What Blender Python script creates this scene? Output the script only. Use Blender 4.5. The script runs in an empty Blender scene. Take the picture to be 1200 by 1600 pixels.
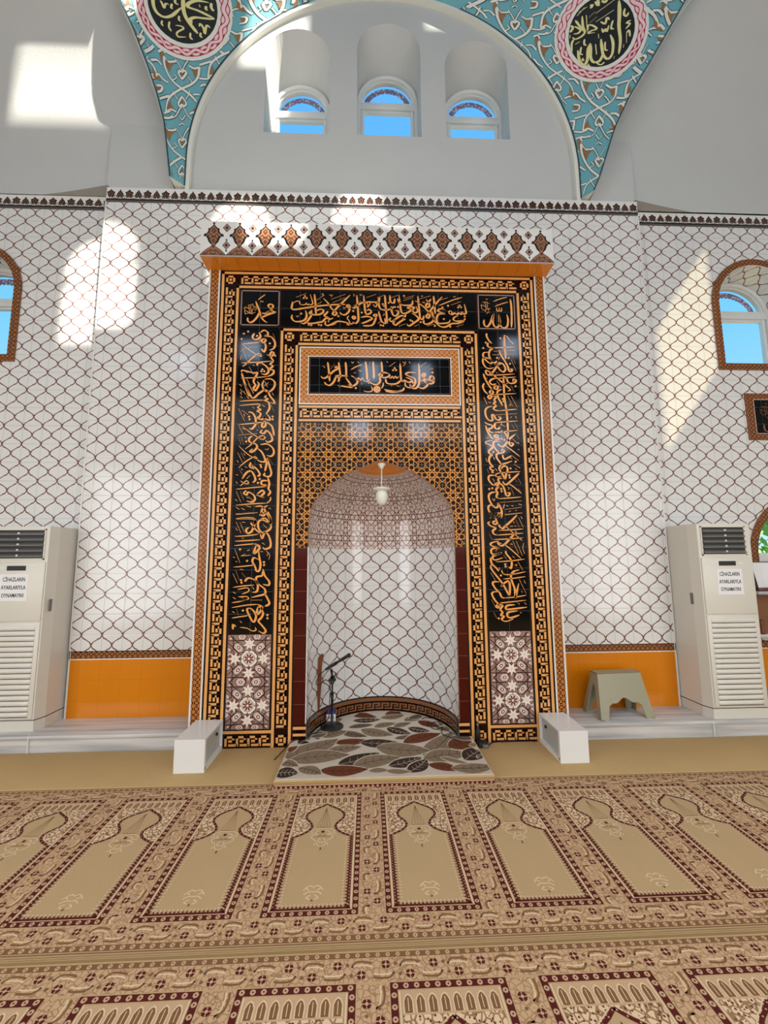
import bpy, bmesh, math, random
from math import sin, cos, pi, radians, sqrt
from mathutils import Vector, Matrix
from mathutils.geometry import tessellate_polygon
random.seed(4)
SC = bpy.context.scene
COL = SC.collection

# ------------------------------------------------------------------ camera
FPX = 641.2
cd = bpy.data.cameras.new('camera')
cam = bpy.data.objects.new('camera', cd); COL.objects.link(cam)
cam.location = (-0.1215, -3.8897, 1.6483)
P_, Y_, R_ = 0.117835, -0.0391327, 0.00658
Rz = Matrix.Rotation(Y_, 3, 'Z'); Rx = Matrix.Rotation(P_, 3, 'X'); Ry = Matrix(((cos(R_), 0, sin(R_)), (0, 1, 0), (-sin(R_), 0, cos(R_))))
B = Rz @ Rx @ Ry                                   # columns: right, forward, up
right, fwd, up = B.col[0], B.col[1], B.col[2]
M = Matrix((right, up, -fwd)).transposed().to_4x4(); M.translation = cam.location
cam.matrix_world = M
cd.sensor_fit = 'VERTICAL'; cd.sensor_height = 24.0; cd.lens = 24.0 * FPX / 1600.0
cd.clip_start = 0.05; cd.clip_end = 300
SC.camera = cam

# ------------------------------------------------------------------ light
def srgb(r, g, b, k=1.0):
    f = lambda c: (c / 255 / 12.92 if c / 255 <= .04045 else ((c / 255 + .055) / 1.055) ** 2.4) * k
    return (f(r), f(g), f(b), 1)
SC.view_settings.view_transform = 'Standard'; SC.view_settings.look = 'None'
SC.view_settings.gamma = 1; SC.view_settings.use_curve_mapping = False
SC.view_settings.exposure = 0.32
w = bpy.data.worlds.new('sky'); SC.world = w; w.use_nodes = True
nt = w.node_tree; bg = nt.nodes['Background']
tc = nt.nodes.new('ShaderNodeTexCoord'); sx = nt.nodes.new('ShaderNodeSeparateXYZ'); rp = nt.nodes.new('ShaderNodeValToRGB')
nt.links.new(tc.outputs['Generated'], sx.inputs[0]); nt.links.new(sx.outputs['Z'], rp.inputs[0]); nt.links.new(rp.outputs[0], bg.inputs[0])
rp.color_ramp.elements[0].position = 0.0; rp.color_ramp.elements[0].color = srgb(190, 235, 250)
rp.color_ramp.elements[1].position = 0.75; rp.color_ramp.elements[1].color = srgb(96, 178, 246)
e_ = rp.color_ramp.elements.new(0.42); e_.color = srgb(120, 200, 242)
bg.inputs[1].default_value = 0.92
SUN = Vector((-0.9, 1.0, -1.3)).normalized()       # where the sunlight travels
sl = bpy.data.lights.new('sun', 'SUN'); sl.energy = 16; sl.angle = radians(0.9); sl.color = (1, .95, .82)
so = bpy.data.objects.new('sun', sl); COL.objects.link(so); so.rotation_euler = SUN.to_track_quat('-Z', 'Y').to_euler(); so.location = (4, -8, 14)
def area(name, loc, aim, sx_, sy_, power, col=(1, 1, 1)):
    l = bpy.data.lights.new(name, 'AREA'); l.shape = 'RECTANGLE'; l.size = sx_; l.size_y = sy_; l.energy = power; l.color = col
    o = bpy.data.objects.new(name, l); COL.objects.link(o); o.location = loc
    o.rotation_euler = (Vector(aim) - Vector(loc)).to_track_quat('-Z', 'Y').to_euler(); return o
area('dome_fill', (0.1, -2.6, 9.0), (0.1, -2.4, 0), 3.6, 3.0, 12, (.97, .985, 1))  # added ambient fill under the dome opening
area('hall_fill', (0.0, -8.1, 3.0), (0.0, 0, 1.6), 12.0, 5.4, 90, (1, .985, .975))  # added broad fill behind the viewer
area('left_fill', (-6.1, -4.9, 2.0), (0.0, -1.2, 1.5), 5.0, 3.4, 215, (.98, .985, 1))  # added fill lamp at the unseen left wall
area('right_fill', (6.1, -4.9, 2.0), (0.0, -1.2, 1.5), 5.0, 3.4, 190, (1, .985, .96))  # added fill lamp at the unseen right wall
area('floor_fill', (0.0, -4.7, 4.6), (0.0, -4.5, 0), 8.0, 2.4, 95, (1, .985, .96))  # added overhead fill to brighten the carpets
for wx, wz in ((-.37, 5.6), (1.42, 5.6), (-.05, 7.4), (1.55, 7.4), (-3.73, 8.1), (4.37, 8.3), (3.83, 5.2), (7.36, 4.9), (-6.2, 8.0)):
    area('rear_window_daylight', (wx, -8.2, wz), (wx, 0, wz), .6, .62, 15, (.62, .78, 1))

# ------------------------------------------------------------------ node expressions
class E:
    nt = None
    def __init__(s, k): s.k = k
    @staticmethod
    def op(o, *a):
        n = E.nt.nodes.new('ShaderNodeMath'); n.operation = o
        for i, x in enumerate(a):
            if isinstance(x, E): E.nt.links.new(x.k, n.inputs[i])
            else: n.inputs[i].default_value = x
        return E(n.outputs[0])
    def __add__(s, o): return E.op('ADD', s, o)
    __radd__ = __add__
    def __sub__(s, o): return E.op('SUBTRACT', s, o)
    def __rsub__(s, o): return E.op('SUBTRACT', o, s)
    def __mul__(s, o): return E.op('MULTIPLY', s, o)
    __rmul__ = __mul__
    def __truediv__(s, o): return E.op('DIVIDE', s, o)
    def lt(s, o): return E.op('LESS_THAN', s, o)
def mn(*a):
    r = a[0]
    for x in a[1:]: r = E.op('MINIMUM', r, x)
    return r
def mx(*a):
    r = a[0]
    for x in a[1:]: r = E.op('MAXIMUM', r, x)
    return r
ab = lambda x: E.op('ABSOLUTE', x)
fr = lambda x: E.op('FRACT', x)
def ln(x, y): return E.op('SQRT', x * x + y * y)
def mixc(f, a, b):
    n = E.nt.nodes.new('ShaderNodeMix'); n.data_type = 'RGBA'
    for s, x in ((n.inputs[0], f), (n.inputs[6], a), (n.inputs[7], b)):
        if isinstance(x, E): E.nt.links.new(x.k, s)
        elif hasattr(x, 'is_output'): E.nt.links.new(x, s)
        else: s.default_value = x
    return n.outputs[2]
def noise(vec, scale, detail=3):
    n = E.nt.nodes.new('ShaderNodeTexNoise'); n.inputs['Scale'].default_value = scale; n.inputs['Detail'].default_value = detail
    if vec is not None: E.nt.links.new(vec, n.inputs['Vector'])
    return E(n.outputs[0])
def newmat(name, rough=.5, metal=0, spec=.5):
    m = bpy.data.materials.new(name); m.use_nodes = True; E.nt = m.node_tree
    p = E.nt.nodes['Principled BSDF']; p.inputs['Roughness'].default_value = rough; p.inputs['Metallic'].default_value = metal
    p.inputs['Specular IOR Level'].default_value = spec
    return m, p
def uvxy(scale=1.0):
    t = E.nt.nodes.new('ShaderNodeTexCoord'); s = E.nt.nodes.new('ShaderNodeSeparateXYZ'); E.nt.links.new(t.outputs['UV'], s.inputs[0])
    return E(s.outputs[0]) * scale, E(s.outputs[1]) * scale, t
def plain(name, c, rough=.5, metal=0, spec=.5, var=0.06, vs=8, bump=0):
    m, p = newmat(name, rough, metal, spec); t = E.nt.nodes.new('ShaderNodeTexCoord'); c = srgb(*c)
    f = noise(t.outputs['Object'], vs)
    E.nt.links.new(mixc(f, tuple(x * (1 - var) for x in c[:3]) + (1,), tuple(min(1, x * (1 + var)) for x in c[:3]) + (1,)), p.inputs['Base Color'])
    if bump:
        b = E.nt.nodes.new('ShaderNodeBump'); b.inputs['Strength'].default_value = bump; b.inputs['Distance'].default_value = .01
        E.nt.links.new(noise(t.outputs['Object'], vs * 12, 4).k, b.inputs['Height']); E.nt.links.new(b.outputs[0], p.inputs['Normal'])
    return m
def ogee_mat(name, ou, ov, ground=(228, 227, 225), line=(112, 70, 58), rough=.13):
    m, p = newmat(name, rough); u, v, t = uvxy()
    U = (u - ou) * 10.0; V = (v - ov) * 5.0                      # half cell .1 m wide, cell .2 m tall
    s = E.op('SINE', V * (2 * pi)) 
    s2 = E.op('COSINE', V * (2 * pi)); s = s2 * (1.15 - .15 * (s2 * s2))
    sh = s * .475
    wrap = lambda x: ab(fr(x * .5 + .5) - .5) * 2
    d = mn(wrap(U + .5 - sh + 0.5 - .5), wrap(U - .5 + sh + .5 - .5))
    sl_ = E.op('SINE', V * (2 * pi)) * (.47 * pi)
    d = d / E.op('SQRT', sl_ * sl_ + 1.0)
    nub = ab(fr(V * 4.0 + .25) - .5)                              # little barbs half way along each curve
    th = .05 + (nub.lt(.1)) * .032
    g = mn(ab(fr(u * 5 - ou * 5 + .5) - .5), ab(fr(v * 5 - ov * 5 + .5) - .5))
    c = mixc(g.lt(.0065), mixc(noise(t.outputs['UV'], 3), srgb(*ground), tuple(x * .96 for x in srgb(*ground)[:3]) + (1,)), srgb(150, 165, 158))
    c = mixc(d.lt(th), c, srgb(*line)); E.nt.links.new(c, p.inputs['Base Color'])
    b = E.nt.nodes.new('ShaderNodeBump'); b.inputs['Strength'].default_value = .25; b.inputs['Distance'].default_value = .002
    E.nt.links.new(mn(g * 30.0, 1.0).k, b.inputs['Height']); E.nt.links.new(b.outputs[0], p.inputs['Normal'])
    return m
def star_mat(name, ground, line, T=.2, ou=0, ov=0, lw=.022, fill=None, rough=.13, joint=True, spec=.5):
    m, p = newmat(name, rough, 0, spec); u, v, t = uvxy()
    x = ab(fr((u - ou) / T) - .5); y = ab(fr((v - ov) / T) - .5)
    a = mx(x, y); b = mn(x, y)
    lines = mn(ab(a - .11), ab(b - .11), ab(a + b - .155) * .707, ab(a - b - .155) * .707)
    pr = mn(ln(a - .365, b), ln(a - .25, b - .25)); cr = ln(a - .5, b - .5)
    lines = mx(lines, (.118 - pr)); lines = mx(lines, (.165 - cr)); lines = mx(lines, .085 - ln(a, b))
    lines = mx(lines, mn(pr - .14, .0) * 0.0 + lines)
    d = mn(lines, ab(pr - .122) * 1.15, ab(cr - .17))
    base = srgb(*ground)
    c = mixc(mn(pr, cr - .05).lt(.12), srgb(*(fill or ground)), base)
    c = mixc(d.lt(lw), c, srgb(*line))
    if joint: c = mixc(mn(.5 - a, .5 - b).lt(.006), c, srgb(120, 135, 130))
    E.nt.links.new(c, p.inputs['Base Color']); return m
def dot_mat(name, ground, dot, P=.03, r=.26, rough=.16):
    m, p = newmat(name, rough); u, v, t = uvxy()
    x = fr(u / P) - .5; y = fr(v / P) - .5; x2 = fr(u / P + .5) - .5; y2 = fr(v / P + .5) - .5
    d = mn(ln(x, y), ln(x2, y2)); g = mn(ab(x), ab(y), ab(ab(x) - ab(y)) * .7)
    c = mixc(g.lt(.038), srgb(*ground), srgb(*dot))
    c = mixc(d.lt(r), c, srgb(*dot)); c = mixc(d.lt(r * .5), c, srgb(*ground))
    E.nt.links.new(c, p.inputs['Base Color']); return m
def tiled(name, c, T=.2, ou=0, ov=.17, rough=.12, joint=(90, 100, 98), var=.05, spec=.5):
    m, p = newmat(name, rough, 0, spec); u, v, t = uvxy()
    g = mn(ab(fr((u - ou) / T + .5) - .5), ab(fr((v - ov) / T + .5) - .5))
    cc = srgb(*c); base = mixc(noise(t.outputs['UV'], 2.5), tuple(x * (1 - var) for x in cc[:3]) + (1,), tuple(x * (1 + var) for x in cc[:3]) + (1,))
    E.nt.links.new(mixc(g.lt(.008), base, srgb(*joint)), p.inputs['Base Color']); return m
def fabric(name, c, var=.14, vs=260, rough=.95):
    m, p = newmat(name, rough, 0, .15); t = E.nt.nodes.new('ShaderNodeTexCoord'); c = srgb(*c)
    f = noise(t.outputs['Object'], vs, 2); f2 = noise(t.outputs['Object'], 2.5, 4)
    k = lambda q: tuple(min(1, x * q) for x in c[:3]) + (1,)
    cc = mixc(f, k(1 - var), k(1 + var)); cc = mixc(f2 * .5, cc, k(.82)); E.nt.links.new(cc, p.inputs['Base Color'])
    b = E.nt.nodes.new('ShaderNodeBump'); b.inputs['Strength'].default_value = .5; b.inputs['Distance'].default_value = .004
    E.nt.links.new(f.k, b.inputs['Height']); E.nt.links.new(b.outputs[0], p.inputs['Normal']); return m

M_ = {}
M_['ogee_main'] = ogee_mat('ogee tile', .04, .135)
M_['ogee_side'] = ogee_mat('ogee tile aisle', 0, .105)
M_['ogee_niche'] = ogee_mat('ogee tile niche', .01, .175)
M_['star_gold'] = star_mat('star lattice tile', (38, 10, 6), (226, 154, 76), T=.2, ou=0, ov=-.03 + .2, lw=.014, fill=(8, 3, 3), spec=.22, rough=.08)
M_['star_dome'] = star_mat('niche dome tile', (216, 198, 190), (112, 72, 58), T=.2, ou=.11, ov=1.775, lw=.017, fill=(232, 218, 212))
M_['star_gold2'] = dot_mat('fine star frame tile', (134, 50, 12), (244, 178, 98), .05, .25)
M_['star_small'] = dot_mat('small star border tile', (78, 20, 6), (222, 150, 72), .05, .2)
M_['star_dark'] = dot_mat('dark star border tile', (38, 13, 8), (196, 124, 66), .05, .19)
M_['plaster'] = plain('white plaster', (196, 197, 195), .75, var=.03, vs=3, bump=.12)
M_['plaster_shade'] = plain('shaded grey render', (150, 146, 138), .8, var=.03)  # grey render of the ledge underside, darkened to imitate its shade
M_['white'] = plain('white glaze', (228, 226, 222), .2, var=.02)
M_['pvc'] = plain('window frame plastic', (222, 224, 222), .3, var=.02)
M_['keybg'] = tiled('maroon black tile', (28, 8, 5), joint=(60, 50, 44), spec=.22, rough=.08)
M_['black'] = tiled('black tile', (6, 6, 8), joint=(72, 82, 84), spec=.22, rough=.07)
M_['maroon'] = tiled('dark red tile', (72, 17, 9), joint=(120, 92, 84), rough=.07, spec=.25)
M_['gold'] = plain('gold ochre glaze', (230, 166, 98), .16, var=.08, vs=5)
M_['script'] = plain('gold script glaze', (240, 164, 86), .16, var=.1, vs=6)
M_['orange'] = tiled('orange tile', (216, 128, 16), T=.2, ou=.04, ov=.105, joint=(200, 114, 16), rough=.2, spec=.3)
M_['soffit'] = tiled('ochre tile', (226, 138, 36), T=.2, ou=0, ov=5, joint=(150, 84, 16), rough=.2)
M_['brown'] = plain('brown glaze', (132, 88, 56), .2)
M_['palm_dark'] = plain('near black glaze', (34, 24, 22), .2)
M_['palm'] = plain('palmette brown glaze', (150, 104, 76), .2)
M_['corn_brown'] = plain('cornice brown glaze', (92, 60, 46), .2)
M_['corn_grey'] = plain('cornice grey glaze', (92, 86, 84), .2)
M_['teal'] = plain('teal paint', (106, 170, 182), .7, var=.05)
M_['tealdark'] = plain('dark outline paint', (40, 62, 66), .7)
M_['whitep'] = plain('white paint', (226, 226, 216), .7, var=.02)
M_['leafbrown'] = plain('ochre leaf paint', (150, 106, 62), .7)
M_['red'] = plain('crimson paint', (172, 34, 62), .7)
M_['pinkw'] = plain('pale pink paint', (238, 204, 208), .7)
M_['blackp'] = plain('black paint', (14, 13, 18), .55)
M_['cream'] = plain('pale yellow script paint', (226, 218, 150), .6)
M_['mauve'] = plain('mauve tile', (158, 128, 118), .16)
M_['mauve2'] = plain('lilac grey tile', (196, 168, 162), .16)
M_['starw'] = plain('warm white tile', (236, 226, 212), .16)
M_['outline'] = plain('dark plum line tile', (56, 22, 22), .16)
M_['rosy'] = plain('old rose tile', (126, 70, 66), .16)
# marble
m, p = newmat('streaked marble', .18); t = E.nt.nodes.new('ShaderNodeTexCoord'); mp = E.nt.nodes.new('ShaderNodeMapping')
mp.inputs['Scale'].default_value = (.5, 7, 9); E.nt.links.new(t.outputs['Object'], mp.inputs[0])
E.nt.links.new(mixc(E.op('POWER', noise(mp.outputs[0], 2.2, 6), 2.2) * 2.2, srgb(230, 228, 224), srgb(168, 168, 170)), p.inputs['Base Color']); M_['marble'] = m
m, p = newmat('clear glass', .02); p.inputs['Transmission Weight'].default_value = 1; p.inputs['IOR'].default_value = 1.02; p.inputs['Base Color'].default_value = (.96, .98, 1, 1); M_['glass'] = m
m, p = newmat('lace edge', .6); t = E.nt.nodes.new('ShaderNodeTexCoord'); vo = E.nt.nodes.new('ShaderNodeTexVoronoi'); vo.inputs['Scale'].default_value = 28
E.nt.links.new(t.outputs['Object'], vo.inputs['Vector']); E.nt.links.new(mixc(E(vo.outputs['Distance']).lt(.42), srgb(128, 118, 150), srgb(206, 196, 210)), p.inputs['Base Color']); M_['lilac_arc'] = m
m, p = newmat('thin curtain', .9); E.nt.nodes.remove(p); tb = E.nt.nodes.new('ShaderNodeBsdfTransparent'); tb.inputs[0].default_value = (.16, .145, .10, 1); E.nt.links.new(tb.outputs[0], E.nt.nodes['Material Output'].inputs[0]); M_['sunfilter'] = m  # unseen filter pane, added to dim and yellow one sun patch
# textiles
M_['rug'] = fabric('beige pile', (204, 174, 132))
M_['rugplain'] = fabric('plain tan pile', (202, 170, 120), vs=180)
M_['rugdark'] = fabric('maroon pile', (96, 36, 34))
M_['rugbrown'] = fabric('brown pile', (140, 102, 70))
M_['rugtaupe'] = fabric('olive tan pile', (164, 134, 92))
M_['rugcream'] = fabric('cream pile', (240, 214, 176))
M_['rugpink'] = fabric('rose beige pile', (214, 178, 142))
m, p = newmat('speckled pile', .95, 0, .15); t = E.nt.nodes.new('ShaderNodeTexCoord')
vo = E.nt.nodes.new('ShaderNodeTexVoronoi'); vo.inputs['Scale'].default_value = 62; E.nt.links.new(t.outputs['Object'], vo.inputs['Vector'])
vo2 = E.nt.nodes.new('ShaderNodeTexVoronoi'); vo2.feature = 'DISTANCE_TO_EDGE'; vo2.inputs['Scale'].default_value = 34; E.nt.links.new(t.outputs['Object'], vo2.inputs['Vector'])
c = mixc(E(vo2.outputs['Distance']).lt(.09), srgb(234, 206, 170), srgb(160, 126, 92)); c = mixc(E(vo.outputs['Distance']).lt(.3), c, srgb(112, 66, 52)); E.nt.links.new(c, p.inputs['Base Color']); M_['rugspeck'] = m
m, p = newmat('lane pile', .95, 0, .15); t = E.nt.nodes.new('ShaderNodeTexCoord')
vo = E.nt.nodes.new('ShaderNodeTexVoronoi'); vo.feature = 'DISTANCE_TO_EDGE'; vo.inputs['Scale'].default_value = 40; E.nt.links.new(t.outputs['Object'], vo.inputs['Vector'])
vo2 = E.nt.nodes.new('ShaderNodeTexVoronoi'); vo2.inputs['Scale'].default_value = 48; E.nt.links.new(t.outputs['Object'], vo2.inputs['Vector'])
c = mixc(E(vo.outputs['Distance']).lt(.075), srgb(208, 172, 136), srgb(172, 138, 102)); c = mixc(E(vo2.outputs['Distance']).lt(.16), c, srgb(146, 104, 82)); E.nt.links.new(c, p.inputs['Base Color']); M_['ruglane'] = m
M_['leafT'] = fabric('taupe leaf pile', (142, 122, 100), .12, 120); M_['leafD'] = fabric('dark leaf pile', (66, 50, 42), .15, 120)
M_['leafR'] = fabric('rust leaf pile', (116, 64, 40), .15, 120); M_['leafG'] = fabric('grey leaf pile', (116, 98, 82), .15, 120)
M_['leafbg'] = fabric('ivory pile', (212, 200, 184), .08, 120); M_['vein'] = fabric('dark vein pile', (52, 36, 30), .1, 120); M_['veinl'] = fabric('light vein pile', (190, 176, 158), .1, 120)
# others
M_['ac'] = plain('cream casing plastic', (218, 214, 202), .38, var=.02)
M_['ac2'] = plain('cream louvre plastic', (226, 222, 212), .3, var=.02)
M_['acdark'] = plain('grille black plastic', (22, 21, 20), .5)
M_['acgrey'] = plain('grille grey plastic', (112, 110, 104), .4)
M_['paper'] = plain('white paper', (236, 236, 236), .8, var=.01)
M_['ink'] = plain('black ink', (24, 24, 26), .7)
M_['boxw'] = plain('white lacquer', (232, 232, 230), .18, var=.01)
M_['boxin'] = plain('pale grey lacquer', (176, 182, 182), .3, var=.02)
M_['blk'] = plain('matt black metal', (20, 20, 21), .42)
M_['rubber'] = plain('black rubber', (26, 25, 25), .6)
M_['stool'] = plain('olive grey plastic', (152, 148, 122), .36, var=.02)
M_['wood'] = plain('dark varnished wood', (120, 66, 36), .4, var=.25, vs=14)
M_['opal'] = plain('opal glass', (232, 234, 222), .25, var=.01)
M_['blue'] = plain('blue print', (44, 54, 132), .5); M_['redp'] = plain('red print', (190, 60, 60), .5)
M_['yellow'] = plain('neon yellow', (214, 232, 70), .6); M_['green'] = plain('leafy green', (128, 176, 92), .8, var=.4, vs=9)
M_['book'] = plain('dark red cover', (84, 34, 34), .4)

# ------------------------------------------------------------------ mesh builder
def tag(o, label=None, cat=None, group=None, kind=None):
    if label: o['label'] = label
    if cat: o['category'] = cat
    if group: o['group'] = group
    if kind: o['kind'] = kind
    return o
def empty(name, loc, label, cat, group=None, rz=0):
    o = bpy.data.objects.new(name, None); COL.objects.link(o); o.location = loc; o.rotation_euler.z = rz; o.empty_display_size = .1
    return tag(o, label, cat, group)
def cat(P, n=5, closed=False):
    out = []; L = len(P); d = len(P[0])
    rng = range(L if closed else L - 1)
    for i in rng:
        g = (lambda k: P[k % L]) if closed else (lambda k: P[max(0, min(L - 1, k))])
        p0, a, b, p3 = g(i - 1), g(i), g(i + 1), g(i + 2)
        for k in range(n):
            t_ = k / n
            out.append(tuple(.5 * ((2 * a[j]) + (-p0[j] + b[j]) * t_ + (2 * p0[j] - 5 * a[j] + 4 * b[j] - p3[j]) * t_ * t_ + (-p0[j] + 3 * a[j] - 3 * b[j] + p3[j]) * t_ ** 3) for j in range(d)))
    if not closed: out.append(tuple(P[-1]))
    return out
class MB:
    def __init__(s): s.v = []; s.f = []; s.m = []; s.uv = []; s.mats = []; s.sm = []
    def mi(s, m):
        if m not in s.mats: s.mats.append(m)
        return s.mats.index(m)
    def face(s, P, m, uv=None, sm=False):
        i = len(s.v); s.v += [tuple(q) for q in P]; s.f.append(tuple(range(i, i + len(P)))); s.m.append(s.mi(m)); s.uv.append(uv); s.sm.append(sm)
    def grid(s, fn, nu, nv, m, uvf=None, sm=True, flip=False, mf=None):
        i0 = len(s.v)
        for j in range(nv + 1):
            for i in range(nu + 1): s.v.append(tuple(fn(i / nu, j / nv)))
        for j in range(nv):
            for i in range(nu):
                q = [i0 + j * (nu + 1) + i, i0 + j * (nu + 1) + i + 1, i0 + (j + 1) * (nu + 1) + i + 1, i0 + (j + 1) * (nu + 1) + i]
                U = [uvf(a / nu, b / nv) for a, b in ((i, j), (i + 1, j), (i + 1, j + 1), (i, j + 1))] if uvf else None
                if flip: q = q[::-1]; U = U[::-1] if U else None
                s.f.append(tuple(q)); s.m.append(s.mi(mf(j / nv) if mf else m)); s.uv.append(U); s.sm.append(sm)
    def box(s, a, b, m, uvo=None):
        x0, y0, z0 = a; x1, y1, z1 = b
        c = [(x0, y0, z0), (x1, y0, z0), (x1, y1, z0), (x0, y1, z0), (x0, y0, z1), (x1, y0, z1), (x1, y1, z1), (x0, y1, z1)]
        for q in ((3, 2, 1, 0), (4, 5, 6, 7), (0, 1, 5, 4), (1, 2, 6, 5), (2, 3, 7, 6), (3, 0, 4, 7)): s.face([c[k] for k in q], m)
    def rbox(s, a, b, m, r=.01, n=2):
        bm = bmesh.new(); bmesh.ops.create_cube(bm, size=1)
        for v in bm.verts: v.co = Vector([(a[k] + b[k]) / 2 + v.co[k] * (b[k] - a[k]) for k in range(3)])
        bmesh.ops.bevel(bm, geom=bm.edges[:], offset=r, segments=n, profile=.5, affect='EDGES')
        s.bm(bm, m)
    def bm(s, bm, m, mw=None):
        i0 = len(s.v); bm.verts.ensure_lookup_table()
        for v in bm.verts: s.v.append(tuple(mw @ v.co if mw else v.co))
        for f in bm.faces: s.f.append(tuple(i0 + v.index for v in f.verts)); s.m.append(s.mi(m)); s.uv.append(None); s.sm.append(True)
        bm.free()
    def lathe(s, c, prof, m, n=24, axis='z'):
        def fn(u, v):
            k = v * (len(prof) - 1); i = min(int(k + 1e-6), len(prof) - 2); t_ = k - i
            r = prof[i][0] * (1 - t_) + prof[i + 1][0] * t_; h = prof[i][1] * (1 - t_) + prof[i + 1][1] * t_
            a = u * 2 * pi
            if axis == 'z': return (c[0] + r * cos(a), c[1] + r * sin(a), c[2] + h)
            if axis == 'y': return (c[0] + r * cos(a), c[1] + h, c[2] - r * sin(a))
            return (c[0] + h, c[1] + r * cos(a), c[2] + r * sin(a))
        s.grid(fn, n, len(prof) - 1, m)
    def tube(s, P, r, m, n=8, smooth=0):
        if smooth: P = cat(P, smooth)
        P = [Vector(q) for q in P]; rings = []
        for i, q in enumerate(P):
            d = (P[min(i + 1, len(P) - 1)] - P[max(i - 1, 0)]).normalized()
            a = d.cross(Vector((0, 0, 1))); 
            if a.length < .05: a = d.cross(Vector((1, 0, 0)))
            a.normalize(); b = d.cross(a); rr = r(i / (len(P) - 1)) if callable(r) else r
            rings.append([q + (a * cos(t_) + b * sin(t_)) * rr for t_ in [2 * pi * k / n for k in range(n)]])
        i0 = len(s.v)
        for R in rings: s.v += [tuple(q) for q in R]
        for j in range(len(rings) - 1):
            for k in range(n):
                s.f.append((i0 + j * n + k, i0 + j * n + (k + 1) % n, i0 + (j + 1) * n + (k + 1) % n, i0 + (j + 1) * n + k)); s.m.append(s.mi(m)); s.uv.append(None); s.sm.append(True)
        for R, o in ((0, 1), (len(rings) - 1, 0)):
            q = [i0 + R * n + k for k in range(n)]; s.f.append(tuple(q if o else q[::-1])); s.m.append(s.mi(m)); s.uv.append(None); s.sm.append(False)
    def holes(s, loops, fn, m, uvf=None):
        tri = tessellate_polygon([[Vector((a, b, 0)) for a, b in L] for L in loops]); flat = [q for L in loops for q in L]
        for t_ in tri:
            a, b, c = [flat[k] for k in t_]
            if (b[0] - a[0]) * (c[1] - a[1]) - (b[1] - a[1]) * (c[0] - a[0]) < 0: b, c = c, b
            s.face([fn(*a), fn(*b), fn(*c)], m, [uvf(*q) for q in (a, b, c)] if uvf else None)
    def build(s, name, parent=None, sharp=None):
        me = bpy.data.meshes.new(name); me.from_pydata(s.v, [], s.f); me.update()
        for k in s.mats: me.materials.append(M_[k])
        me.polygons.foreach_set('material_index', s.m); me.polygons.foreach_set('use_smooth', s.sm)
        uvl = me.uv_layers.new(name='UVMap')
        for f, U in zip(me.polygons, s.uv):
            n = f.normal
            for k, li in enumerate(f.loop_indices):
                if U: uvl.data[li].uv = U[k]
                else:
                    c = me.vertices[me.loops[li].vertex_index].co
                    uvl.data[li].uv = (c.x, c.z) if abs(n.y) >= max(abs(n.x), abs(n.z)) - 1e-4 else ((c.y + c.x, c.z) if abs(n.x) > abs(n.z) else (c.x, c.y))
        if sharp: me.set_sharp_from_angle(angle=radians(sharp))
        o = bpy.data.objects.new(name, me); COL.objects.link(o)
        if parent:
            o.parent = parent
            p_ = parent; off = Vector((0, 0, 0))
        return o
def build_local(mb, name, parent, **k):                # mesh given in room coordinates, stored relative to its unrotated parent chain
    off = Vector((0, 0, 0)); p_ = parent
    while p_: off += p_.location; p_ = p_.parent
    mb.v = [(a - off.x, b - off.y, c - off.z) for a, b, c in mb.v]
    for i, U in enumerate(mb.uv):
        if U is None:
            P = [Vector(mb.v[q]) + off for q in mb.f[i]]; n = Vector((0, 0, 0))
            for q in range(len(P)): n += P[q].cross(P[(q + 1) % len(P)])
            n.normalize() if n.length > 0 else None
            mb.uv[i] = [((c.x, c.z) if abs(n.y) >= max(abs(n.x), abs(n.z)) - 1e-4 else ((c.y + c.x, c.z) if abs(n.x) > abs(n.z) else (c.x, c.y))) for c in P]
    return mb.build(name, parent, **k)
def struct(mb, name, parent=None, **k):
    o = mb.build(name, parent, **k); o['kind'] = 'structure'; return o
def archloop(cx, hw, z0, spring, rz=None, n=20):
    rz = hw if rz is None else rz
    return [(cx - hw, z0), (cx + hw, z0)] + [(cx + hw * cos(pi * k / n), spring + rz * sin(pi * k / n)) for k in range(n + 1)]
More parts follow.
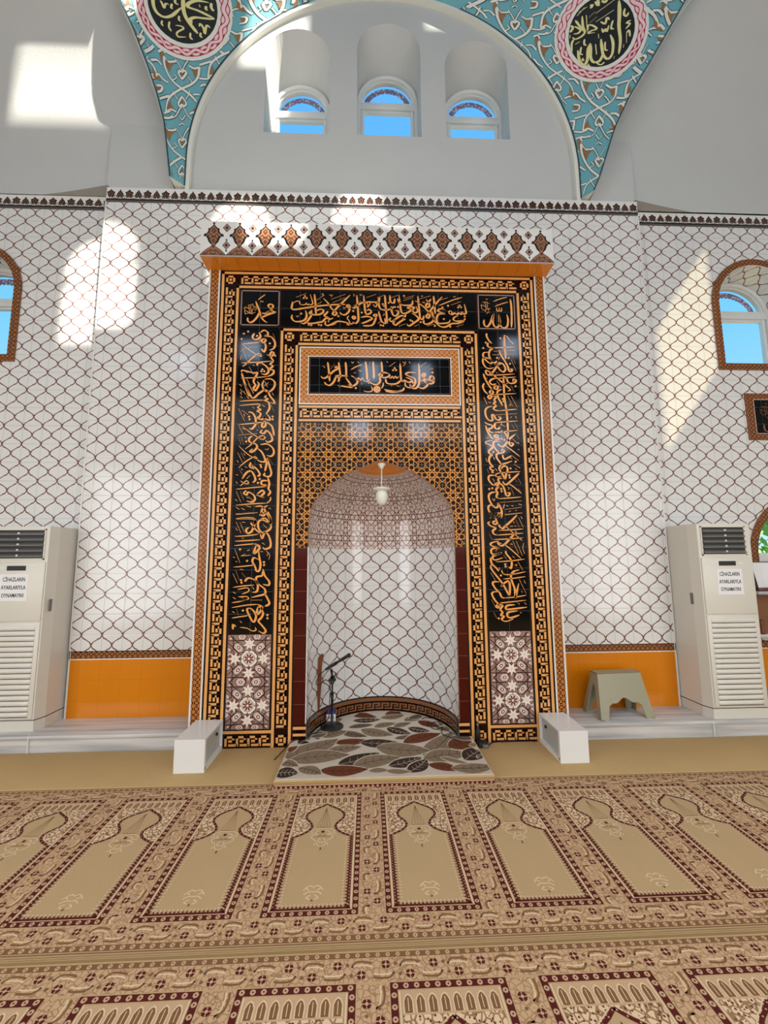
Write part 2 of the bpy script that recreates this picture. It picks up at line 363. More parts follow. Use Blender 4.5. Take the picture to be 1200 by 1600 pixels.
class Flat:
    """painted shapes laid on a surface: fn(u, v, lift) gives the place"""
    def __init__(s, mb, fn): s.mb = mb; s.fn = fn
    def poly(s, P, m, l=1):
        if len(P) > 4: 
            for t_ in tessellate_polygon([[Vector((a, b, 0)) for a, b in P]]):
                a, b, c = [P[k] for k in t_]
                if (b[0] - a[0]) * (c[1] - a[1]) - (b[1] - a[1]) * (c[0] - a[0]) < 0: b, c = c, b
                s.mb.face([s.fn(*q, l) for q in (a, b, c)], m)
        else: s.mb.face([s.fn(*q, l) for q in P], m)
    def rect(s, u0, v0, u1, v1, m, l=1): s.mb.face([s.fn(u0, v0, l), s.fn(u1, v0, l), s.fn(u1, v1, l), s.fn(u0, v1, l)], m)
    def disc(s, c, r, m, l=1, n=8, rv=None, ph=0):
        rv = rv or r; s.mb.face([s.fn(c[0] + r * cos(2 * pi * k / n + ph), c[1] + rv * sin(2 * pi * k / n + ph), l) for k in range(n)], m)
    def stroke(s, P, w_, m, l=1, sm=4, prof=None, closed=False, asp=1.0):
        if sm and len(P) > 2: P = cat(P, sm, closed)
        elif closed: P = list(P)
        if closed: P = P + [P[0], P[1]]
        n = len(P); A = []; Bq = []
        for i in range(n):
            a = P[max(0, i - 1)]; b = P[min(n - 1, i + 1)]; dx = b[0] - a[0]; dy = b[1] - a[1]; L = sqrt(dx * dx + dy * dy) or 1e-6
            ww = w_ * (prof(i / (n - 1), dx / L, dy / L) if prof else 1) / 2
            A.append((P[i][0] - dy / L * ww / asp, P[i][1] + dx / L * ww)); Bq.append((P[i][0] + dy / L * ww / asp, P[i][1] - dx / L * ww))
        for i in range(n - 1): s.mb.face([s.fn(*A[i], l), s.fn(*Bq[i], l), s.fn(*Bq[i + 1], l), s.fn(*A[i + 1], l)], m)
def nib(t_, dx, dy): return (.5 + .52 * abs(dx * .42 + dy * .9)) * min(1, .35 + 5 * min(t_, 1 - t_))
def needle(t_, dx, dy): return 1.25 - .95 * t_
def sliver(t_, dx, dy): return min(1, .3 + 3 * min(t_, 1 - t_))
def script(flat, data, m='script', k=1.0, l=2, asp=1.0, flipneedle=False):
    for st in data:
        c = st[0]; P = [(x / 1000, y / 1000) for x, y in zip(st[1::2], st[2::2])]
        if c == 0: flat.stroke(P, .0205 * k, m, l, 4, nib, asp=asp)
        elif c == 1: flat.stroke(P, .0125 * k, m, l, 4, nib, asp=asp)
        elif c == 2:
            if len(P) == 3 or abs(P[0][0] - P[-1][0]) > .04: flat.stroke(P, .0105 * k, m, l, 3, sliver, asp=asp)
            else: flat.stroke(P, .0055 * k, m, l, 0, sliver, asp=asp)
        elif c == 3: flat.stroke(P, .0048 * k, m, l, 2 if len(P) > 2 else 0, asp=asp)
        elif c == 4: flat.disc(P[0], .0125 * k, m, l, 4)
YF = lambda y0: (lambda u, v, l: (u, y0 - .0007 * l, v))

# ------------------------------------------------------------------ drawn lettering and ornament, in millimetres on their own surfaces
CAL = {}
CAL['boxl'] = [(0,-1244,4242,-1225,4191,-1206,4144,-1192,4097,-1173,4055,-1146,4028,-1122,4017), (0,-1107,4174,-1118,4198,-1099,4212,-1074,4205,-1072,4179,-1093,4165,-1107,4174), (0,-1072,4175,-1105,4127,-1149,4112,-1179,4116), (0,-1040,4126,-1083,4113,-1131,4094,-1174,4074,-1187,4095), (0,-1037,4128,-1088,4137,-1140,4119), (0,-1206,4125,-1222,4078,-1259,4030,-1293,4014,-1316,4034,-1317,4067), (2,-1222,4257,-1188,4286,-1150,4316), (3,-1196,4253,-1191,4234,-1183,4244,-1178,4231,-1168,4247), (3,-1359,4160,-1333,4175,-1315,4161,-1290,4171), (3,-1353,4122,-1341,4141,-1314,4123,-1279,4114,-1245,4124), (3,-1317,4198,-1307,4161,-1301,4114), (3,-1299,4204,-1289,4161,-1286,4124),
  (3,-1282,4190,-1264,4195,-1255,4171,-1272,4152,-1280,4124), (3,-1348,4099,-1314,4114,-1270,4105), (3,-1247,4186,-1233,4162,-1250,4143), (3,-1317,4198,-1265,4211), (3,-1347,4184,-1350,4141,-1340,4104)]
CAL['boxr'] = [(0,1346,4317,1353,4249,1354,4171,1352,4094,1346,4003), (0,1302,4146,1314,4094,1306,4026,1283,4000,1251,4004,1229,4035,1223,4092,1220,4150), (0,1220,4150,1231,4073,1220,4025,1196,4004,1170,4015,1157,4053,1160,4110,1175,4154), (0,1175,4154,1155,4120,1130,4052,1101,4012,1074,4016,1062,4051,1068,4085), (1,1200,4217,1203,4183,1222,4184,1228,4217,1231,4184,1249,4184,1253,4218), (2,1166,4284,1241,4315,1315,4336), (2,1182,4231,1257,4262,1322,4282), (3,1037,4233,1064,4243,1082,4224,1110,4235), (3,1045,4204,1071,4186,1108,4206,1136,4201), (3,1075,4282,1087,4244,1090,4196,1080,4166), (3,1102,4283,1105,4244,1108,4206,1121,4177), (3,1042,4253,1045,4214,1062,4185),
  (3,1056,4272,1093,4278,1129,4259), (3,1094,4317,1103,4302,1112,4312), (3,1097,4148,1107,4167,1125,4158)]
CAL['center'] = [(0,532,3473,503,3470,497,3439,519,3422,538,3444,532,3473), (0,538,3440,531,3406,499,3393,460,3406), (0,461,3443,442,3421,463,3403,481,3430,461,3443), (0,480,3426,470,3379,427,3345,376,3358), (0,387,3606,392,3512,390,3418,381,3375,351,3344,313,3351,294,3390), (0,437,3506,421,3479,438,3461,452,3496,437,3506), (1,449,3466,429,3429,394,3425), (0,360,3505,296,3511,257,3494,289,3470,340,3451,352,3418,338,3375,293,3351,253,3370,250,3417), (0,256,3457,301,3441,317,3420,281,3406,246,3427,224,3410), (0,201,3603,206,3510,211,3429,237,3410), (0,211,3429,166,3393,109,3386,65,3399,56,3441), (1,186,3469,167,3446,154,3469,135,3446,123,3468,103,3446,78,3465),
  (0,91,3492,40,3505,-11,3478,40,3452,91,3468,91,3492), (0,15,3621,21,3521,18,3457), (0,-5,3467,1,3414,-31,3380,-75,3386,-113,3413), (0,-68,3620,-62,3520,-62,3440), (0,-144,3619,-132,3519,-126,3423), (1,-100,3439,-126,3410,-164,3423,-176,3449,-195,3422,-214,3449,-233,3422,-252,3448,-284,3461), (0,-284,3471,-227,3425,-233,3385,-277,3361,-315,3377), (0,-341,3450,-303,3397,-277,3351,-341,3355,-388,3363), (0,-342,3610,-335,3530,-335,3450), (0,-411,3609,-398,3516,-389,3447), (0,-316,3461,-379,3469,-436,3462,-404,3439,-416,3403), (0,-436,3462,-454,3409,-492,3369,-529,3375,-549,3401),
  (0,-519,3608,-506,3514,-497,3408), (0,-449,3544,-433,3562,-420,3539,-449,3522,-480,3495,-530,3448,-565,3441,-583,3460), (0,39,3331,89,3319,166,3309,223,3323,239,3353), (0,51,3315,115,3302,191,3307), (1,-164,3313,-113,3304,-75,3320,-88,3360), (1,13,3341,29,3368,32,3401), (2,91,3569,156,3616), (2,-291,3530,-234,3564,-174,3588), (2,464,3618,399,3566), (2,-449,3595,-487,3535), (3,-214,3531,-195,3512), (3,-195,3512,-183,3532),
  (3,-119,3406,-113,3386), (3,-113,3386,-100,3402), (3,-284,3613,-272,3597), (3,-272,3597,-259,3614), (3,-221,3618,-208,3601), (3,-106,3613,-94,3597), (3,66,3626,79,3609), (3,226,3620,246,3604), (3,246,3604,259,3624), (3,291,3625,303,3605), (3,502,3547,534,3554), (3,-563,3567,-544,3547),
  (3,-259,3497,-240,3502), (3,109,3395,115,3362), (3,258,3604,232,3577), (3,166,3369,192,3363), (3,-416,3370,-391,3350), (3,-189,3392,-176,3379), (4,146,3552), (4,131,3531), (4,161,3532), (4,524,3511), (4,-240,3341), (4,327,3404)]
CAL['top'] = [(0,-876,4246,-880,4213,-883,4172,-857,4159,-772,4174,-645,4198,-516,4214,-396,4223,-344,4225), (1,-876,4221,-846,4246,-812,4250,-803,4222,-773,4211,-743,4221,-738,4235,-729,4212,-712,4221,-700,4212,-675,4227,-687,4282,-702,4328), (0,-659,4331,-649,4236,-644,4163,-639,4115), (0,-640,4143,-601,4168,-567,4157,-580,4125,-626,4108,-686,4110,-705,4125,-691,4136,-684,4111,-707,4065,-736,4028,-770,4009,-794,4027), (0,-747,4152,-733,4097,-753,4051,-804,4032,-855,4035,-881,4067,-878,4103), (0,-569,4286,-525,4239,-482,4175,-434,4132,-454,4106,-474,4120,-439,4176,-396,4223,-345,4279,-299,4327), (0,-468,4074,-506,4062,-541,4071,-574,4036,-617,4026,-659,4016,-719,4015,-736,4033), (0,-520,4148,-541,4119,-558,4098,-506,4076), (0,-310,4224,-331,4210,-323,4192,-301,4197,-308,4222), (0,-301,4197,-310,4150,-344,4115,-378,4114,-404,4139), (0,-232,4328,-224,4235,-219,4152,-215,4060,-241,4023,-271,4039), (0,-258,4103,-275,4087,-262,4068,-245,4083,-258,4103),
  (0,-241,4032,-301,4013,-335,4029,-386,4039,-429,4038,-480,4010,-523,3994,-548,4009,-540,4041), (1,-309,4104,-327,4076,-309,4049,-301,4013,-322,4003,-335,4031), (0,-163,4329,-155,4246,-146,4153,-129,4120,-86,4143,-103,4173,-129,4161), (0,2,4314,-7,4262,-51,4255,-103,4256,-137,4250,-180,4245,-224,4215,-258,4186,-282,4197), (1,-129,4246,-111,4214,-92,4247), (1,-68,4229,-38,4202,-23,4246), (0,-189,4088,-129,4098,-75,4079,-129,4043,-185,4022), (0,-42,4128,-60,4109,-38,4098,-30,4117,-42,4128), (0,-34,4098,-51,4045,-77,4006,-129,3997,-172,3999), (2,-843,4293,-741,4336), (2,-637,4264,-560,4321), (2,-491,4276,-345,4335),
  (2,-474,4240,-353,4298), (2,-636,4218,-585,4247), (2,-137,4302,-33,4341), (2,-267,4207,-189,4264), (3,-839,4095,-822,4077,-814,4100), (3,-370,4195,-357,4177,-344,4196), (3,-523,4036,-506,4055,-515,4027), (3,-586,4330,-573,4340,-569,4317,-582,4316), (3,-509,4327,-491,4318,-474,4332,-491,4304), (3,-267,4337,-254,4327,-267,4313), (3,-202,4338,-189,4324,-180,4338), (3,-480,3996,-438,4015),
  (4,-753,4306), (4,-766,4285), (4,-736,4285), (4,-789,4117), (4,-687,4146), (4,-710,3999), (4,-686,3995), (4,-612,4001), (4,-587,3997), (4,-267,4154), (4,-417,4096), (4,-180,4139),
  (4,-120,4205), (0,867,4251,879,4191,882,4152,853,4142,843,4162,829,4137,807,4152,789,4136,763,4151,741,4134,715,4136), (1,729,4174,707,4167,715,4139,737,4146,729,4174), (0,668,4185,624,4195,593,4171,632,4152,667,4143,605,4137,585,4111,578,4074,594,4039,638,4036,699,4046,719,4076), (0,798,4122,762,4105,752,4077,787,4062,859,4068,795,4040,734,4035,672,4000,620,4001,577,4037,547,4082,523,4165), (1,607,4230,678,4262,767,4299,847,4323), (2,730,4239,837,4279), (0,552,4334,559,4250,566,4137), (0,642,4327,591,4269,537,4201,493,4137,472,4107,492,4091,510,4119,492,4165,441,4220,363,4279), (0,473,4293,503,4258,508,4221,484,4209,472,4230,503,4268,527,4301), (0,390,4331,398,4247,405,4154,412,4088,438,4079,449,4118), (0,536,4164,547,4073,507,4034,463,4026,446,4044,451,4067),
  (0,371,4218,386,4163,352,4147,327,4180,283,4198,314,4211,353,4204,318,4171,265,4140,222,4151,207,4253,198,4336), (0,265,4140,256,4103,230,4114,187,4095,126,4048,100,4066,113,4089), (0,118,4214,122,4158,143,4111,178,4120,189,4158,161,4168), (0,337,4283,327,4234,266,4226,223,4232,197,4262,184,4299), (0,153,4214,127,4194,92,4176,31,4173,-3,4202,-7,4258), (0,54,4334,62,4203,78,4028), (0,106,4335,110,4265,145,4250,154,4298), (0,326,4142,369,4116,395,4078,351,4040,298,4003,277,4023), (0,264,4076,238,4068,195,4038,160,4010,138,4029,160,4074), (0,-12,4156,5,4091,22,4044,58,4026,52,4083), (1,-21,4025,13,4046), (1,-46,4239,-25,4248,-11,4286,-20,4313),
  (2,250,4300,355,4335), (2,241,4277,342,4311), (2,407,4298,522,4335), (2,608,4284,697,4318), (2,119,4307,189,4336), (2,480,4006,555,4027), (2,350,3999,394,4020), (2,777,4003,852,4029), (2,-19,4299,45,4333), (2,194,3998,264,4027), (3,425,4336,434,4322,443,4337), (3,755,4333,768,4324,777,4337),
  (3,433,4257,455,4267,454,4248), (3,40,4134,48,4120,31,4110), (4,818,4233), (4,803,4213), (4,833,4215), (4,642,4210), (4,699,4229), (4,652,4084), (4,868,4116), (4,867,4086), (4,93,4250), (4,32,4235),
  (4,46,4215), (4,157,4205), (4,188,4206), (4,312,4065), (4,332,4054), (4,416,4046), (4,238,4080), (4,11,4007), (4,35,4003), (4,250,4328), (4,716,4002), (4,559,4009)]
CAL['left'] = [(0,-1191,3906,-1152,3934,-1117,3913,-1116,3884,-1146,3872,-1081,3865,-1041,3801,-1052,3746,-1095,3725), (0,-1204,3910,-1185,3871,-1219,3836,-1254,3842,-1263,3870,-1245,3900), (0,-1150,3846,-1132,3828,-1157,3802,-1175,3822,-1150,3846), (2,-1372,3785,-1252,3798,-1201,3803), (1,-1176,3864,-1201,3803), (1,-1364,3785,-1302,3733,-1223,3679,-1171,3659,-1197,3690,-1248,3651,-1331,3568,-1352,3552), (0,-1173,3739,-1146,3706,-1130,3754,-1140,3800), (0,-1120,3680,-1076,3661,-1049,3690,-1069,3709,-1087,3672,-1067,3635,-1047,3608), (2,-1371,3739,-1208,3754), (2,-1366,3588,-1212,3598,-1058,3612), (0,-1202,3560,-1211,3578,-1177,3593,-1116,3552,-1096,3507,-1123,3473,-1166,3479), (0,-1049,3608,-1082,3580,-1056,3560,-1090,3525,-1049,3517,-1054,3478,-1105,3452),
  (2,-1360,3434,-1241,3437,-1105,3451), (0,-1362,3495,-1346,3513,-1243,3487,-1204,3488,-1240,3406,-1220,3361,-1238,3334,-1220,3305,-1186,3370,-1206,3397), (0,-1130,3425,-1070,3426,-1033,3390,-1042,3336,-1084,3297,-1127,3306,-1154,3362,-1138,3414), (0,-1358,3486,-1324,3378,-1278,3244), (2,-1353,3732,-1306,3605), (2,-1287,3550,-1242,3469), (2,-1309,3432,-1236,3280), (2,-1330,3297,-1286,3226), (2,-1065,3903,-1028,3801), (3,-1374,3704,-1362,3723), (3,-1368,3668,-1371,3622), (3,-1300,3669,-1282,3660),
  (3,-1329,3504,-1294,3486), (3,-1129,3398,-1102,3344), (3,-1095,3389,-1136,3353), (3,-1254,3569,-1236,3560), (3,-1375,3368,-1353,3350), (3,-1364,3288,-1350,3261), (4,-1350,3894), (4,-1308,3918), (4,-1092,3796), (4,-1036,3668), (4,-1158,3524), (4,-1139,3505),
  (4,-1168,3504), (4,-1370,3838), (4,-1220,3873), (0,-1324,3373,-1288,3300,-1243,3229,-1185,3276,-1135,3312,-1101,3302,-1074,3250,-1039,3206,-1032,3179,-1072,3187), (2,-1369,3196,-1234,3207,-1132,3209), (0,-1108,3259,-1125,3239,-1097,3223,-1124,3205,-1088,3186,-1078,3125,-1112,3070), (2,-1368,3152,-1199,3169,-1165,3160), (0,-1165,3160,-1190,3133,-1162,3115,-1195,3097,-1163,3078,-1170,3045,-1191,3027,-1144,3016,-1118,3045,-1129,3027,-1076,3008,-1075,3036,-1103,3072), (0,-1281,3088,-1239,3079,-1210,3027,-1208,2965,-1242,2919,-1268,2929), (0,-1118,3001,-1143,2974,-1142,2937,-1115,2948,-1109,2983,-1118,3001), (2,-1370,2962,-1227,2976,-1110,2992), (0,-1110,2992,-1058,2957,-1038,2913,-1028,2852),
  (1,-1335,2946,-1267,2894,-1189,2841,-1138,2815,-1112,2834,-1139,2853,-1189,2825,-1246,2762,-1299,2720), (2,-1366,2857,-1190,2873), (0,-1141,2913,-1157,2884,-1123,2876,-1097,2904,-1056,2860,-1044,2808,-1087,2789,-1105,2808), (0,-1232,2851,-1264,2824,-1255,2788,-1204,2772,-1185,2738,-1227,2693,-1252,2694,-1228,2722), (1,-1362,2754,-1302,2694,-1242,2649,-1183,2624,-1199,2644,-1233,2634,-1299,2589,-1355,2535), (0,-1154,2764,-1095,2771,-1042,2738,-1024,2686,-1050,2650,-1092,2660), (0,-1186,2729,-1143,2695,-1115,2643,-1107,2598,-1149,2598,-1183,2617), (0,-1083,2634,-1090,2583,-1105,2503), (0,-1083,2626,-1064,2557,-1044,2488,-1062,2452,-1112,2462,-1103,2488), (0,-1240,2591,-1249,2548,-1214,2529,-1230,2565), (0,-1223,2556,-1180,2522,-1152,2471,-1176,2454), (0,-1318,2428,-1279,2488,-1238,2505,-1210,2471,-1192,2420,-1218,2392),
  (1,-1334,2411,-1292,2384,-1257,2386,-1276,2411,-1332,2360), (0,-1078,2445,-1060,2386,-1067,2335,-1048,2301,-1073,2265), (0,-1077,2411,-1127,2411,-1134,2377,-1084,2369), (2,-1372,2329,-1208,2345,-1084,2356), (0,-1273,2318,-1297,2292,-1272,2274,-1254,2301,-1206,2275,-1190,2233,-1220,2206,-1270,2217), (0,-1173,2282,-1124,2318,-1106,2292,-1131,2267,-1104,2248,-1181,2275), (2,-1367,2177,-1203,2190,-1080,2195), (1,-1080,2195,-1048,2223,-1044,2254), (0,-1071,2174,-1119,2139,-1126,2082,-1101,2080,-1093,2124,-1128,2166,-1186,2162), (2,-1364,2094,-1168,2107), (0,-1362,2048,-1248,2056,-1191,2047,-1180,2016,-1197,1991), (0,-1069,2116,-1043,2057,-1032,1990),
  (0,-1133,2041,-1084,2049,-1050,1997), (2,-1290,3374,-1236,3275), (2,-1339,3301,-1277,3221), (2,-1375,3123,-1312,2999), (2,-1341,3105,-1280,3061), (2,-1369,2955,-1324,2868), (2,-1194,2983,-1167,2921), (2,-1365,2841,-1338,2763), (2,-1340,2841,-1313,2763), (2,-1368,2685,-1319,2590), (2,-1335,2685,-1299,2616), (2,-1346,2522,-1311,2462),
  (2,-1368,2309,-1323,2208), (2,-1330,2309,-1295,2225), (2,-1063,3161,-1032,3090), (2,-1066,2626,-1031,2570), (2,-1255,2259,-1204,2216), (3,-1365,3319,-1347,3292), (3,-1347,3292,-1363,3274), (3,-1363,3247,-1341,3230), (3,-1058,3286,-1040,3259), (3,-1241,3141,-1223,3124), (3,-1323,3070,-1313,3043), (3,-1148,3160,-1122,3142),
  (3,-1335,2929,-1309,2912), (3,-1307,2842,-1290,2824), (3,-1192,2912,-1183,2904), (3,-1310,2677,-1297,2659), (3,-1111,2721,-1085,2712), (3,-1085,2712,-1077,2730), (3,-1374,2608,-1357,2590), (3,-1330,2530,-1313,2513), (3,-1297,2548,-1272,2539), (3,-1277,2428,-1245,2462), (3,-1375,2402,-1358,2385), (3,-1377,2470,-1357,2466),
  (3,-1271,2259,-1254,2242), (3,-1377,2233,-1356,2217), (3,-1366,2158,-1333,2137), (3,-1317,2149,-1283,2133), (3,-1268,2170,-1227,2158), (3,-1062,2149,-1037,2141), (4,-1271,3042), (4,-1266,3016), (4,-1046,3045), (4,-1045,3017), (4,-1291,2794), (4,-1148,2563),
  (4,-1142,2544), (4,-1152,2428), (4,-1168,2390), (2,-1366,2089,-1260,2099,-1162,2105), (0,-1145,2076,-1121,2103,-1079,2095,-1044,2044,-1042,2001,-1111,2036,-1151,2020,-1151,1962,-1115,1918,-1059,1935,-1033,1970,-1048,2011), (0,-1356,2044,-1226,2049,-1182,2028,-1191,1985,-1214,1927,-1252,1911,-1263,1946,-1238,1964), (0,-1225,2012,-1182,1952,-1132,1910), (2,-1367,1882,-1253,1888,-1148,1902), (2,-1365,1837,-1252,1842,-1130,1850), (0,-1131,1904,-1114,1861,-1091,1916,-1058,1895,-1034,1829,-1038,1780,-1087,1762,-1105,1780), (2,-1368,1796,-1251,1807,-1186,1812), (1,-1194,1812,-1153,1805,-1126,1787),
  (0,-1169,1797,-1185,1723,-1151,1748,-1134,1779,-1169,1797), (0,-1143,1748,-1133,1681,-1122,1625,-1130,1567,-1155,1559,-1171,1601,-1197,1650,-1182,1682,-1139,1664), (0,-1098,1576,-1080,1518,-1037,1463,-1044,1429,-1094,1439), (2,-1369,1597,-1260,1606,-1164,1617), (0,-1105,1552,-1104,1518,-1154,1504,-1152,1456,-1110,1422,-1075,1391,-1074,1351,-1131,1334,-1195,1319), (0,-1248,1463,-1256,1473,-1223,1497,-1159,1470,-1140,1424,-1148,1374,-1188,1366), (2,-1366,1412,-1270,1425,-1174,1432), (1,-1325,1392,-1238,1407,-1223,1376,-1284,1351), (1,-1299,1328,-1235,1327,-1226,1303,-1298,1288), (2,-1373,1273,-1298,1285,-1226,1301), (0,-1075,1351,-1050,1311,-1031,1261,-1072,1238), (2,-1202,1295,-1098,1295),
  (2,-1371,1229,-1233,1251,-1137,1256), (0,-1137,1256,-1096,1236,-1104,1208), (0,-1136,1232,-1142,1167,-1111,1192,-1103,1232,-1136,1232), (0,-1216,1225,-1183,1209,-1150,1160,-1157,1112,-1180,1105,-1231,1202,-1216,1225), (0,-1104,1216,-1085,1176,-1101,1135,-1126,1106,-1092,1066,-1057,1019,-1080,998,-1124,1019), (2,-1368,1136,-1293,1147,-1214,1158), (1,-1290,1053,-1226,1043,-1178,1019,-1145,1028,-1155,1051), (0,-1352,1034,-1354,1077,-1328,1060), (2,-1360,2020,-1311,1913), (2,-1323,2012,-1279,1921), (2,-1363,1765,-1310,1635), (2,-1348,1570,-1312,1481),
  (2,-1371,1538,-1327,1449), (2,-1327,1218,-1309,1163), (3,-1296,1699,-1255,1703,-1215,1707), (2,-1291,1545,-1257,1505), (2,-1109,1995,-1067,1953), (3,-1070,1747,-1053,1722), (3,-1053,1722,-1065,1698), (3,-1049,1731,-1036,1698), (3,-1036,1698,-1048,1665), (3,-1361,1958,-1344,1938), (3,-1306,2016,-1274,2012), (3,-1301,1863,-1281,1865),
  (3,-1113,1821,-1088,1805), (3,-1304,1700,-1264,1716), (3,-1376,1692,-1360,1684), (3,-1351,1651,-1334,1643), (3,-1365,1370,-1340,1357), (3,-1363,1322,-1338,1306), (3,-1315,1329,-1267,1317), (3,-1190,1416,-1173,1392), (3,-1366,1195,-1342,1183), (3,-1292,1108,-1275,1092), (3,-1308,1578,-1275,1570), (3,-1249,1748,-1225,1756),
  (3,-1127,1739,-1102,1739), (4,-1246,1654), (4,-1090,1641), (4,-1089,1615), (4,-1296,1477), (4,-1290,1455), (4,-1269,1202), (4,-1046,1160), (4,-1045,1131), (4,-1314,1761)]
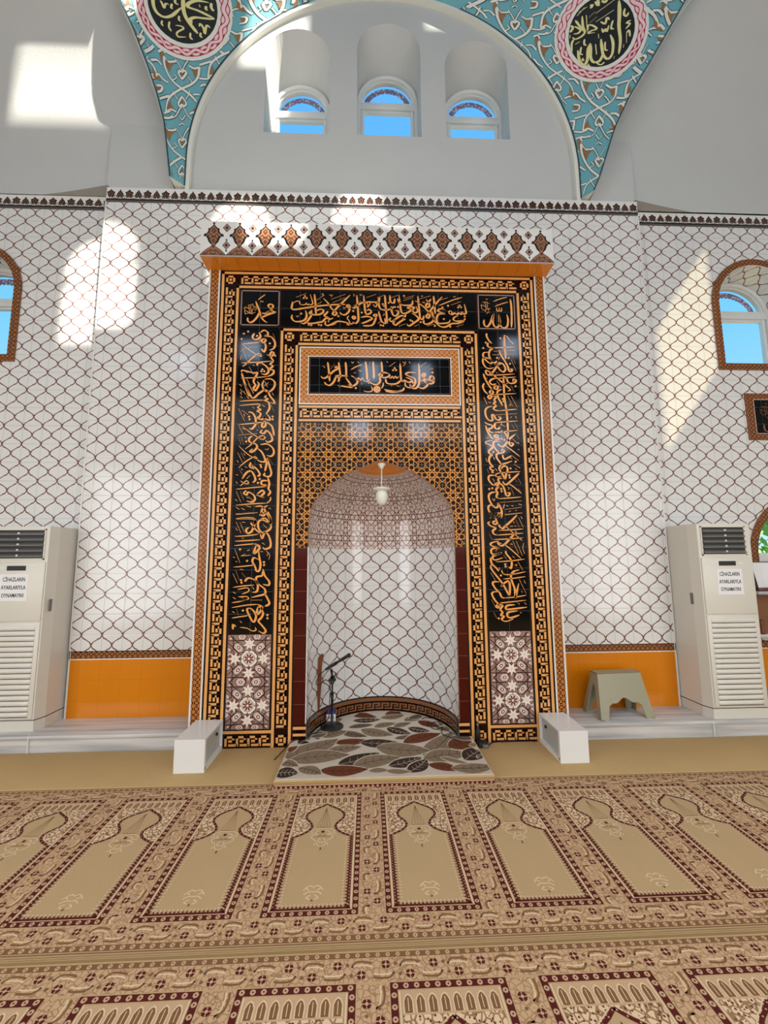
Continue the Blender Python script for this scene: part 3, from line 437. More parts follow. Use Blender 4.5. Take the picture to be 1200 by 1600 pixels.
CAL['right'] = [(0,1089,3937,1085,3909,1106,3861,1137,3827), (0,1101,3832,1091,3813,1106,3787,1165,3780), (2,1119,3779,1211,3784,1373,3793), (0,1269,3922,1265,3808,1271,3726,1272,3663), (1,1269,3919,1295,3904,1320,3864,1355,3829,1344,3825), (2,1151,3745,1368,3755), (2,1136,3706,1366,3717), (0,1145,3772,1112,3751,1103,3697,1127,3642,1159,3622,1181,3643), (0,1098,3734,1052,3727,1043,3689,1075,3642,1113,3615,1133,3629,1108,3661,1063,3674,1039,3655,1041,3614,1066,3574,1104,3559,1145,3571), (0,1210,3760,1221,3712,1252,3658,1288,3590,1300,3536,1325,3536,1334,3555,1307,3555), (0,1218,3627,1191,3616,1190,3575,1215,3542,1240,3527,1264,3549,1256,3590,1231,3617,1191,3601,1149,3541,1115,3505,1082,3492,1064,3520,1071,3540,1109,3520,1153,3480,1223,3420,1285,3361,1307,3337,1277,3326), (2,1089,3488,1200,3494,1357,3506),
  (0,1238,3481,1241,3400,1242,3267,1256,3134,1263,3002,1263,2839), (0,1238,3480,1270,3468,1282,3428,1307,3407,1353,3414,1368,3441,1342,3449,1335,3423), (0,1037,3506,1055,3452,1085,3392,1119,3339), (0,1109,3332,1095,3312,1114,3292,1131,3312,1119,3332), (0,1044,3405,1029,3371,1044,3325,1076,3292), (0,1159,3459,1120,3446,1099,3419,1124,3391,1165,3400), (2,1159,3455,1264,3465,1370,3474), (0,1156,3381,1142,3352,1168,3345,1183,3372,1156,3381), (0,1101,3299,1113,3265,1089,3244,1077,3265,1104,3285), (0,1126,3272,1158,3265,1137,3232,1151,3213,1129,3193,1154,3173,1128,3146,1147,3125,1198,3120), (2,1185,3120,1262,3129,1367,3138), (0,1219,3343,1180,3326,1172,3299,1180,3253,1201,3213,1220,3173),
  (2,1133,3286,1243,3293,1362,3301), (2,1131,3076,1359,3092), (0,1116,3166,1064,3152,1043,3112,1053,3053,1084,3019,1115,3026,1107,3067,1125,3079,1149,3033,1181,3027,1196,3053,1169,3059), (2,1328,3662,1371,3540), (2,1339,3696,1371,3612), (2,1171,3433,1214,3360), (2,1312,3388,1342,3324), (2,1275,3274,1322,3168), (2,1311,3274,1367,3158), (3,1035,3258,1050,3222), (3,1050,3222,1065,3185), (3,1079,3212,1091,3199),
  (3,1091,3199,1104,3209), (3,1291,3194,1303,3181), (3,1303,3181,1290,3171), (3,1191,2969,1206,3002), (3,1152,3602,1165,3609), (3,1106,3591,1118,3588), (3,1168,3521,1181,3514), (3,1268,3407,1280,3401), (3,1291,3048,1311,3062), (3,1344,3069,1355,3042), (3,1068,3462,1078,3456), (3,1207,3678,1200,3657),
  (4,1225,3884), (4,1184,3674), (4,1302,3675), (4,1314,3614), (4,1361,3378), (4,1225,3243), (4,1231,3219), (4,1233,3041), (4,1075,3837), (4,1047,3778), (0,1032,3004,1057,2986,1108,2968,1101,2942,1075,2934,1086,2903,1131,2897), (2,1112,2897,1208,2905,1364,2921),
  (0,1154,3005,1131,2975,1139,2939,1168,2935,1186,2956), (2,1135,2996,1212,3005,1368,3017), (0,1041,2968,1061,2903,1097,2844,1117,2837), (0,1143,2877,1126,2858,1142,2841,1161,2858,1143,2877), (1,1161,2855,1173,2832,1141,2824,1109,2835), (0,1193,2923,1239,2883,1262,2826,1273,2780,1291,2760,1310,2787,1283,2793), (0,1335,2882,1275,2832,1235,2780,1202,2753,1170,2766,1159,2786), (2,1228,2767,1296,2716,1371,2654), (0,1102,2815,1044,2805,1037,2786,1063,2779,1100,2752,1085,2728,1063,2708,1072,2681,1097,2675,1071,2651,1063,2612,1080,2574,1099,2555,1072,2547,1078,2523,1103,2515,1084,2496,1109,2490), (0,1185,2806,1127,2806,1110,2780,1125,2741,1155,2702,1180,2688,1219,2709,1201,2728,1186,2709), (0,1180,2683,1142,2680,1140,2644,1164,2605,1195,2579,1291,2610), (0,1195,2586,1162,2548,1167,2516,1196,2466,1214,2433,1229,2485,1243,2523,1232,2555,1200,2556,1180,2529),
  (0,1199,2675,1210,2630,1242,2637,1289,2664), (1,1249,2658,1294,2631), (1,1191,2496,1140,2485,1122,2465,1139,2451,1178,2458), (2,1159,2489,1261,2498,1369,2505), (0,1356,2490,1296,2434,1244,2388,1212,2375,1188,2407), (2,1244,2389,1305,2345,1372,2285), (0,1114,2465,1064,2465,1051,2427,1080,2383,1110,2363), (0,1124,2393,1117,2374,1139,2370,1146,2389,1124,2393), (0,1189,2437,1148,2432,1156,2396,1192,2358,1209,2307,1220,2268,1245,2268,1255,2293,1227,2293), (0,1122,2350,1148,2356,1121,2326,1134,2295,1122,2257,1143,2237), (2,1137,2237,1250,2243,1365,2254), (2,1154,2199,1369,2216),
  (2,1201,2131,1366,2153), (2,1199,2078,1371,2097), (0,1120,2300,1083,2298,1050,2276,1049,2232,1072,2182,1108,2149,1135,2163,1129,2196), (0,1132,2197,1158,2151,1169,2107,1160,2045), (0,1197,2182,1183,2138), (0,1078,2173,1046,2168,1039,2132,1068,2076,1098,2050), (0,1125,2095,1109,2079,1124,2062,1141,2079,1125,2095), (2,1301,2989,1331,2934), (2,1334,2996,1367,2934), (2,1301,2839,1350,2787), (2,1342,2895,1371,2830), (2,1252,2735,1276,2690),
  (2,1294,2664,1355,2613), (2,1309,2581,1352,2546), (2,1309,2434,1333,2396), (2,1341,2440,1370,2380), (2,1267,2348,1295,2266), (2,1038,2535,1058,2484), (2,1343,2339,1366,2295), (3,1040,2844,1055,2838), (3,1055,2838,1065,2851), (3,1198,2982,1217,2969), (3,1217,2969,1236,2956), (3,1102,2651,1115,2638),
  (3,1115,2638,1117,2619), (3,1117,2535,1132,2523), (3,1132,2523,1141,2510), (3,1032,2638,1037,2612), (3,1037,2612,1050,2599), (3,1088,2434,1106,2415), (3,1106,2415,1105,2402), (3,1080,2238,1098,2213), (3,1098,2213,1105,2238), (3,1236,2351,1254,2339), (3,1254,2339,1241,2326), (3,1357,2800,1370,2787),
  (3,1370,2787,1350,2791), (3,1354,2729,1367,2723), (3,1320,2536,1335,2523), (3,1352,2552,1368,2539), (3,1216,2169,1234,2163), (3,1266,2169,1284,2163), (3,1336,2185,1367,2175), (3,1238,2107,1257,2119), (3,1301,2119,1314,2125), (4,1232,3041), (4,1197,2835), (4,1224,2821),
  (4,1109,2699), (4,1273,2536), (4,1326,2602), (4,1257,2468), (4,1260,2445), (4,1054,2332), (4,1084,2339), (4,1172,2333), (4,1175,2309), (0,1054,2107,1064,2078,1092,2054), (0,1124,2098,1108,2070,1137,2063,1147,2092,1124,2098), (0,1154,2107,1159,2046),
  (0,1113,2019,1080,2011,1090,1989,1120,1997,1113,2019,1107,2048), (0,1050,2013,1031,1997,1060,1969,1103,1951,1073,1924,1086,1893,1123,1883), (2,1108,1883,1241,1892,1369,1902), (2,1132,1929,1258,1934,1371,1943), (2,1197,2083,1371,2099), (0,1316,2077,1262,2024,1200,1973,1169,1947,1142,1967,1136,1986), (1,1193,1978,1257,1916,1358,1828), (2,1077,1842,1217,1846,1367,1857), (0,1301,1915,1239,1850,1179,1792,1141,1784,1118,1813,1156,1799), (2,1178,1799,1249,1741,1335,1660), (0,1128,1827,1068,1814,1046,1793,1089,1769,1132,1762,1066,1755,1050,1728,1071,1699,1154,1713,1078,1690,1061,1663,1091,1647,1160,1669), (2,1091,1629,1245,1639,1372,1654),
  (0,1190,1734,1196,1704,1231,1660,1245,1618,1234,1567,1213,1583), (0,1314,1553,1255,1535,1231,1490,1243,1433,1262,1375,1266,1290,1279,1340,1303,1425), (1,1146,1555,1152,1525,1188,1508,1283,1517,1374,1535), (2,1157,1468,1267,1475,1371,1489), (0,1041,1670,1053,1613,1096,1569,1116,1541), (0,1046,1606,1044,1568,1093,1498,1148,1427,1189,1348,1209,1319,1218,1398,1207,1447,1170,1433,1131,1397), (0,1120,1441,1069,1443,1054,1424,1081,1376,1116,1341,1136,1298,1172,1291), (2,1157,1291,1274,1300,1370,1315), (0,1116,1349,1065,1349,1043,1329,1069,1272,1104,1230,1096,1202,1077,1212,1104,1230,1141,1221,1117,1188,1137,1158,1120,1132,1150,1123,1127,1095,1163,1076,1236,1096), (2,1119,1246,1177,1250,1368,1269), (0,1257,1228,1183,1220,1173,1187,1240,1190,1372,1204), (0,1282,1172,1189,1157,1186,1117,1222,1110,1296,1133),
  (2,1303,2029,1333,1959), (2,1330,2055,1370,1959), (2,1264,1828,1314,1705), (2,1297,1828,1350,1686), (3,1370,1806,1357,1762,1373,1704), (2,1167,1698,1194,1655), (2,1303,1632,1347,1550), (2,1310,1464,1370,1332), (2,1039,1527,1080,1456), (2,1038,1895,1066,1836), (2,1037,1276,1067,1216), (2,1054,1160,1081,1104),
  (2,1257,1263,1285,1242), (3,1244,1967,1274,1970), (3,1289,1974,1304,1967), (3,1276,2011,1290,2000), (3,1237,1792,1252,1803), (3,1252,1803,1259,1788), (3,1272,1597,1295,1604), (3,1295,1604,1286,1586), (3,1354,1453,1367,1425), (3,1327,1354,1334,1340), (3,1353,2062,1366,2040), (3,1118,1576,1128,1562),
  (3,1128,1562,1117,1555), (3,1048,2048,1063,2052), (3,1110,1756,1094,1727), (3,1254,1683,1275,1665), (3,1351,1248,1365,1227), (3,1293,1242,1299,1228), (3,1303,1157,1317,1150), (4,1181,1605), (4,1184,1585), (4,1135,1501), (4,1099,1104), (4,1297,1912),
  (4,1140,1405)]
PD = {'left': {}, 'right': {}}
PD['left']['scroll'] = [(6,971,8500,982,8486,992,8463), (5,990,7852,983,7802,980,7757), (5,956,8250,957,8201,963,8139,977,8081), (6,956,8250,968,8227,984,8205), (8,962,8216,984,8188,989,8156,981,8112,966,8162), (6,888,8221,900,8193,918,8161,939,8140,956,8126), (6,938,7923,948,7938,963,7949,984,7932), (8,932,8064,915,8063,936,7961,943,8016), (6,950,8046,938,8071,926,8091,917,8082,912,8066), (6,939,7500,978,7473), (5,825,8492,806,8475,788,8450,771,8402,759,8360), (5,875,8468,888,8418,899,8371,906,8321,910,8251,911,8193),
  (6,911,8186,901,8214,888,8243,872,8247,859,8245), (6,759,8360,769,8350,780,8336,789,8315,795,8296), (8,893,8339,902,8271,907,8211,888,8253,871,8262,885,8290), (8,796,8432,782,8384,790,8338,776,8355,761,8348,773,8409), (6,850,8433,853,8394,857,8351,854,8330,849,8324,845,8336,840,8351,834,8348,829,8348,824,8366,825,8389,837,8413,850,8433), (8,847,8408,849,8358,843,8371,836,8373), (7,877,8155,867,8177,855,8214,847,8282,838,8334,822,8312,804,8272,788,8256,776,8247), (6,922,8111,906,8124,889,8142,879,8164,873,8183), (7,843,8221,834,8203,824,8193,818,8221,815,8253), (7,834,8119,828,8137,821,8155,811,8156,803,8153), (6,955,8277,943,8300,927,8330,913,8358,902,8380), (7,891,8450,885,8432,877,8411,869,8395,864,8385),
  (7,830,8500,829,8471,831,8444,832,8423), (6,967,8344,954,8363,940,8389,936,8422,938,8448,949,8443,960,8431), (8,965,8411,943,8430,945,8391,959,8387), (5,917,8038,918,8000,916,7952,908,7910,895,7872,878,7841,855,7820), (5,872,7693,904,7644,931,7592,961,7523), (6,917,8038,908,8018,893,8005,868,8028,847,8054), (6,967,7492,926,7520,894,7528,871,7528), (8,908,8019,886,7993,858,8020,877,7964,885,7900,901,7941), (8,902,7614,939,7544,979,7487,919,7530,887,7543,903,7567), (6,815,7920,826,7942,825,7963,820,7980,814,7979,807,7977,801,7991), (7,851,8073,841,8057,828,8036,817,8011,807,7999,799,8028,793,8072,786,8115,781,8149), (7,959,7442,926,7464,882,7500),
  (6,992,7427,958,7449,935,7468), (7,903,7415,880,7433,854,7451), (6,967,7595,932,7627,907,7652), (7,868,7724,862,7708,854,7689), (7,855,7908,845,7900,839,7885,854,7856,872,7830), (6,992,7787,963,7811,949,7802,936,7786,916,7782,898,7782), (8,966,7785,946,7759,983,7741), (6,973,7649,956,7682,951,7706,973,7698), (5,950,7089,898,7077,861,7056,858,7007,863,6962), (5,774,7280,842,7221,942,7161), (6,863,6962,916,6947,986,6925), (8,917,7033,926,6981,938,6950,888,6946,858,7015),
  (6,993,7262,972,7280,960,7279,947,7278,927,7293,907,7307,888,7308,885,7294,934,7247,991,7201), (8,978,7223,980,7255,958,7257,929,7275), (7,970,7368,962,7354,952,7336,947,7311,935,7300,902,7331,858,7375), (7,925,7128,955,7099), (7,886,7265,874,7262,859,7256,847,7244,837,7234), (6,710,7132,732,7146,767,7154,824,7136,878,7114), (8,675,7271,635,7272,699,7170,707,7223), (6,719,7252,687,7276,654,7298,637,7290,627,7276), (6,660,6688,751,6653,885,6612), (6,969,6526,948,6510), (5,743,8481,724,8445,703,8414,681,8391,659,8378,637,8370), (5,617,8500,616,8458,625,8414,637,8370),
  (6,664,8457,677,8474,691,8495), (6,665,8493,664,8457), (7,703,8471,694,8462,686,8447,690,8424,696,8403), (7,655,8500,648,8499,640,8491,629,8479,620,8469), (6,786,8361,773,8383,758,8401,746,8390,733,8373,717,8367,704,8364), (8,778,8348,754,8377,734,8350,756,8339), (6,716,8277,721,8300,734,8294,746,8282), (8,749,8264,725,8283,739,8242), (6,539,8380,556,8391), (8,573,8482,557,8478,537,8398,564,8445), (6,582,8471,580,8488,576,8500,566,8494,555,8481), (5,645,7241,651,7204,654,7156,640,7115,613,7078,570,7049,513,7029,442,7021,365,7018,286,7014,208,7008,129,6997,56,6976),
  (5,185,7354,171,7311,160,7252,174,7196,210,7138,277,7079,365,7018,455,6956,547,6895,628,6840,702,6782,768,6705,821,6641), (6,645,7241,626,7223,591,7212,530,7238,479,7267), (6,185,7354,209,7332,241,7309,280,7304,310,7305), (6,826,6634,744,6668,649,6704,554,6715,479,6717), (6,37,6848,84,6821,120,6798), (8,627,7223,575,7201,507,7231,556,7173,583,7107,619,7147), (8,190,7323,236,7293,276,7289,238,7263,199,7224,178,7273), (8,616,6808,710,6730,780,6663,639,6716,540,6732,603,6758), (8,95,6953,40,6903,87,6847,13,6873), (6,377,7118,406,7135,433,7156,430,7178,418,7195,403,7195,386,7194,373,7209,359,7223,336,7224,322,7210,345,7164,377,7118), (8,379,7140,408,7171,384,7174,362,7192), (6,349,6929,384,6884,421,6835,416,6813,392,6808,365,6823,335,6842,304,6842,276,6843,249,6865,245,6891,297,6913,349,6929),
  (8,345,6903,374,6846,338,6863,302,6869), (7,488,7284,466,7270,437,7252,411,7227,388,7216,370,7247,356,7292,338,7335,323,7369), (7,641,6612,565,6639,473,6684,396,6763,329,6824,256,6805,172,6767,89,6754,26,6749), (6,971,6548,857,6567,730,6593,649,6621,600,6643), (7,400,6696,359,6679,304,6671,260,6705,232,6742), (7,397,6585,352,6608,297,6630,241,6634,197,6633), (6,926,6745,817,6783,713,6820,640,6848), (7,544,6928,522,6912,494,6892,463,6879,439,6870), (7,221,7046,226,7018,235,6982,253,6950,269,6926), (7,507,7119,482,7112,467,7097,507,7066,556,7038), (7,301,7182,283,7179,260,7173,235,7161,214,7151), (6,975,6952,892,6983,807,7011,769,7003,737,6988,680,6986,633,6987),
  (8,959,6941,818,6984,770,6959,876,6938), (6,937,6806,841,6840,791,6877,781,6903,843,6893,915,6874), (8,958,6851,823,6882,864,6840,947,6829), (6,22,7315,52,7281,97,7258,138,7241), (6,52,7073,103,7054,146,7032), (6,83,7169,64,7193,41,7215,13,7207), (5,966,6328,883,6288,764,6258,611,6237,426,6230,225,6229,24,6226), (5,225,6229,472,6157,706,6089,891,6029), (6,942,6450,840,6440,665,6472,520,6509), (8,944,6451,793,6428,600,6466,738,6397,807,6322,911,6365), (8,857,5995,685,5915,822,5942), (6,239,6343,320,6361,392,6384,383,6410,346,6430,304,6431,258,6430,217,6448,176,6465,111,6467,73,6452,144,6397,239,6343),
  (8,244,6368,320,6402,252,6407,189,6428), (6,217,6129,314,6078,409,6024,400,6001,347,5995,282,6011,209,6032,137,6031,69,6033), (6,95,6111,217,6129), (8,215,6099,299,6037,211,6055,123,6062), (7,538,6528,479,6513,397,6493,326,6466,259,6455,206,6492,159,6544,104,6595,67,6635), (7,364,5946,200,6012,36,5991), (7,696,6125,645,6107,576,6086,505,6072,447,6062), (7,597,6339,529,6331,488,6315,597,6279,726,6246), (5,550,8459,536,8428,517,8388), (5,359,8252,331,8244,303,8234,273,8221,243,8201,209,8161,181,8125), (5,402,8499,381,8465,358,8420,347,8379,344,8337,349,8295,359,8252), (6,550,8459,535,8442,516,8429,503,8444,494,8463),
  (6,402,8499,404,8485,410,8471,425,8471,438,8475), (6,181,8125,191,8116,203,8102,209,8082,212,8066), (8,535,8442,506,8418,491,8436,487,8393,470,8340,500,8377), (8,393,8476,403,8458,419,8460,394,8435,366,8402,372,8438), (8,249,8185,218,8144,217,8102,202,8119,181,8114,213,8167), (6,399,8333,416,8349,434,8368,441,8386,442,8399,436,8397,430,8395,430,8406,429,8416,420,8414,410,8402,403,8367,399,8333), (8,408,8351,430,8378,421,8378,419,8391), (7,504,8477,490,8464,471,8446,451,8424,438,8413,442,8436,453,8470,461,8500), (7,191,8031,172,8024), (7,319,8265,312,8243,304,8216,300,8191,297,8173), (7,447,8344,435,8336,424,8323), (7,392,8378,384,8374,373,8367,360,8357,349,8347),
  (6,318,8473,318,8454,322,8432,334,8419,346,8410), (6,228,8253,246,8266,267,8276,280,8264,289,8250), (8,294,8363,276,8360,246,8283,281,8327), (6,304,8351,303,8368,300,8382,286,8374,274,8362), (5,81,7634,39,7631), (5,55,7920,32,7881,8,7830), (5,17,7682,39,7631,58,7578,75,7527,85,7480,86,7432,69,7366,49,7312), (6,55,7920,62,7901,76,7881,98,7878,118,7880), (6,45,7306,33,7334,13,7363), (8,47,7892,67,7867,92,7866,59,7841,23,7807,25,7848), (8,60,7452,58,7387,46,7330,16,7373,24,7409), (6,105,7810,92,7798,88,7757,88,7718),
  (6,192,7379,168,7403,140,7434,114,7464,95,7488), (7,90,7555,71,7541,47,7524,25,7512,9,7503), (7,69,7772,57,7769,42,7763,23,7753,8,7743), (5,350,8491,326,8449), (6,323,8445,325,8464,324,8483,310,8485,294,8482), (8,329,8462,328,8490,315,8495), (7,274,8419,273,8434,277,8460), (7,250,8496,225,8484,209,8477), (6,300,8391,290,8399,280,8411,280,8426,282,8439), (7,267,8464,250,8450,235,8442,241,8462,252,8484), (7,213,8390,215,8402,214,8415,205,8415,195,8412), (5,263,8336,244,8307,217,8269,187,8235,153,8204,118,8179,83,8160,50,8150,17,8144),
  (5,91,8384,65,8351,35,8307,18,8267,9,8227,11,8186,17,8144,21,8101,22,8058,18,8019,6,7977), (6,263,8336,243,8320,221,8309,206,8324,197,8343), (6,91,8384,93,8369,99,8355,116,8354,132,8358), (8,244,8321,207,8299,192,8317,183,8275,158,8225,196,8259), (8,79,8361,89,8343,108,8343,77,8321,42,8290,52,8324), (6,74,8221,95,8236,118,8254,128,8271,131,8283,124,8282,116,8280,117,8290,117,8300,107,8299,94,8288,82,8254,74,8221), (8,86,8238,114,8264,105,8264,104,8276), (7,210,8357,192,8344,169,8327,144,8307,127,8297,134,8319,149,8352,161,8383,170,8407), (6,63,7936,55,7956,44,7982,34,8007,27,8026), (7,40,8084,22,8070), (7,131,8230,116,8222,102,8210,102,8189,106,8169), (7,70,8265,61,8261,48,8255,31,8245,17,8236),
  (6,217,8123,206,8144,191,8161,171,8153,149,8139,125,8135,107,8133), (8,203,8113,178,8141,144,8118,170,8106), (6,113,7988,101,8005,92,8027,99,8055,113,8075,128,8069,141,8057), (8,140,8041,114,8059,99,8028,121,8023), (6,6,8307,20,8298), (5,102,8493,88,8463,69,8430,34,8382), (8,63,8441,36,8396,8,8355,9,8383,27,8408), (6,62,8500,46,8476,26,8448,11,8434), (6,8,8472,36,8488,62,8500), (8,45,8485,20,8452,19,8460,12,8462), (6,105,8402,103,8417,101,8436,99,8455,98,8469), (7,105,8500,84,8488,66,8478,53,8470),
  (6,157,8448,151,8460,150,8476,162,8497), (8,192,8491,156,8477,171,8475)]
PD['left']['rim'] = [(9,241,8117,190,8035,146,7948,112,7858,90,7766,85,7674,98,7587,133,7505,193,7433,276,7373,379,7327,491,7297,603,7285,706,7291,790,7316,846,7357,873,7414,877,7483,871,7565,865,7660,850,7761,836,7867,816,7972,792,8071,769,8163,742,8242,713,8307,681,8355,646,8387,608,8402,565,8401,517,8385,466,8354,411,8311,354,8257,297,8191)]
PD['left']['red'] = [(9,256,8100,210,8024,170,7943,140,7858,121,7772,118,7687,131,7605,163,7530,218,7463,293,7408,384,7366,485,7339,585,7328,676,7333,749,7356,799,7393,827,7445,834,7509,839,7587,835,7675,824,7768,813,7867,796,7963,774,8055,752,8141,727,8215,700,8275,669,8321,635,8351,598,8365,557,8365,512,8351,464,8323,413,8283,360,8231,307,8170)]
PD['left']['inner'] = [(9,289,8065,253,8000,222,7931,199,7859,186,7786,186,7714,199,7646,226,7583,267,7527,326,7481,395,7446,470,7424,544,7415,613,7420,670,7438,713,7470,739,7513,759,7568,772,7634,773,7706,770,7784,763,7866,751,7946,734,8023,715,8093,694,8156,670,8207,642,8246,612,8273,579,8287,543,8288,503,8276,462,8253,418,8219,374,8176,331,8124)]
PD['left']['disc'] = [(9,308,8045,276,7986,250,7924,231,7859,220,7793,221,7729,233,7668,258,7611,294,7561,342,7520,400,7489,464,7469,527,7461,585,7466,635,7482,673,7510,702,7549,725,7600,738,7658,741,7723,741,7793,737,7866,727,7937,712,8005,695,8068,676,8124,653,8171,628,8207,600,8231,569,8244,535,8245,499,8235,462,8215,422,8185,383,8146,344,8099)]
PD['left']['letters'] = [(0,702,7788,698,7739,689,7665,656,7624,594,7630,533,7700,491,7819), (0,518,7978,481,7839,449,7770,403,7723,352,7690,307,7666), (0,378,7730,401,7758,376,7805,325,7843,258,7895), (0,261,7900,333,7893,390,7884,452,7866,457,7905,421,7973,353,8018), (1,644,7766,629,7753,608,7715,600,7769,578,7777), (1,559,7806,557,7760,543,7762), (1,547,7864,540,7832,515,7834), (1,485,7729,481,7688,462,7689), (1,612,7581,619,7543,600,7535), (1,550,7617,551,7557,523,7531), (1,499,7612,453,7638,428,7629,473,7550,454,7519,387,7563), (1,364,7632,352,7584,326,7580),
  (1,289,7693,282,7659,260,7655), (1,319,7741,324,7774,289,7752,257,7704,278,7794,247,7789), (1,340,8027,321,7983,295,7965), (1,396,7950,382,7928), (1,352,7973,347,7946,331,7939)]
PD['left']['strand_a'] = [(9,273,8083,258,8073,245,8060,234,8046,227,8029,222,8010,220,7991,219,7972,217,7955,213,7939,205,7923,193,7908,180,7892,166,7876,155,7858,148,7840,146,7823,149,7806,156,7790,163,7775,168,7761,170,7745,167,7728,161,7710,153,7690,146,7669,141,7649,142,7631,149,7616,161,7604,176,7595,192,7587,206,7578,215,7567,221,7551,224,7532,228,7511,232,7490,240,7471,253,7457,270,7448,289,7444,310,7445,330,7446,348,7445,365,7440,381,7430,397,7415,414,7398,433,7380,453,7367,474,7359,494,7358,511,7364,527,7374,540,7385,554,7393,569,7396,587,7393,608,7386,632,7375,657,7366,680,7360,698,7361,709,7369,714,7384,715,7401,715,7419,716,7434,722,7445,733,7450,749,7451,768,7451,786,7451,800,7455,807,7464,807,7479,800,7498,790,7520,782,7542,779,7562,780,7579,785,7591,794,7601,804,7611,815,7621,821,7635,823,7651,820,7671,812,7692,802,7715,792,7736,785,7756,782,7775,783,7793,787,7810,793,7828,798,7847,800,7867,799,7887,794,7907,786,7925,776,7942,766,7958,758,7974,753,7991,750,8009,750,8028,751,8050,753,8073,752,8094,749,8113,743,8128,735,8139,725,8147,715,8154,706,8162,700,8173,696,8187,694,8206,693,8226,691,8247,688,8265,683,8278,675,8285,666,8286,656,8284,646,8280,636,8279,629,8282,623,8290,618,8303,614,8318,610,8332,604,8343,597,8348,588,8346,578,8339,567,8328,556,8317,546,8308,537,8303,529,8304,522,8309,514,8316,506,8323,497,8325,487,8323,477,8314,466,8300,456,8284,446,8267,436,8252,427,8242,417,8236,406,8233,395,8232,383,8230,371,8225,359,8215,349,8201,340,8184,332,8164,325,8145,318,8127,310,8113,299,8101,287,8092,273,8083)]
PD['left']['strand_b'] = [(9,273,8083,268,8063,263,8045,256,8030,247,8016,234,8003,220,7991,206,7977,193,7962,184,7946,179,7928,178,7910,180,7892,183,7875,184,7859,182,7842,177,7826,167,7809,156,7790,144,7771,136,7752,132,7734,135,7717,142,7702,153,7690,165,7678,175,7666,181,7652,182,7636,180,7616,176,7595,174,7573,174,7553,180,7536,192,7524,209,7516,228,7511,246,7508,263,7503,278,7495,289,7482,300,7464,310,7445,322,7425,337,7408,355,7396,374,7391,394,7393,414,7398,432,7404,450,7408,467,7407,485,7400,505,7388,527,7374,550,7360,574,7350,595,7347,611,7351,623,7361,632,7375,639,7390,647,7402,658,7409,673,7410,692,7407,715,7401,738,7397,757,7396,770,7401,775,7413,774,7430,768,7451,761,7471,758,7488,759,7502,765,7510,777,7516,790,7520,803,7525,813,7534,818,7547,818,7566,813,7588,804,7611,796,7633,790,7654,788,7672,790,7687,795,7701,802,7715,808,7729,812,7746,813,7765,809,7786,802,7807,793,7828,784,7847,776,7866,772,7884,771,7903,773,7922,776,7942,779,7964,779,7985,776,8005,770,8022,761,8037,751,8050,742,8062,734,8074,728,8088,725,8105,724,8125,725,8147,724,8170,723,8190,718,8206,712,8217,703,8224,693,8226,683,8228,674,8231,667,8238,662,8250,659,8265,656,8284,653,8301,649,8316,642,8325,634,8328,625,8324,614,8318,604,8310,594,8305,586,8304,579,8308,573,8317,567,8328,561,8339,553,8345,545,8346,535,8341,525,8330,514,8316,503,8302,493,8290,484,8282,475,8279,466,8281,456,8284,446,8286,435,8284,425,8278,414,8266,404,8251,395,8232,386,8214,377,8197,368,8185,357,8176,345,8169,332,8164,319,8158,306,8149,295,8137,285,8121,278,8102,273,8083)]
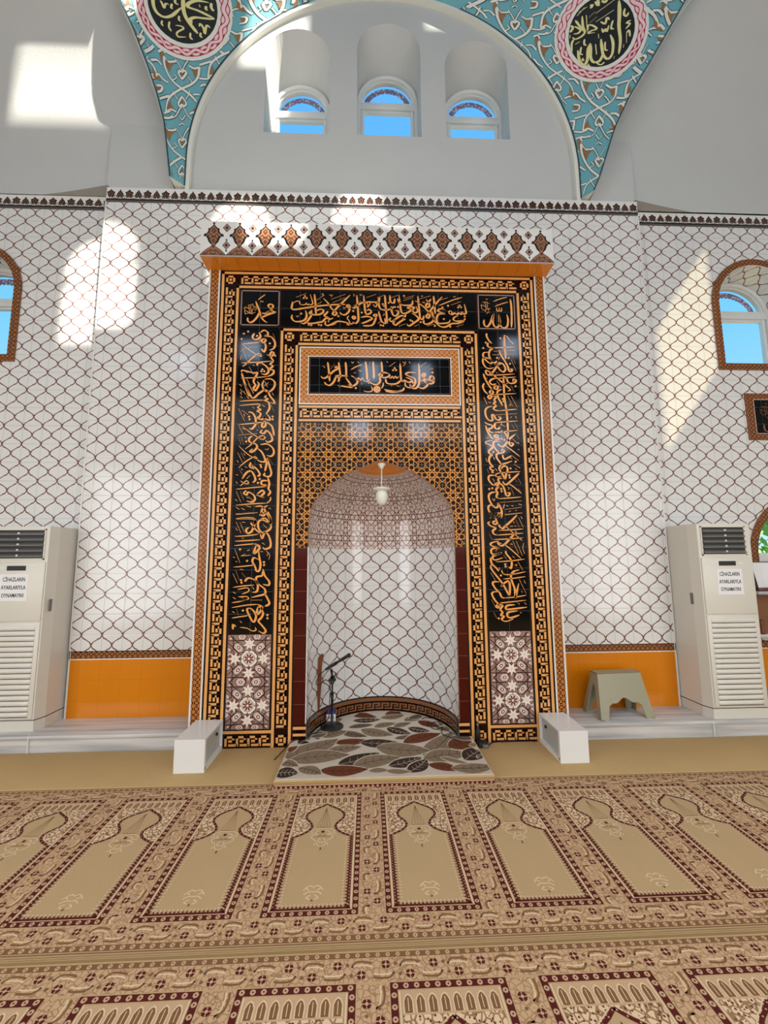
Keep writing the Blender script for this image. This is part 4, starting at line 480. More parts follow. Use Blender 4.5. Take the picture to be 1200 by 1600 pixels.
PD['right']['scroll'] = [(5,50,8472,46,8442,42,8410,38,8376,32,8340,23,8300), (5,129,8483,109,8462,88,8449,67,8444,46,8442,24,8437), (7,17,8449,9,8431), (7,53,8403,42,8389,28,8372,16,8360,7,8352), (7,105,8500,102,8488,97,8471,93,8457), (6,160,8445,150,8443,138,8444,130,8456,124,8467), (6,53,8296,58,8321,61,8348,54,8360,46,8366), (8,104,8399,105,8377,67,8325,87,8377), (6,97,8408,106,8411,114,8409,111,8393,106,8375), (5,253,8472,249,8436,238,8389,227,8350), (5,166,8484,146,8451), (6,144,8446,154,8452,165,8453,168,8436,169,8417),
  (6,227,8350,221,8358,214,8365,205,8365,197,8364), (8,173,8486,153,8457,168,8458,173,8443,181,8477), (8,241,8438,229,8394,212,8381,221,8370,223,8346,239,8395), (6,218,8494,204,8476,197,8461,196,8451,200,8452,206,8455,206,8445,207,8438,213,8442,221,8455,227,8484), (8,224,8493,207,8469,212,8468,214,8461), (7,137,8385,145,8386,159,8394,183,8424,201,8442,196,8409,187,8362,186,8330,186,8308), (6,118,8412,124,8402,131,8392,140,8394,147,8398), (7,163,8382,159,8360,157,8340,168,8350,179,8364), (7,131,8306,138,8310,146,8311,148,8300,148,8287), (7,247,8500,238,8490,231,8482), (6,273,8433,275,8456,276,8479,269,8490,262,8495), (5,93,8357,80,8329,62,8288,47,8244,34,8196,24,8148,18,8101,18,8059,21,8018,24,7975,26,7932,28,7885,25,7836,9,7773),
  (5,162,8149,148,8112,128,8069,105,8042,79,8024,50,8019,21,8018), (6,93,8357,87,8331,84,8301,95,8287,107,8279), (6,162,8149,151,8150,139,8157,134,8179,131,8200), (8,87,8332,80,8283,93,8268,71,8248,46,8207,60,8261), (8,150,8132,134,8144,129,8168,123,8125,113,8076,134,8093), (6,59,8103,63,8133,70,8165,78,8181,85,8187,86,8178,86,8167,93,8171,99,8173,101,8160,97,8141,78,8120,59,8103), (8,67,8122,77,8162,79,8151,87,8151), (7,113,8298,109,8273,104,8242,97,8207,94,8185,106,8197,123,8221,139,8240,152,8254), (7,41,7966,29,7948,13,7927), (7,53,8175,51,8156,46,8135,33,8131,20,8131), (7,88,8108,88,8095,88,8077,86,8055,84,8036), (6,185,8015,171,8013,153,8015,138,8032,126,8048),
  (6,69,7830,70,7861,68,7894,55,7910,42,7918), (8,117,7959,124,7930,83,7866,98,7930), (6,105,7970,117,7973,129,7971,129,7949,127,7927), (6,414,8489,409,8496,402,8500,394,8500,388,8500), (7,380,8499,381,8471,383,8451), (7,357,8497,357,8479,365,8488,373,8500), (7,338,8448,344,8452,350,8453,352,8443,354,8431), (5,304,8493,294,8467,283,8431,275,8390,270,8346,267,8301,269,8257,275,8218,283,8179,293,8139), (5,378,8304,372,8269,361,8228,347,8202,329,8186,307,8181,283,8179,261,8173,239,8163,221,8147,204,8122,183,8074,166,8030), (6,304,8493,300,8470,300,8443,310,8430,321,8423), (6,378,8304,369,8305,359,8311,352,8332,348,8351), (6,164,8024,177,8031,191,8032,201,8009,208,7984),
  (8,300,8470,298,8426,310,8413,294,8394,278,8356,284,8406), (8,371,8287,357,8298,350,8321,350,8281,349,8234,363,8251), (8,216,8113,192,8077,173,8038,195,8039,206,8019,207,8064), (6,301,8260,301,8288,302,8317,307,8332,312,8338,314,8330,315,8320,320,8323,325,8325,328,8313,327,8296,314,8276,301,8260), (8,305,8277,308,8315,311,8304,318,8305), (6,268,8106,254,8085,240,8061,236,8041,237,8028,243,8029,250,8032,254,8020), (6,270,8071,268,8106), (8,262,8084,247,8052,254,8050,260,8040), (7,324,8440,322,8418,321,8389,319,8357,320,8336,328,8348,339,8370,350,8388,359,8401), (7,172,7945,184,7946,202,7955,227,7993,247,8016), (6,136,7980,147,7967,161,7954,173,7956,182,7960), (7,211,7940,211,7912),
  (7,186,7846,196,7851), (6,170,8169,181,8167,196,8164,210,8161,222,8159), (7,246,8189,245,8166,244,8138,244,8114,245,8097), (7,309,8130,302,8113,293,8093,284,8078,277,8068), (7,287,8327,288,8309,287,8290,277,8285,266,8285), (7,324,8264,326,8252,328,8236,330,8214,331,8196), (6,222,8392,232,8387,243,8375,243,8352,242,8324,246,8297,250,8277), (8,220,8374,236,8356,234,8313,223,8338), (6,183,8240,193,8233,205,8230,216,8246,222,8267,216,8282,208,8292), (8,201,8286,215,8263,204,8238,197,8259), (5,116,7911,103,7876,89,7826,78,7772,71,7715,69,7658,72,7603,84,7553,100,7505,118,7455,136,7404,155,7350,169,7293,169,7223,164,7166), (5,145,7505,100,7505,56,7499,15,7488),
  (6,116,7911,114,7878,117,7841,138,7823,158,7813), (6,164,7166,141,7179,113,7192,85,7193,64,7192), (8,114,7879,117,7819,141,7800,112,7777,86,7727,92,7793), (8,145,7299,139,7233,97,7215,132,7197,153,7161,169,7232), (6,134,7604,133,7639,134,7676,143,7695,152,7702,155,7692,159,7679,168,7682), (6,159,7623,134,7604), (8,141,7625,145,7673,152,7659,164,7660), (6,68,7417,42,7394,13,7366,5,7343,7,7327,19,7328,34,7331,40,7316,48,7304,63,7309,76,7329,73,7375,68,7417), (8,58,7391,28,7354,42,7352,53,7339), (7,161,7836,163,7806,165,7767,164,7727,166,7699), (7,27,7312,35,7261,36,7191,50,7144,64,7113), (7,28,7520,26,7492,23,7458,24,7429,25,7408),
  (7,148,7443,135,7423,118,7399,100,7383,85,7372), (7,105,7690,108,7666,106,7642,87,7637,67,7638), (6,19,7755,21,7724,20,7689,28,7655,35,7629), (6,241,7285,230,7320,215,7359,188,7377,165,7387), (5,93,6892,72,6843,34,6788), (6,93,6892,54,6896,8,6907), (6,302,6704,249,6704,178,6711,103,6736,46,6760), (6,48,6480,13,6521), (8,96,6642,158,6601,62,6525,49,6608), (6,34,6660,78,6662,127,6656,155,6627,172,6598), (5,448,8482,449,8441,454,8401,462,8364,473,8328,485,8290,498,8251,511,8209), (5,540,8445,537,8413,532,8375,523,8351,510,8335,492,8329,473,8328,455,8322,439,8312,426,8297,415,8273,404,8228),
  (6,540,8445,533,8446,524,8452,517,8471,512,8488), (8,535,8430,523,8440,515,8460,519,8424,521,8380,531,8396), (6,480,8403,478,8429,477,8457,480,8470,483,8476,485,8468,487,8459,491,8462,495,8464,498,8453,498,8437,490,8419,480,8403), (8,482,8419,482,8454,485,8445,490,8445), (6,468,8258,460,8239), (6,475,8225,468,8258), (7,488,8493,490,8474,496,8485), (6,381,8317,391,8315,403,8313,415,8310,425,8308), (7,441,8337,443,8315,445,8289,448,8266,451,8250), (7,499,8282,495,8266,491,8246,485,8233,481,8223), (7,464,8465,466,8448,466,8431,458,8426,449,8426), (7,498,8408,501,8397,504,8381,507,8361,510,8344),
  (6,426,8486,427,8461,432,8437,436,8419), (8,420,8491,421,8451,410,8474), (6,385,8383,394,8377,404,8374,411,8389,414,8408,408,8422,401,8432), (8,396,8426,409,8405,402,8382,395,8401), (6,581,8328,572,8326,560,8328,546,8342,535,8356), (6,554,8160,546,8188,535,8218,522,8232,511,8238), (8,550,8277,562,8251,553,8192,544,8251), (6,539,8287,546,8290,554,8288,560,8269,564,8249), (5,275,7328,272,7272,278,7211,295,7145,324,7080,366,7016,424,6958,495,6902,575,6843,661,6782,759,6718,866,6650,982,6567), (5,683,7061,701,7012,715,6955,697,6921,654,6901,579,6899,495,6902,420,6898,353,6888,304,6869,264,6838,231,6776,209,6720), (6,311,7288,351,7266), (6,683,7061,652,7065,611,7076,568,7108,536,7138),
  (6,208,6713,251,6720,307,6718,374,6684,435,6649), (6,990,6517,909,6534,846,6539,802,6539), (8,320,7262,366,7239,331,7214,313,7158,291,7233), (8,677,7039,617,7058,571,7093,614,7034,662,6967,691,6988), (8,316,6824,264,6779,230,6729,312,6727,382,6696,331,6757), (8,809,6658,899,6581,838,6563,944,6539,966,6578), (6,472,7013,444,7054,421,7097,423,7118,434,7126,446,7113,461,7098,473,7102,486,7104,508,7085,521,7060,500,7034,472,7013), (8,468,7038,442,7092,463,7076,483,7076), (6,516,6802,488,6777,462,6747,470,6720,492,6702,515,6702,540,6705,571,6687,601,6672,626,6677,626,6700,569,6753,516,6802), (8,522,6773,502,6732,533,6729,568,6713), (7,419,7200,439,7153,460,7121,476,7137,490,7168,509,7193), (7,336,6603,385,6602,448,6610,498,6656,549,6683,632,6622,741,6540,839,6484,918,6446),
  (6,146,6659,206,6638,279,6618,327,6617,357,6622), (7,512,6587,560,6548,612,6514,652,6526,678,6548), (7,544,6466,579,6470,626,6468,681,6447,728,6425), (6,102,6911,143,6906,197,6899,252,6892,295,6887), (7,352,6924,370,6892,395,6852,420,6819,441,6795), (7,645,6827,640,6805,630,6778,613,6760,596,6748), (7,365,7114,384,7087,396,7060,367,7055,334,7057), (7,544,7015,563,6998,589,6973,620,6942,647,6916), (6,118,7223,153,7213,192,7194,210,7159,226,7118,257,7079,286,7048), (8,124,7197,185,7167,208,7104,158,7142), (6,95,7007,134,6995,177,6989,200,7010,204,7038,173,7061,141,7078), (8,123,7070,184,7035,166,7001,128,7032),
  (6,990,6871,951,6871,892,6877,812,6902,748,6926), (6,956,6677,871,6723,794,6748,736,6761), (8,891,6804,973,6763,986,6681,888,6768), (6,829,6822,860,6825,901,6819,947,6789,987,6759), (5,143,6570,135,6525,136,6463,168,6393,234,6317,338,6241,486,6166,682,6098,928,6031), (5,928,6031,697,6033,499,6027,359,6011,259,5980,196,5915), (6,143,6570,177,6526,241,6476,359,6447,467,6429), (8,175,6528,273,6446,409,6415,317,6391,281,6330,200,6417), (6,804,6154,703,6201,617,6251,615,6274,643,6281,684,6266,733,6248,769,6251,807,6252,880,6229,932,6201,878,6174,804,6154), (8,782,6181,681,6244,751,6223,809,6221), (7,444,6459,498,6418,575,6366,649,6311,721,6274,763,6289,794,6322,840,6348,876,6367), (6,28,6051,191,6040,321,6031),
  (7,479,6066,548,6030,666,5985,801,5946,925,5916), (7,446,6275,511,6243,558,6212,475,6209,377,6215), (6,45,6293,147,6246,240,6209), (6,5,6174,7,6205), (5,616,8474,628,8440,641,8403,655,8364,670,8322,683,8268,693,8224), (5,656,8496,646,8481,632,8476,616,8474,602,8468,589,8459,580,8445,572,8423,567,8380,565,8341), (6,565,8336,572,8343,581,8344,592,8323,603,8301), (6,693,8224,684,8233,672,8241,663,8242,657,8240), (8,581,8415,573,8383,568,8348,582,8350,594,8332,584,8372), (8,661,8325,672,8274,662,8259,677,8246,691,8219,681,8275), (6,617,8410,611,8392,607,8370,608,8353,611,8341,615,8342,619,8345,624,8334,629,8325,633,8330,633,8345,625,8379,617,8410), (8,617,8391,613,8362,618,8361,624,8352),
  (7,588,8265,596,8266,605,8275,612,8309,621,8330,633,8292,648,8238,664,8202,676,8178), (6,557,8296,567,8284,579,8273,586,8275,591,8279), (7,615,8261,622,8236,631,8214,636,8224,639,8241), (7,624,8176,629,8180,635,8181,644,8168,651,8154), (6,542,8463,550,8461,560,8459,570,8457,578,8456), (7,590,8482,592,8462,596,8438,600,8417,604,8402), (7,640,8432,638,8417,636,8399,632,8386,629,8377), (6,704,8478,697,8475,687,8477,675,8489,666,8500), (6,694,8318,685,8345,674,8373,662,8386,653,8392), (8,682,8429,693,8405,690,8349,679,8404), (6,672,8438,678,8441,685,8439,690,8421,695,8403), (5,561,8234,563,8202,568,8156,579,8107),
  (5,726,7810,764,7762,804,7711,836,7654,868,7584,893,7527), (5,743,8000,752,7959,761,7911,757,7882,745,7863,720,7858), (6,561,8234,569,8204,581,8171,600,8154,616,8146), (6,743,8000,732,8002,716,8009,698,8034,684,8057), (6,893,7527,873,7539,849,7551,832,7552,820,7551), (8,568,8205,588,8150,609,8134,599,8112,581,8126), (8,742,7981,720,7994,700,8021,720,7974,742,7919,751,7938), (8,820,7659,845,7593,828,7574,858,7557,889,7521,864,7593), (6,671,7950,657,7983,645,8019,643,8036,647,8043,652,8033,659,8021,663,8025,668,8027,678,8012,685,7992,679,7969,671,7950), (8,668,7971,653,8016,662,8002,669,8003), (7,611,8167,621,8139,635,8104,646,8066,657,8040,661,8054,665,8080,670,8102,673,8118), (7,803,7548,837,7502,863,7471),
  (7,751,7799,754,7780,755,7757), (7,622,8030,632,8009,639,7986), (7,697,7955,705,7941,716,7921,730,7896,741,7875), (6,855,7852,843,7850,824,7852,797,7870,774,7888), (6,884,7648,864,7682,839,7720,811,7738,791,7746), (8,832,7790,863,7759,873,7688,837,7759), (6,810,7803,820,7807,833,7804,851,7780,868,7756), (5,814,7198,883,7141,964,7084), (5,964,7084,912,7079,870,7068,846,7049,839,7017,863,6953,898,6895), (6,973,7262,929,7294,896,7323), (6,904,6887,929,6895,971,6894), (8,983,7244,937,7278,990,7219),
  (8,886,7003,885,6956,905,6904,966,6903,952,6935), (6,893,7197,856,7237,823,7281,817,7302,823,7310,836,7297,852,7282,860,7286,870,7288,892,7270,911,7245,905,7218,893,7197), (8,881,7221,840,7276,862,7260,877,7260), (7,818,7337,844,7306,851,7321,852,7353,859,7378,864,7397), (6,907,6831,967,6810), (6,675,7089,708,7084,751,7078,794,7071,828,7066), (7,849,7104,880,7072,923,7033,965,6999), (7,799,7270,818,7242,798,7237,773,7239), (7,946,7200,967,7182), (6,618,7186,652,7174,687,7169,694,7190), (6,863,6580,956,6565), (5,778,8469,791,8418,803,8376),
  (6,691,8479,696,8485,704,8487,714,8468,724,8448), (6,803,8376,794,8384,784,8392,777,8393,772,8391), (8,693,8491,704,8493,715,8476), (8,771,8471,782,8423,775,8409,788,8397,801,8371,790,8425), (6,726,8496,729,8485,732,8486,735,8489,740,8479,744,8470,747,8475,747,8490), (7,715,8413,721,8415,728,8423,732,8455,737,8475,749,8439,765,8388,780,8355,792,8332), (6,687,8442,696,8431,706,8421,712,8422,716,8427), (7,737,8410,744,8386,753,8365,756,8376,758,8391), (7,750,8329,754,8334,759,8335,767,8322,774,8309), (6,798,8466,789,8490), (5,694,8383,698,8353,706,8310,719,8263,737,8213,760,8163,787,8114,815,8069,846,8025,879,7980,916,7934,956,7885), (5,867,8164,881,8125,895,8080,895,8051,887,8032,868,8027,846,8025,827,8019,812,8008,804,7990,803,7963,814,7910,827,7862),
  (6,694,8383,703,8355,716,8324,732,8308,746,8301), (6,867,8164,858,8165,844,8172,826,8196,811,8217), (6,830,7856,837,7863,851,7864,879,7838,905,7811), (8,703,8356,723,8304,742,8289,735,8268,740,8224,719,8281), (8,869,8146,849,8158,829,8183,853,8139,879,8087,883,8105), (8,820,7953,821,7913,829,7870,849,7871,876,7849,844,7898), (6,817,8116,801,8147,785,8180,781,8197,783,8203,789,8194,796,8183,799,8186,802,8188,812,8175,821,8156,821,8134,817,8116), (8,811,8135,792,8178,801,8165,807,8166), (6,875,7944,875,7922,878,7895,888,7873,900,7858,904,7860,910,7863,922,7849,934,7838,938,7844,931,7863,902,7905,875,7944), (8,885,7920,892,7884,901,7883,914,7871), (7,740,8320,751,8294,765,8261,779,8225,791,8201,793,8214,792,8239,794,8259,795,8274), (7,901,7768,912,7769,922,7779,916,7820,918,7845,957,7798),
  (6,836,7807,858,7792,882,7778,893,7780,898,7785), (7,944,7762,970,7731,992,7704), (6,740,8016,753,8013,769,8010,785,8007,797,8004), (7,803,8037,816,8012,832,7980,847,7954,859,7934), (7,900,7970,905,7951,909,7929,910,7913,910,7902), (7,765,8191,776,8171,786,8150,778,8145,768,8145), (7,837,8121,846,8108,858,8089,871,8065,883,8044), (6,667,8266,680,8260,696,8246,709,8220,723,8189,741,8159,757,8136), (8,674,8246,700,8225,721,8176,697,8204), (6,713,8095,727,8087,741,8084,742,8102,736,8125,721,8141,707,8153), (8,704,8147,731,8121,735,8093,716,8117), (6,976,8023,967,8021,951,8023,928,8040,908,8057),
  (6,980,7894,956,7911,939,7919), (8,965,7963,994,7932,973,7932), (6,947,7975,954,7978,965,7976,982,7953), (5,874,7732,888,7692,909,7636,940,7574,981,7509), (6,874,7732,897,7694,926,7652,960,7631,987,7620), (8,896,7696,943,7626,980,7605,970,7579,985,7522,937,7597), (6,837,7583,863,7574,895,7555,924,7520,955,7480), (8,853,7557,905,7528,953,7465,902,7502), (6,947,7365,977,7354), (6,988,7399,957,7422,928,7437), (8,922,7430,979,7395,991,7361,949,7391), (6,860,8185,870,8183,884,8180,897,8177,907,8174),
  (6,778,8421,789,8415,802,8403,815,8378,828,8348,845,8320,859,8298), (8,785,8402,807,8383,827,8337,806,8363), (6,828,8259,840,8251,851,8249,850,8266,843,8287,830,8303,818,8314), (8,816,8308,839,8284,845,8257,828,8279)]
PD['right']['rim'] = [(9,818,7535,832,7443,834,7361,820,7290,787,7235,735,7195,663,7174,578,7172,486,7188,395,7221,315,7269,249,7332,201,7406,170,7489,157,7578,159,7670,171,7762,190,7852,216,7936,246,8013,279,8081,312,8138,345,8183,378,8215,410,8234,442,8240,474,8232,506,8210,539,8175,574,8127,609,8066,645,7994,684,7912,726,7823,770,7730,798,7631)]
PD['right']['red'] = [(9,790,7550,800,7466,799,7390,784,7324,753,7273,704,7236,639,7217,563,7214,482,7228,402,7259,330,7304,270,7362,225,7430,197,7507,183,7589,184,7675,193,7761,209,7845,231,7923,258,7995,288,8059,319,8113,350,8155,381,8185,412,8203,443,8208,473,8201,504,8180,536,8147,569,8102,602,8045,636,7977,672,7901,710,7818,750,7731,774,7640)]
PD['right']['inner'] = [(9,734,7583,737,7513,732,7450,715,7396,687,7353,647,7323,596,7306,538,7304,476,7315,415,7340,359,7377,312,7424,275,7481,250,7545,237,7615,235,7687,239,7759,249,7829,266,7896,286,7957,310,8011,336,8057,363,8093,390,8119,417,8135,444,8139,472,8132,500,8115,529,8086,557,8047,585,7998,615,7940,645,7876,675,7806,706,7734,724,7658)]
PD['right']['disc'] = [(9,705,7601,705,7538,699,7482,683,7434,657,7395,621,7368,577,7353,527,7351,474,7361,422,7382,374,7415,332,7458,300,7509,277,7566,265,7628,262,7693,264,7758,271,7821,285,7881,302,7936,323,7985,346,8026,370,8060,395,8083,421,8097,446,8101,472,8095,498,8079,524,8052,550,8017,576,7972,603,7921,630,7863,657,7800,683,7735,698,7667)]
PD['right']['letters'] = [(0,556,7981,585,7740,610,7548,615,7417), (0,533,7669,555,7563,555,7446,521,7416,483,7477,471,7578,469,7665), (0,478,7499,455,7436,404,7444,382,7507,391,7610,392,7668), (0,397,7664,371,7603,352,7496,319,7464,294,7531,303,7648), (0,429,7633,429,7518), (1,474,7773,488,7726,497,7754,511,7718,517,7775), (1,539,7809,536,7738,558,7714), (1,464,7847,494,7805,500,7860,517,7828), (2,439,7946,534,8006), (2,437,7862,536,7908), (2,346,7995,390,8047), (2,402,7932,437,7966),
  (2,404,7878,444,7909), (2,358,8021,403,8045), (1,370,7975,364,7871,370,7804,345,7775,306,7773,293,7803), (1,391,7967,385,7801), (1,332,7960,350,7873,370,7811), (1,390,7812,393,7859,417,7842,443,7789,411,7792,389,7780,433,7759), (1,303,7926,309,7895,288,7862), (1,304,7833,329,7822,347,7846,319,7905), (1,597,7881,601,7824,623,7793,626,7825), (1,662,7733,636,7725,661,7699,637,7662), (1,648,7614,663,7630,680,7558), (1,648,7614,662,7505),
  (1,260,7652,280,7745,296,7772), (1,299,7720,331,7730), (1,364,7735,355,7683,368,7662), (1,332,7669,313,7601,330,7578), (1,324,7543,316,7516,331,7517), (1,497,7618,496,7534,518,7510), (1,455,7730,455,7681), (1,643,7503,642,7467), (1,579,7414,573,7388), (1,425,7422,462,7383,494,7396), (1,361,7451,352,7434,373,7417), (1,441,8064,455,8011,454,8079),
  (1,472,8047,488,8016,497,8043), (1,415,8043,427,8042,417,8014), (1,284,7838,276,7804)]
PD['right']['strand_a'] = [(9,762,7567,772,7545,780,7523,784,7505,783,7489,777,7478,768,7469,759,7461,751,7453,747,7441,747,7426,751,7406,757,7385,763,7362,766,7343,763,7328,754,7320,740,7318,724,7319,707,7322,692,7322,681,7318,674,7308,670,7294,666,7276,662,7259,655,7246,643,7239,627,7240,608,7247,589,7259,570,7271,553,7280,538,7284,525,7283,512,7276,499,7267,485,7258,469,7254,453,7256,437,7265,422,7281,408,7299,396,7318,385,7334,373,7345,360,7352,345,7354,328,7354,311,7356,296,7361,283,7371,274,7387,269,7406,266,7428,265,7449,263,7468,258,7484,250,7496,239,7506,227,7516,215,7526,206,7539,200,7555,200,7573,204,7593,210,7613,216,7633,221,7651,223,7668,222,7684,218,7699,212,7715,207,7732,203,7749,204,7766,208,7784,216,7800,225,7815,234,7829,241,7843,246,7858,248,7874,249,7891,248,7910,248,7929,250,7947,255,7963,261,7976,270,7986,279,7994,289,8001,297,8008,303,8018,308,8031,312,8047,315,8065,319,8083,323,8098,329,8110,336,8117,344,8120,352,8119,360,8118,367,8118,374,8122,379,8130,384,8142,389,8156,394,8169,400,8180,406,8185,413,8186,420,8181,427,8173,433,8164,440,8157,446,8154,452,8156,458,8162,464,8170,471,8177,477,8181,484,8180,490,8173,496,8162,502,8148,508,8133,514,8120,520,8112,527,8107,534,8106,542,8106,550,8105,557,8102,564,8093,571,8081,576,8064,581,8045,585,8027,590,8010,595,7996,603,7985,611,7976,621,7968,631,7959,640,7947,649,7933,655,7916,660,7897,663,7878,667,7859,670,7841,676,7825,684,7809,695,7794,708,7778,721,7761,733,7744,743,7726,747,7707,747,7689,744,7673,741,7657,739,7642,739,7626,744,7608,752,7588,762,7567)]
PD['right']['strand_b'] = [(9,762,7567,755,7555,751,7542,750,7528,753,7511,759,7491,768,7469,777,7446,783,7425,784,7408,780,7396,770,7388,757,7385,744,7382,732,7378,725,7370,721,7357,722,7339,724,7319,725,7299,723,7282,716,7271,703,7267,686,7270,666,7276,648,7284,631,7289,617,7289,606,7283,597,7272,589,7259,579,7246,567,7237,552,7234,534,7239,516,7251,499,7267,483,7283,468,7296,453,7304,439,7306,424,7304,408,7299,392,7296,375,7296,360,7303,346,7316,336,7334,328,7354,321,7375,315,7393,306,7407,295,7416,282,7423,266,7428,251,7434,239,7443,229,7457,225,7474,225,7494,227,7516,230,7537,232,7556,231,7573,226,7587,219,7600,210,7613,201,7627,196,7643,194,7660,197,7678,203,7697,212,7715,220,7732,226,7749,230,7765,230,7781,228,7798,225,7815,222,7833,222,7852,225,7869,230,7884,239,7898,248,7910,258,7920,266,7931,272,7943,275,7958,278,7975,279,7994,282,8013,285,8030,291,8044,298,8055,306,8061,315,8065,324,8067,331,8071,338,8078,343,8089,348,8103,352,8119,356,8135,361,8149,368,8158,374,8161,382,8160,389,8156,396,8150,403,8147,410,8147,415,8152,421,8162,427,8173,432,8183,439,8191,445,8193,451,8190,458,8181,464,8170,470,8158,476,8148,483,8142,489,8141,495,8143,502,8148,509,8151,516,8151,523,8147,530,8137,536,8123,542,8106,547,8089,552,8074,557,8062,564,8054,572,8049,581,8045,589,8040,598,8033,605,8021,612,8006,617,7988,621,7968,625,7949,629,7931,635,7916,643,7902,652,7890,663,7878,675,7864,686,7850,695,7833,701,7815,705,7796,708,7778,710,7761,713,7744,718,7728,725,7710,733,7692,744,7673,754,7652,763,7632,769,7613,770,7595,767,7580,762,7567)]
LEAVES = [
(1, -0.185, 0.847, 0.132, 0.636, 0.102),
(0, -0.365, 0.727, -0.184, 0.814, 0.091),
(2, -0.316, 0.643, -0.05, 0.487, 0.107),
(2, 0.072, 0.561, 0.525, 0.676, 0.158),
(1, -0.264, 0.409, -0.009, 0.428, 0.083),
(0, 0.014, 0.466, 0.235, 0.528, 0.092),
(3, -0.299, 0.243, -0.085, 0.292, 0.072),
(0, -0.055, 0.239, 0.134, 0.322, 0.083),
(0, 0.244, 0.381, 0.41, 0.518, 0.09),
(2, 0.379, 0.362, 0.556, 0.221, 0.094),
(0, 0.128, 0.229, 0.285, 0.324, 0.073),
(1, 0.264, 0.202, 0.442, 0.113, 0.087),
(3, 0.571, 0.308, 0.685, 0.198, 0.072),
(1, 0.066, 0.213, 0.258, 0.067, 0.096),
(0, -0.176, 0.186, 0.088, 0.053, 0.123),
(3, -0.364, 0.148, -0.145, 0.034, 0.084),
(0, -0.524, 0.041, -0.33, 0.156, 0.103),
(1, -0.72, -0.079, -0.521, 0.147, 0.117),
(2, -0.411, -0.075, -0.132, -0.047, 0.095),
(1, -0.182, -0.087, 0.134, -0.113, 0.118),
(3, 0.121, -0.026, 0.255, 0.03, 0.054),
(2, 0.2, -0.108, 0.523, 0.052, 0.123),
(0, 0.343, -0.353, 0.626, 0.056, 0.156),
(2, 0.571, -0.219, 0.838, -0.125, 0.156),
(3, 0.639, -0.023, 0.847, 0.011, 0.108),
(0, -0.808, -0.343, -0.415, -0.023, 0.175),
(2, -0.821, -0.261, -0.733, -0.14, 0.063),
(0, -0.469, -0.272, -0.198, -0.177, 0.109),
(0, -0.737, -0.386, -0.3, -0.319, 0.16),
(1, -0.342, -0.465, -0.047, -0.302, 0.135),
(0, -0.035, -0.186, 0.372, -0.271, 0.181),
(0, -0.225, -0.505, 0.114, -0.384, 0.138),
(1, 0.047, -0.512, 0.294, -0.394, 0.103),
(0, 0.334, -0.418, 0.679, -0.341, 0.152),
(1, 0.655, -0.442, 0.88, -0.259, 0.133),
(2, -0.473, -0.557, -0.142, -0.555, 0.116),
(1, 0.186, -0.61, 0.332, -0.432, 0.099),
(2, 0.354, -0.512, 0.558, -0.611, 0.09),
(0, 0.524, -0.577, 0.837, -0.56, 0.109),
(0, -0.648, -0.515, -0.483, -0.606, 0.09),
(1, -0.818, -0.589, -0.656, -0.591, 0.112),
(0, -0.844, -0.398, -0.675, -0.481, 0.075),
(0, -0.11, -0.585, 0.027, -0.583, 0.05),
(0, 0.019, -0.589, 0.19, -0.61, 0.05),
(0, -0.595, 0.185, -0.383, 0.299, 0.091),
(0, -0.533, 0.359, -0.394, 0.461, 0.11),
(3, 0.29, 0.422, 0.435, 0.54, 0.069),
(0, 0.527, 0.172, 0.678, 0.115, 0.077),
(0, -0.182, 0.624, 0.046, 0.736, 0.087),
(3, -0.045, 0.773, 0.136, 0.717, 0.077),
(0, 0.466, -0.396, 0.647, -0.51, 0.042),
(0, 0.767, -0.375, 0.839, -0.486, 0.07),
(0, 0.745, -0.179, 0.841, -0.233, 0.056),
(3, -0.635, 0.047, -0.508, 0.109, 0.056),
(0, -0.698, 0.215, -0.547, 0.297, 0.091)]
SUNP = [(1.45, 11.3, .66, 1.15), (2.93, 11.35, .56, 1.7), (4.28, 11.55, .5, 1.65), (3.3, 14.75, .74, 1.1), (5.36, 15.1, .32, .5), (.88, 14.35, 1.12, 2.0)]
# ================================================================== SETTING
H = .4                                                   # plane of the main tiled wall; aisle walls lie at .5
fl = MB(); fl.box((-6.3, -8.4, -.1), (6.3, 1.2, 0), 'rugplain'); struct(fl, 'floor')
for sd, nm in ((-1, 'left'), (1, 'right')):              # marble step along the wall
    mb = MB(); xa, xb = sorted((sd * 1.712, sd * 6.2))
    mb.box((xa, 0.012, 0), (xb, .56, .118), 'marble'); mb.rbox((xa, -.004, .118), (xb, .56, .15), 'marble', .006)
    mb.box((sd * 3.075 - .004, -.0055, .0), (sd * 3.075 + .004, .02, .152), 'pvc')
    struct(mb, 'trim_' + ('1' if sd < 0 else '2'))
# tiled main wall, three pieces round the prayer niche
def wallpiece(mb, loops, y, m, face=-1):
    mb.holes(loops, lambda a, b: (a, y, b), m, lambda a, b: (a, b))
mb = MB()
ou = [(-3.06, .12), (-1.6, .12), (-1.6, 4.6), (1.6, 4.6), (1.6, .12), (3.075, .12), (3.075, 5.86), (-3.06, 5.86)]
wallpiece(mb, [ou], H, 'ogee_main')
mb.face([(-3.06, H, .12), (-3.06, H, 5.86), (-3.06, .62, 5.86), (-3.06, .62, .12)], 'white')
mb.face([(3.075, H, 5.86), (3.075, H, .12), (3.075, .62, .12), (3.075, .62, 5.86)], 'white')
mb.face([(-3.06, H, 5.86), (3.075, H, 5.86), (3.075, .62, 5.86), (-3.06, .62, 5.86)], 'plaster')
for cx_ in (-3.06, 3.075): mb.box((cx_ - .007, H - .004, .7), (cx_ + .007, H + .01, 5.68), 'white')
struct(mb, 'wall_front')
WIN = []
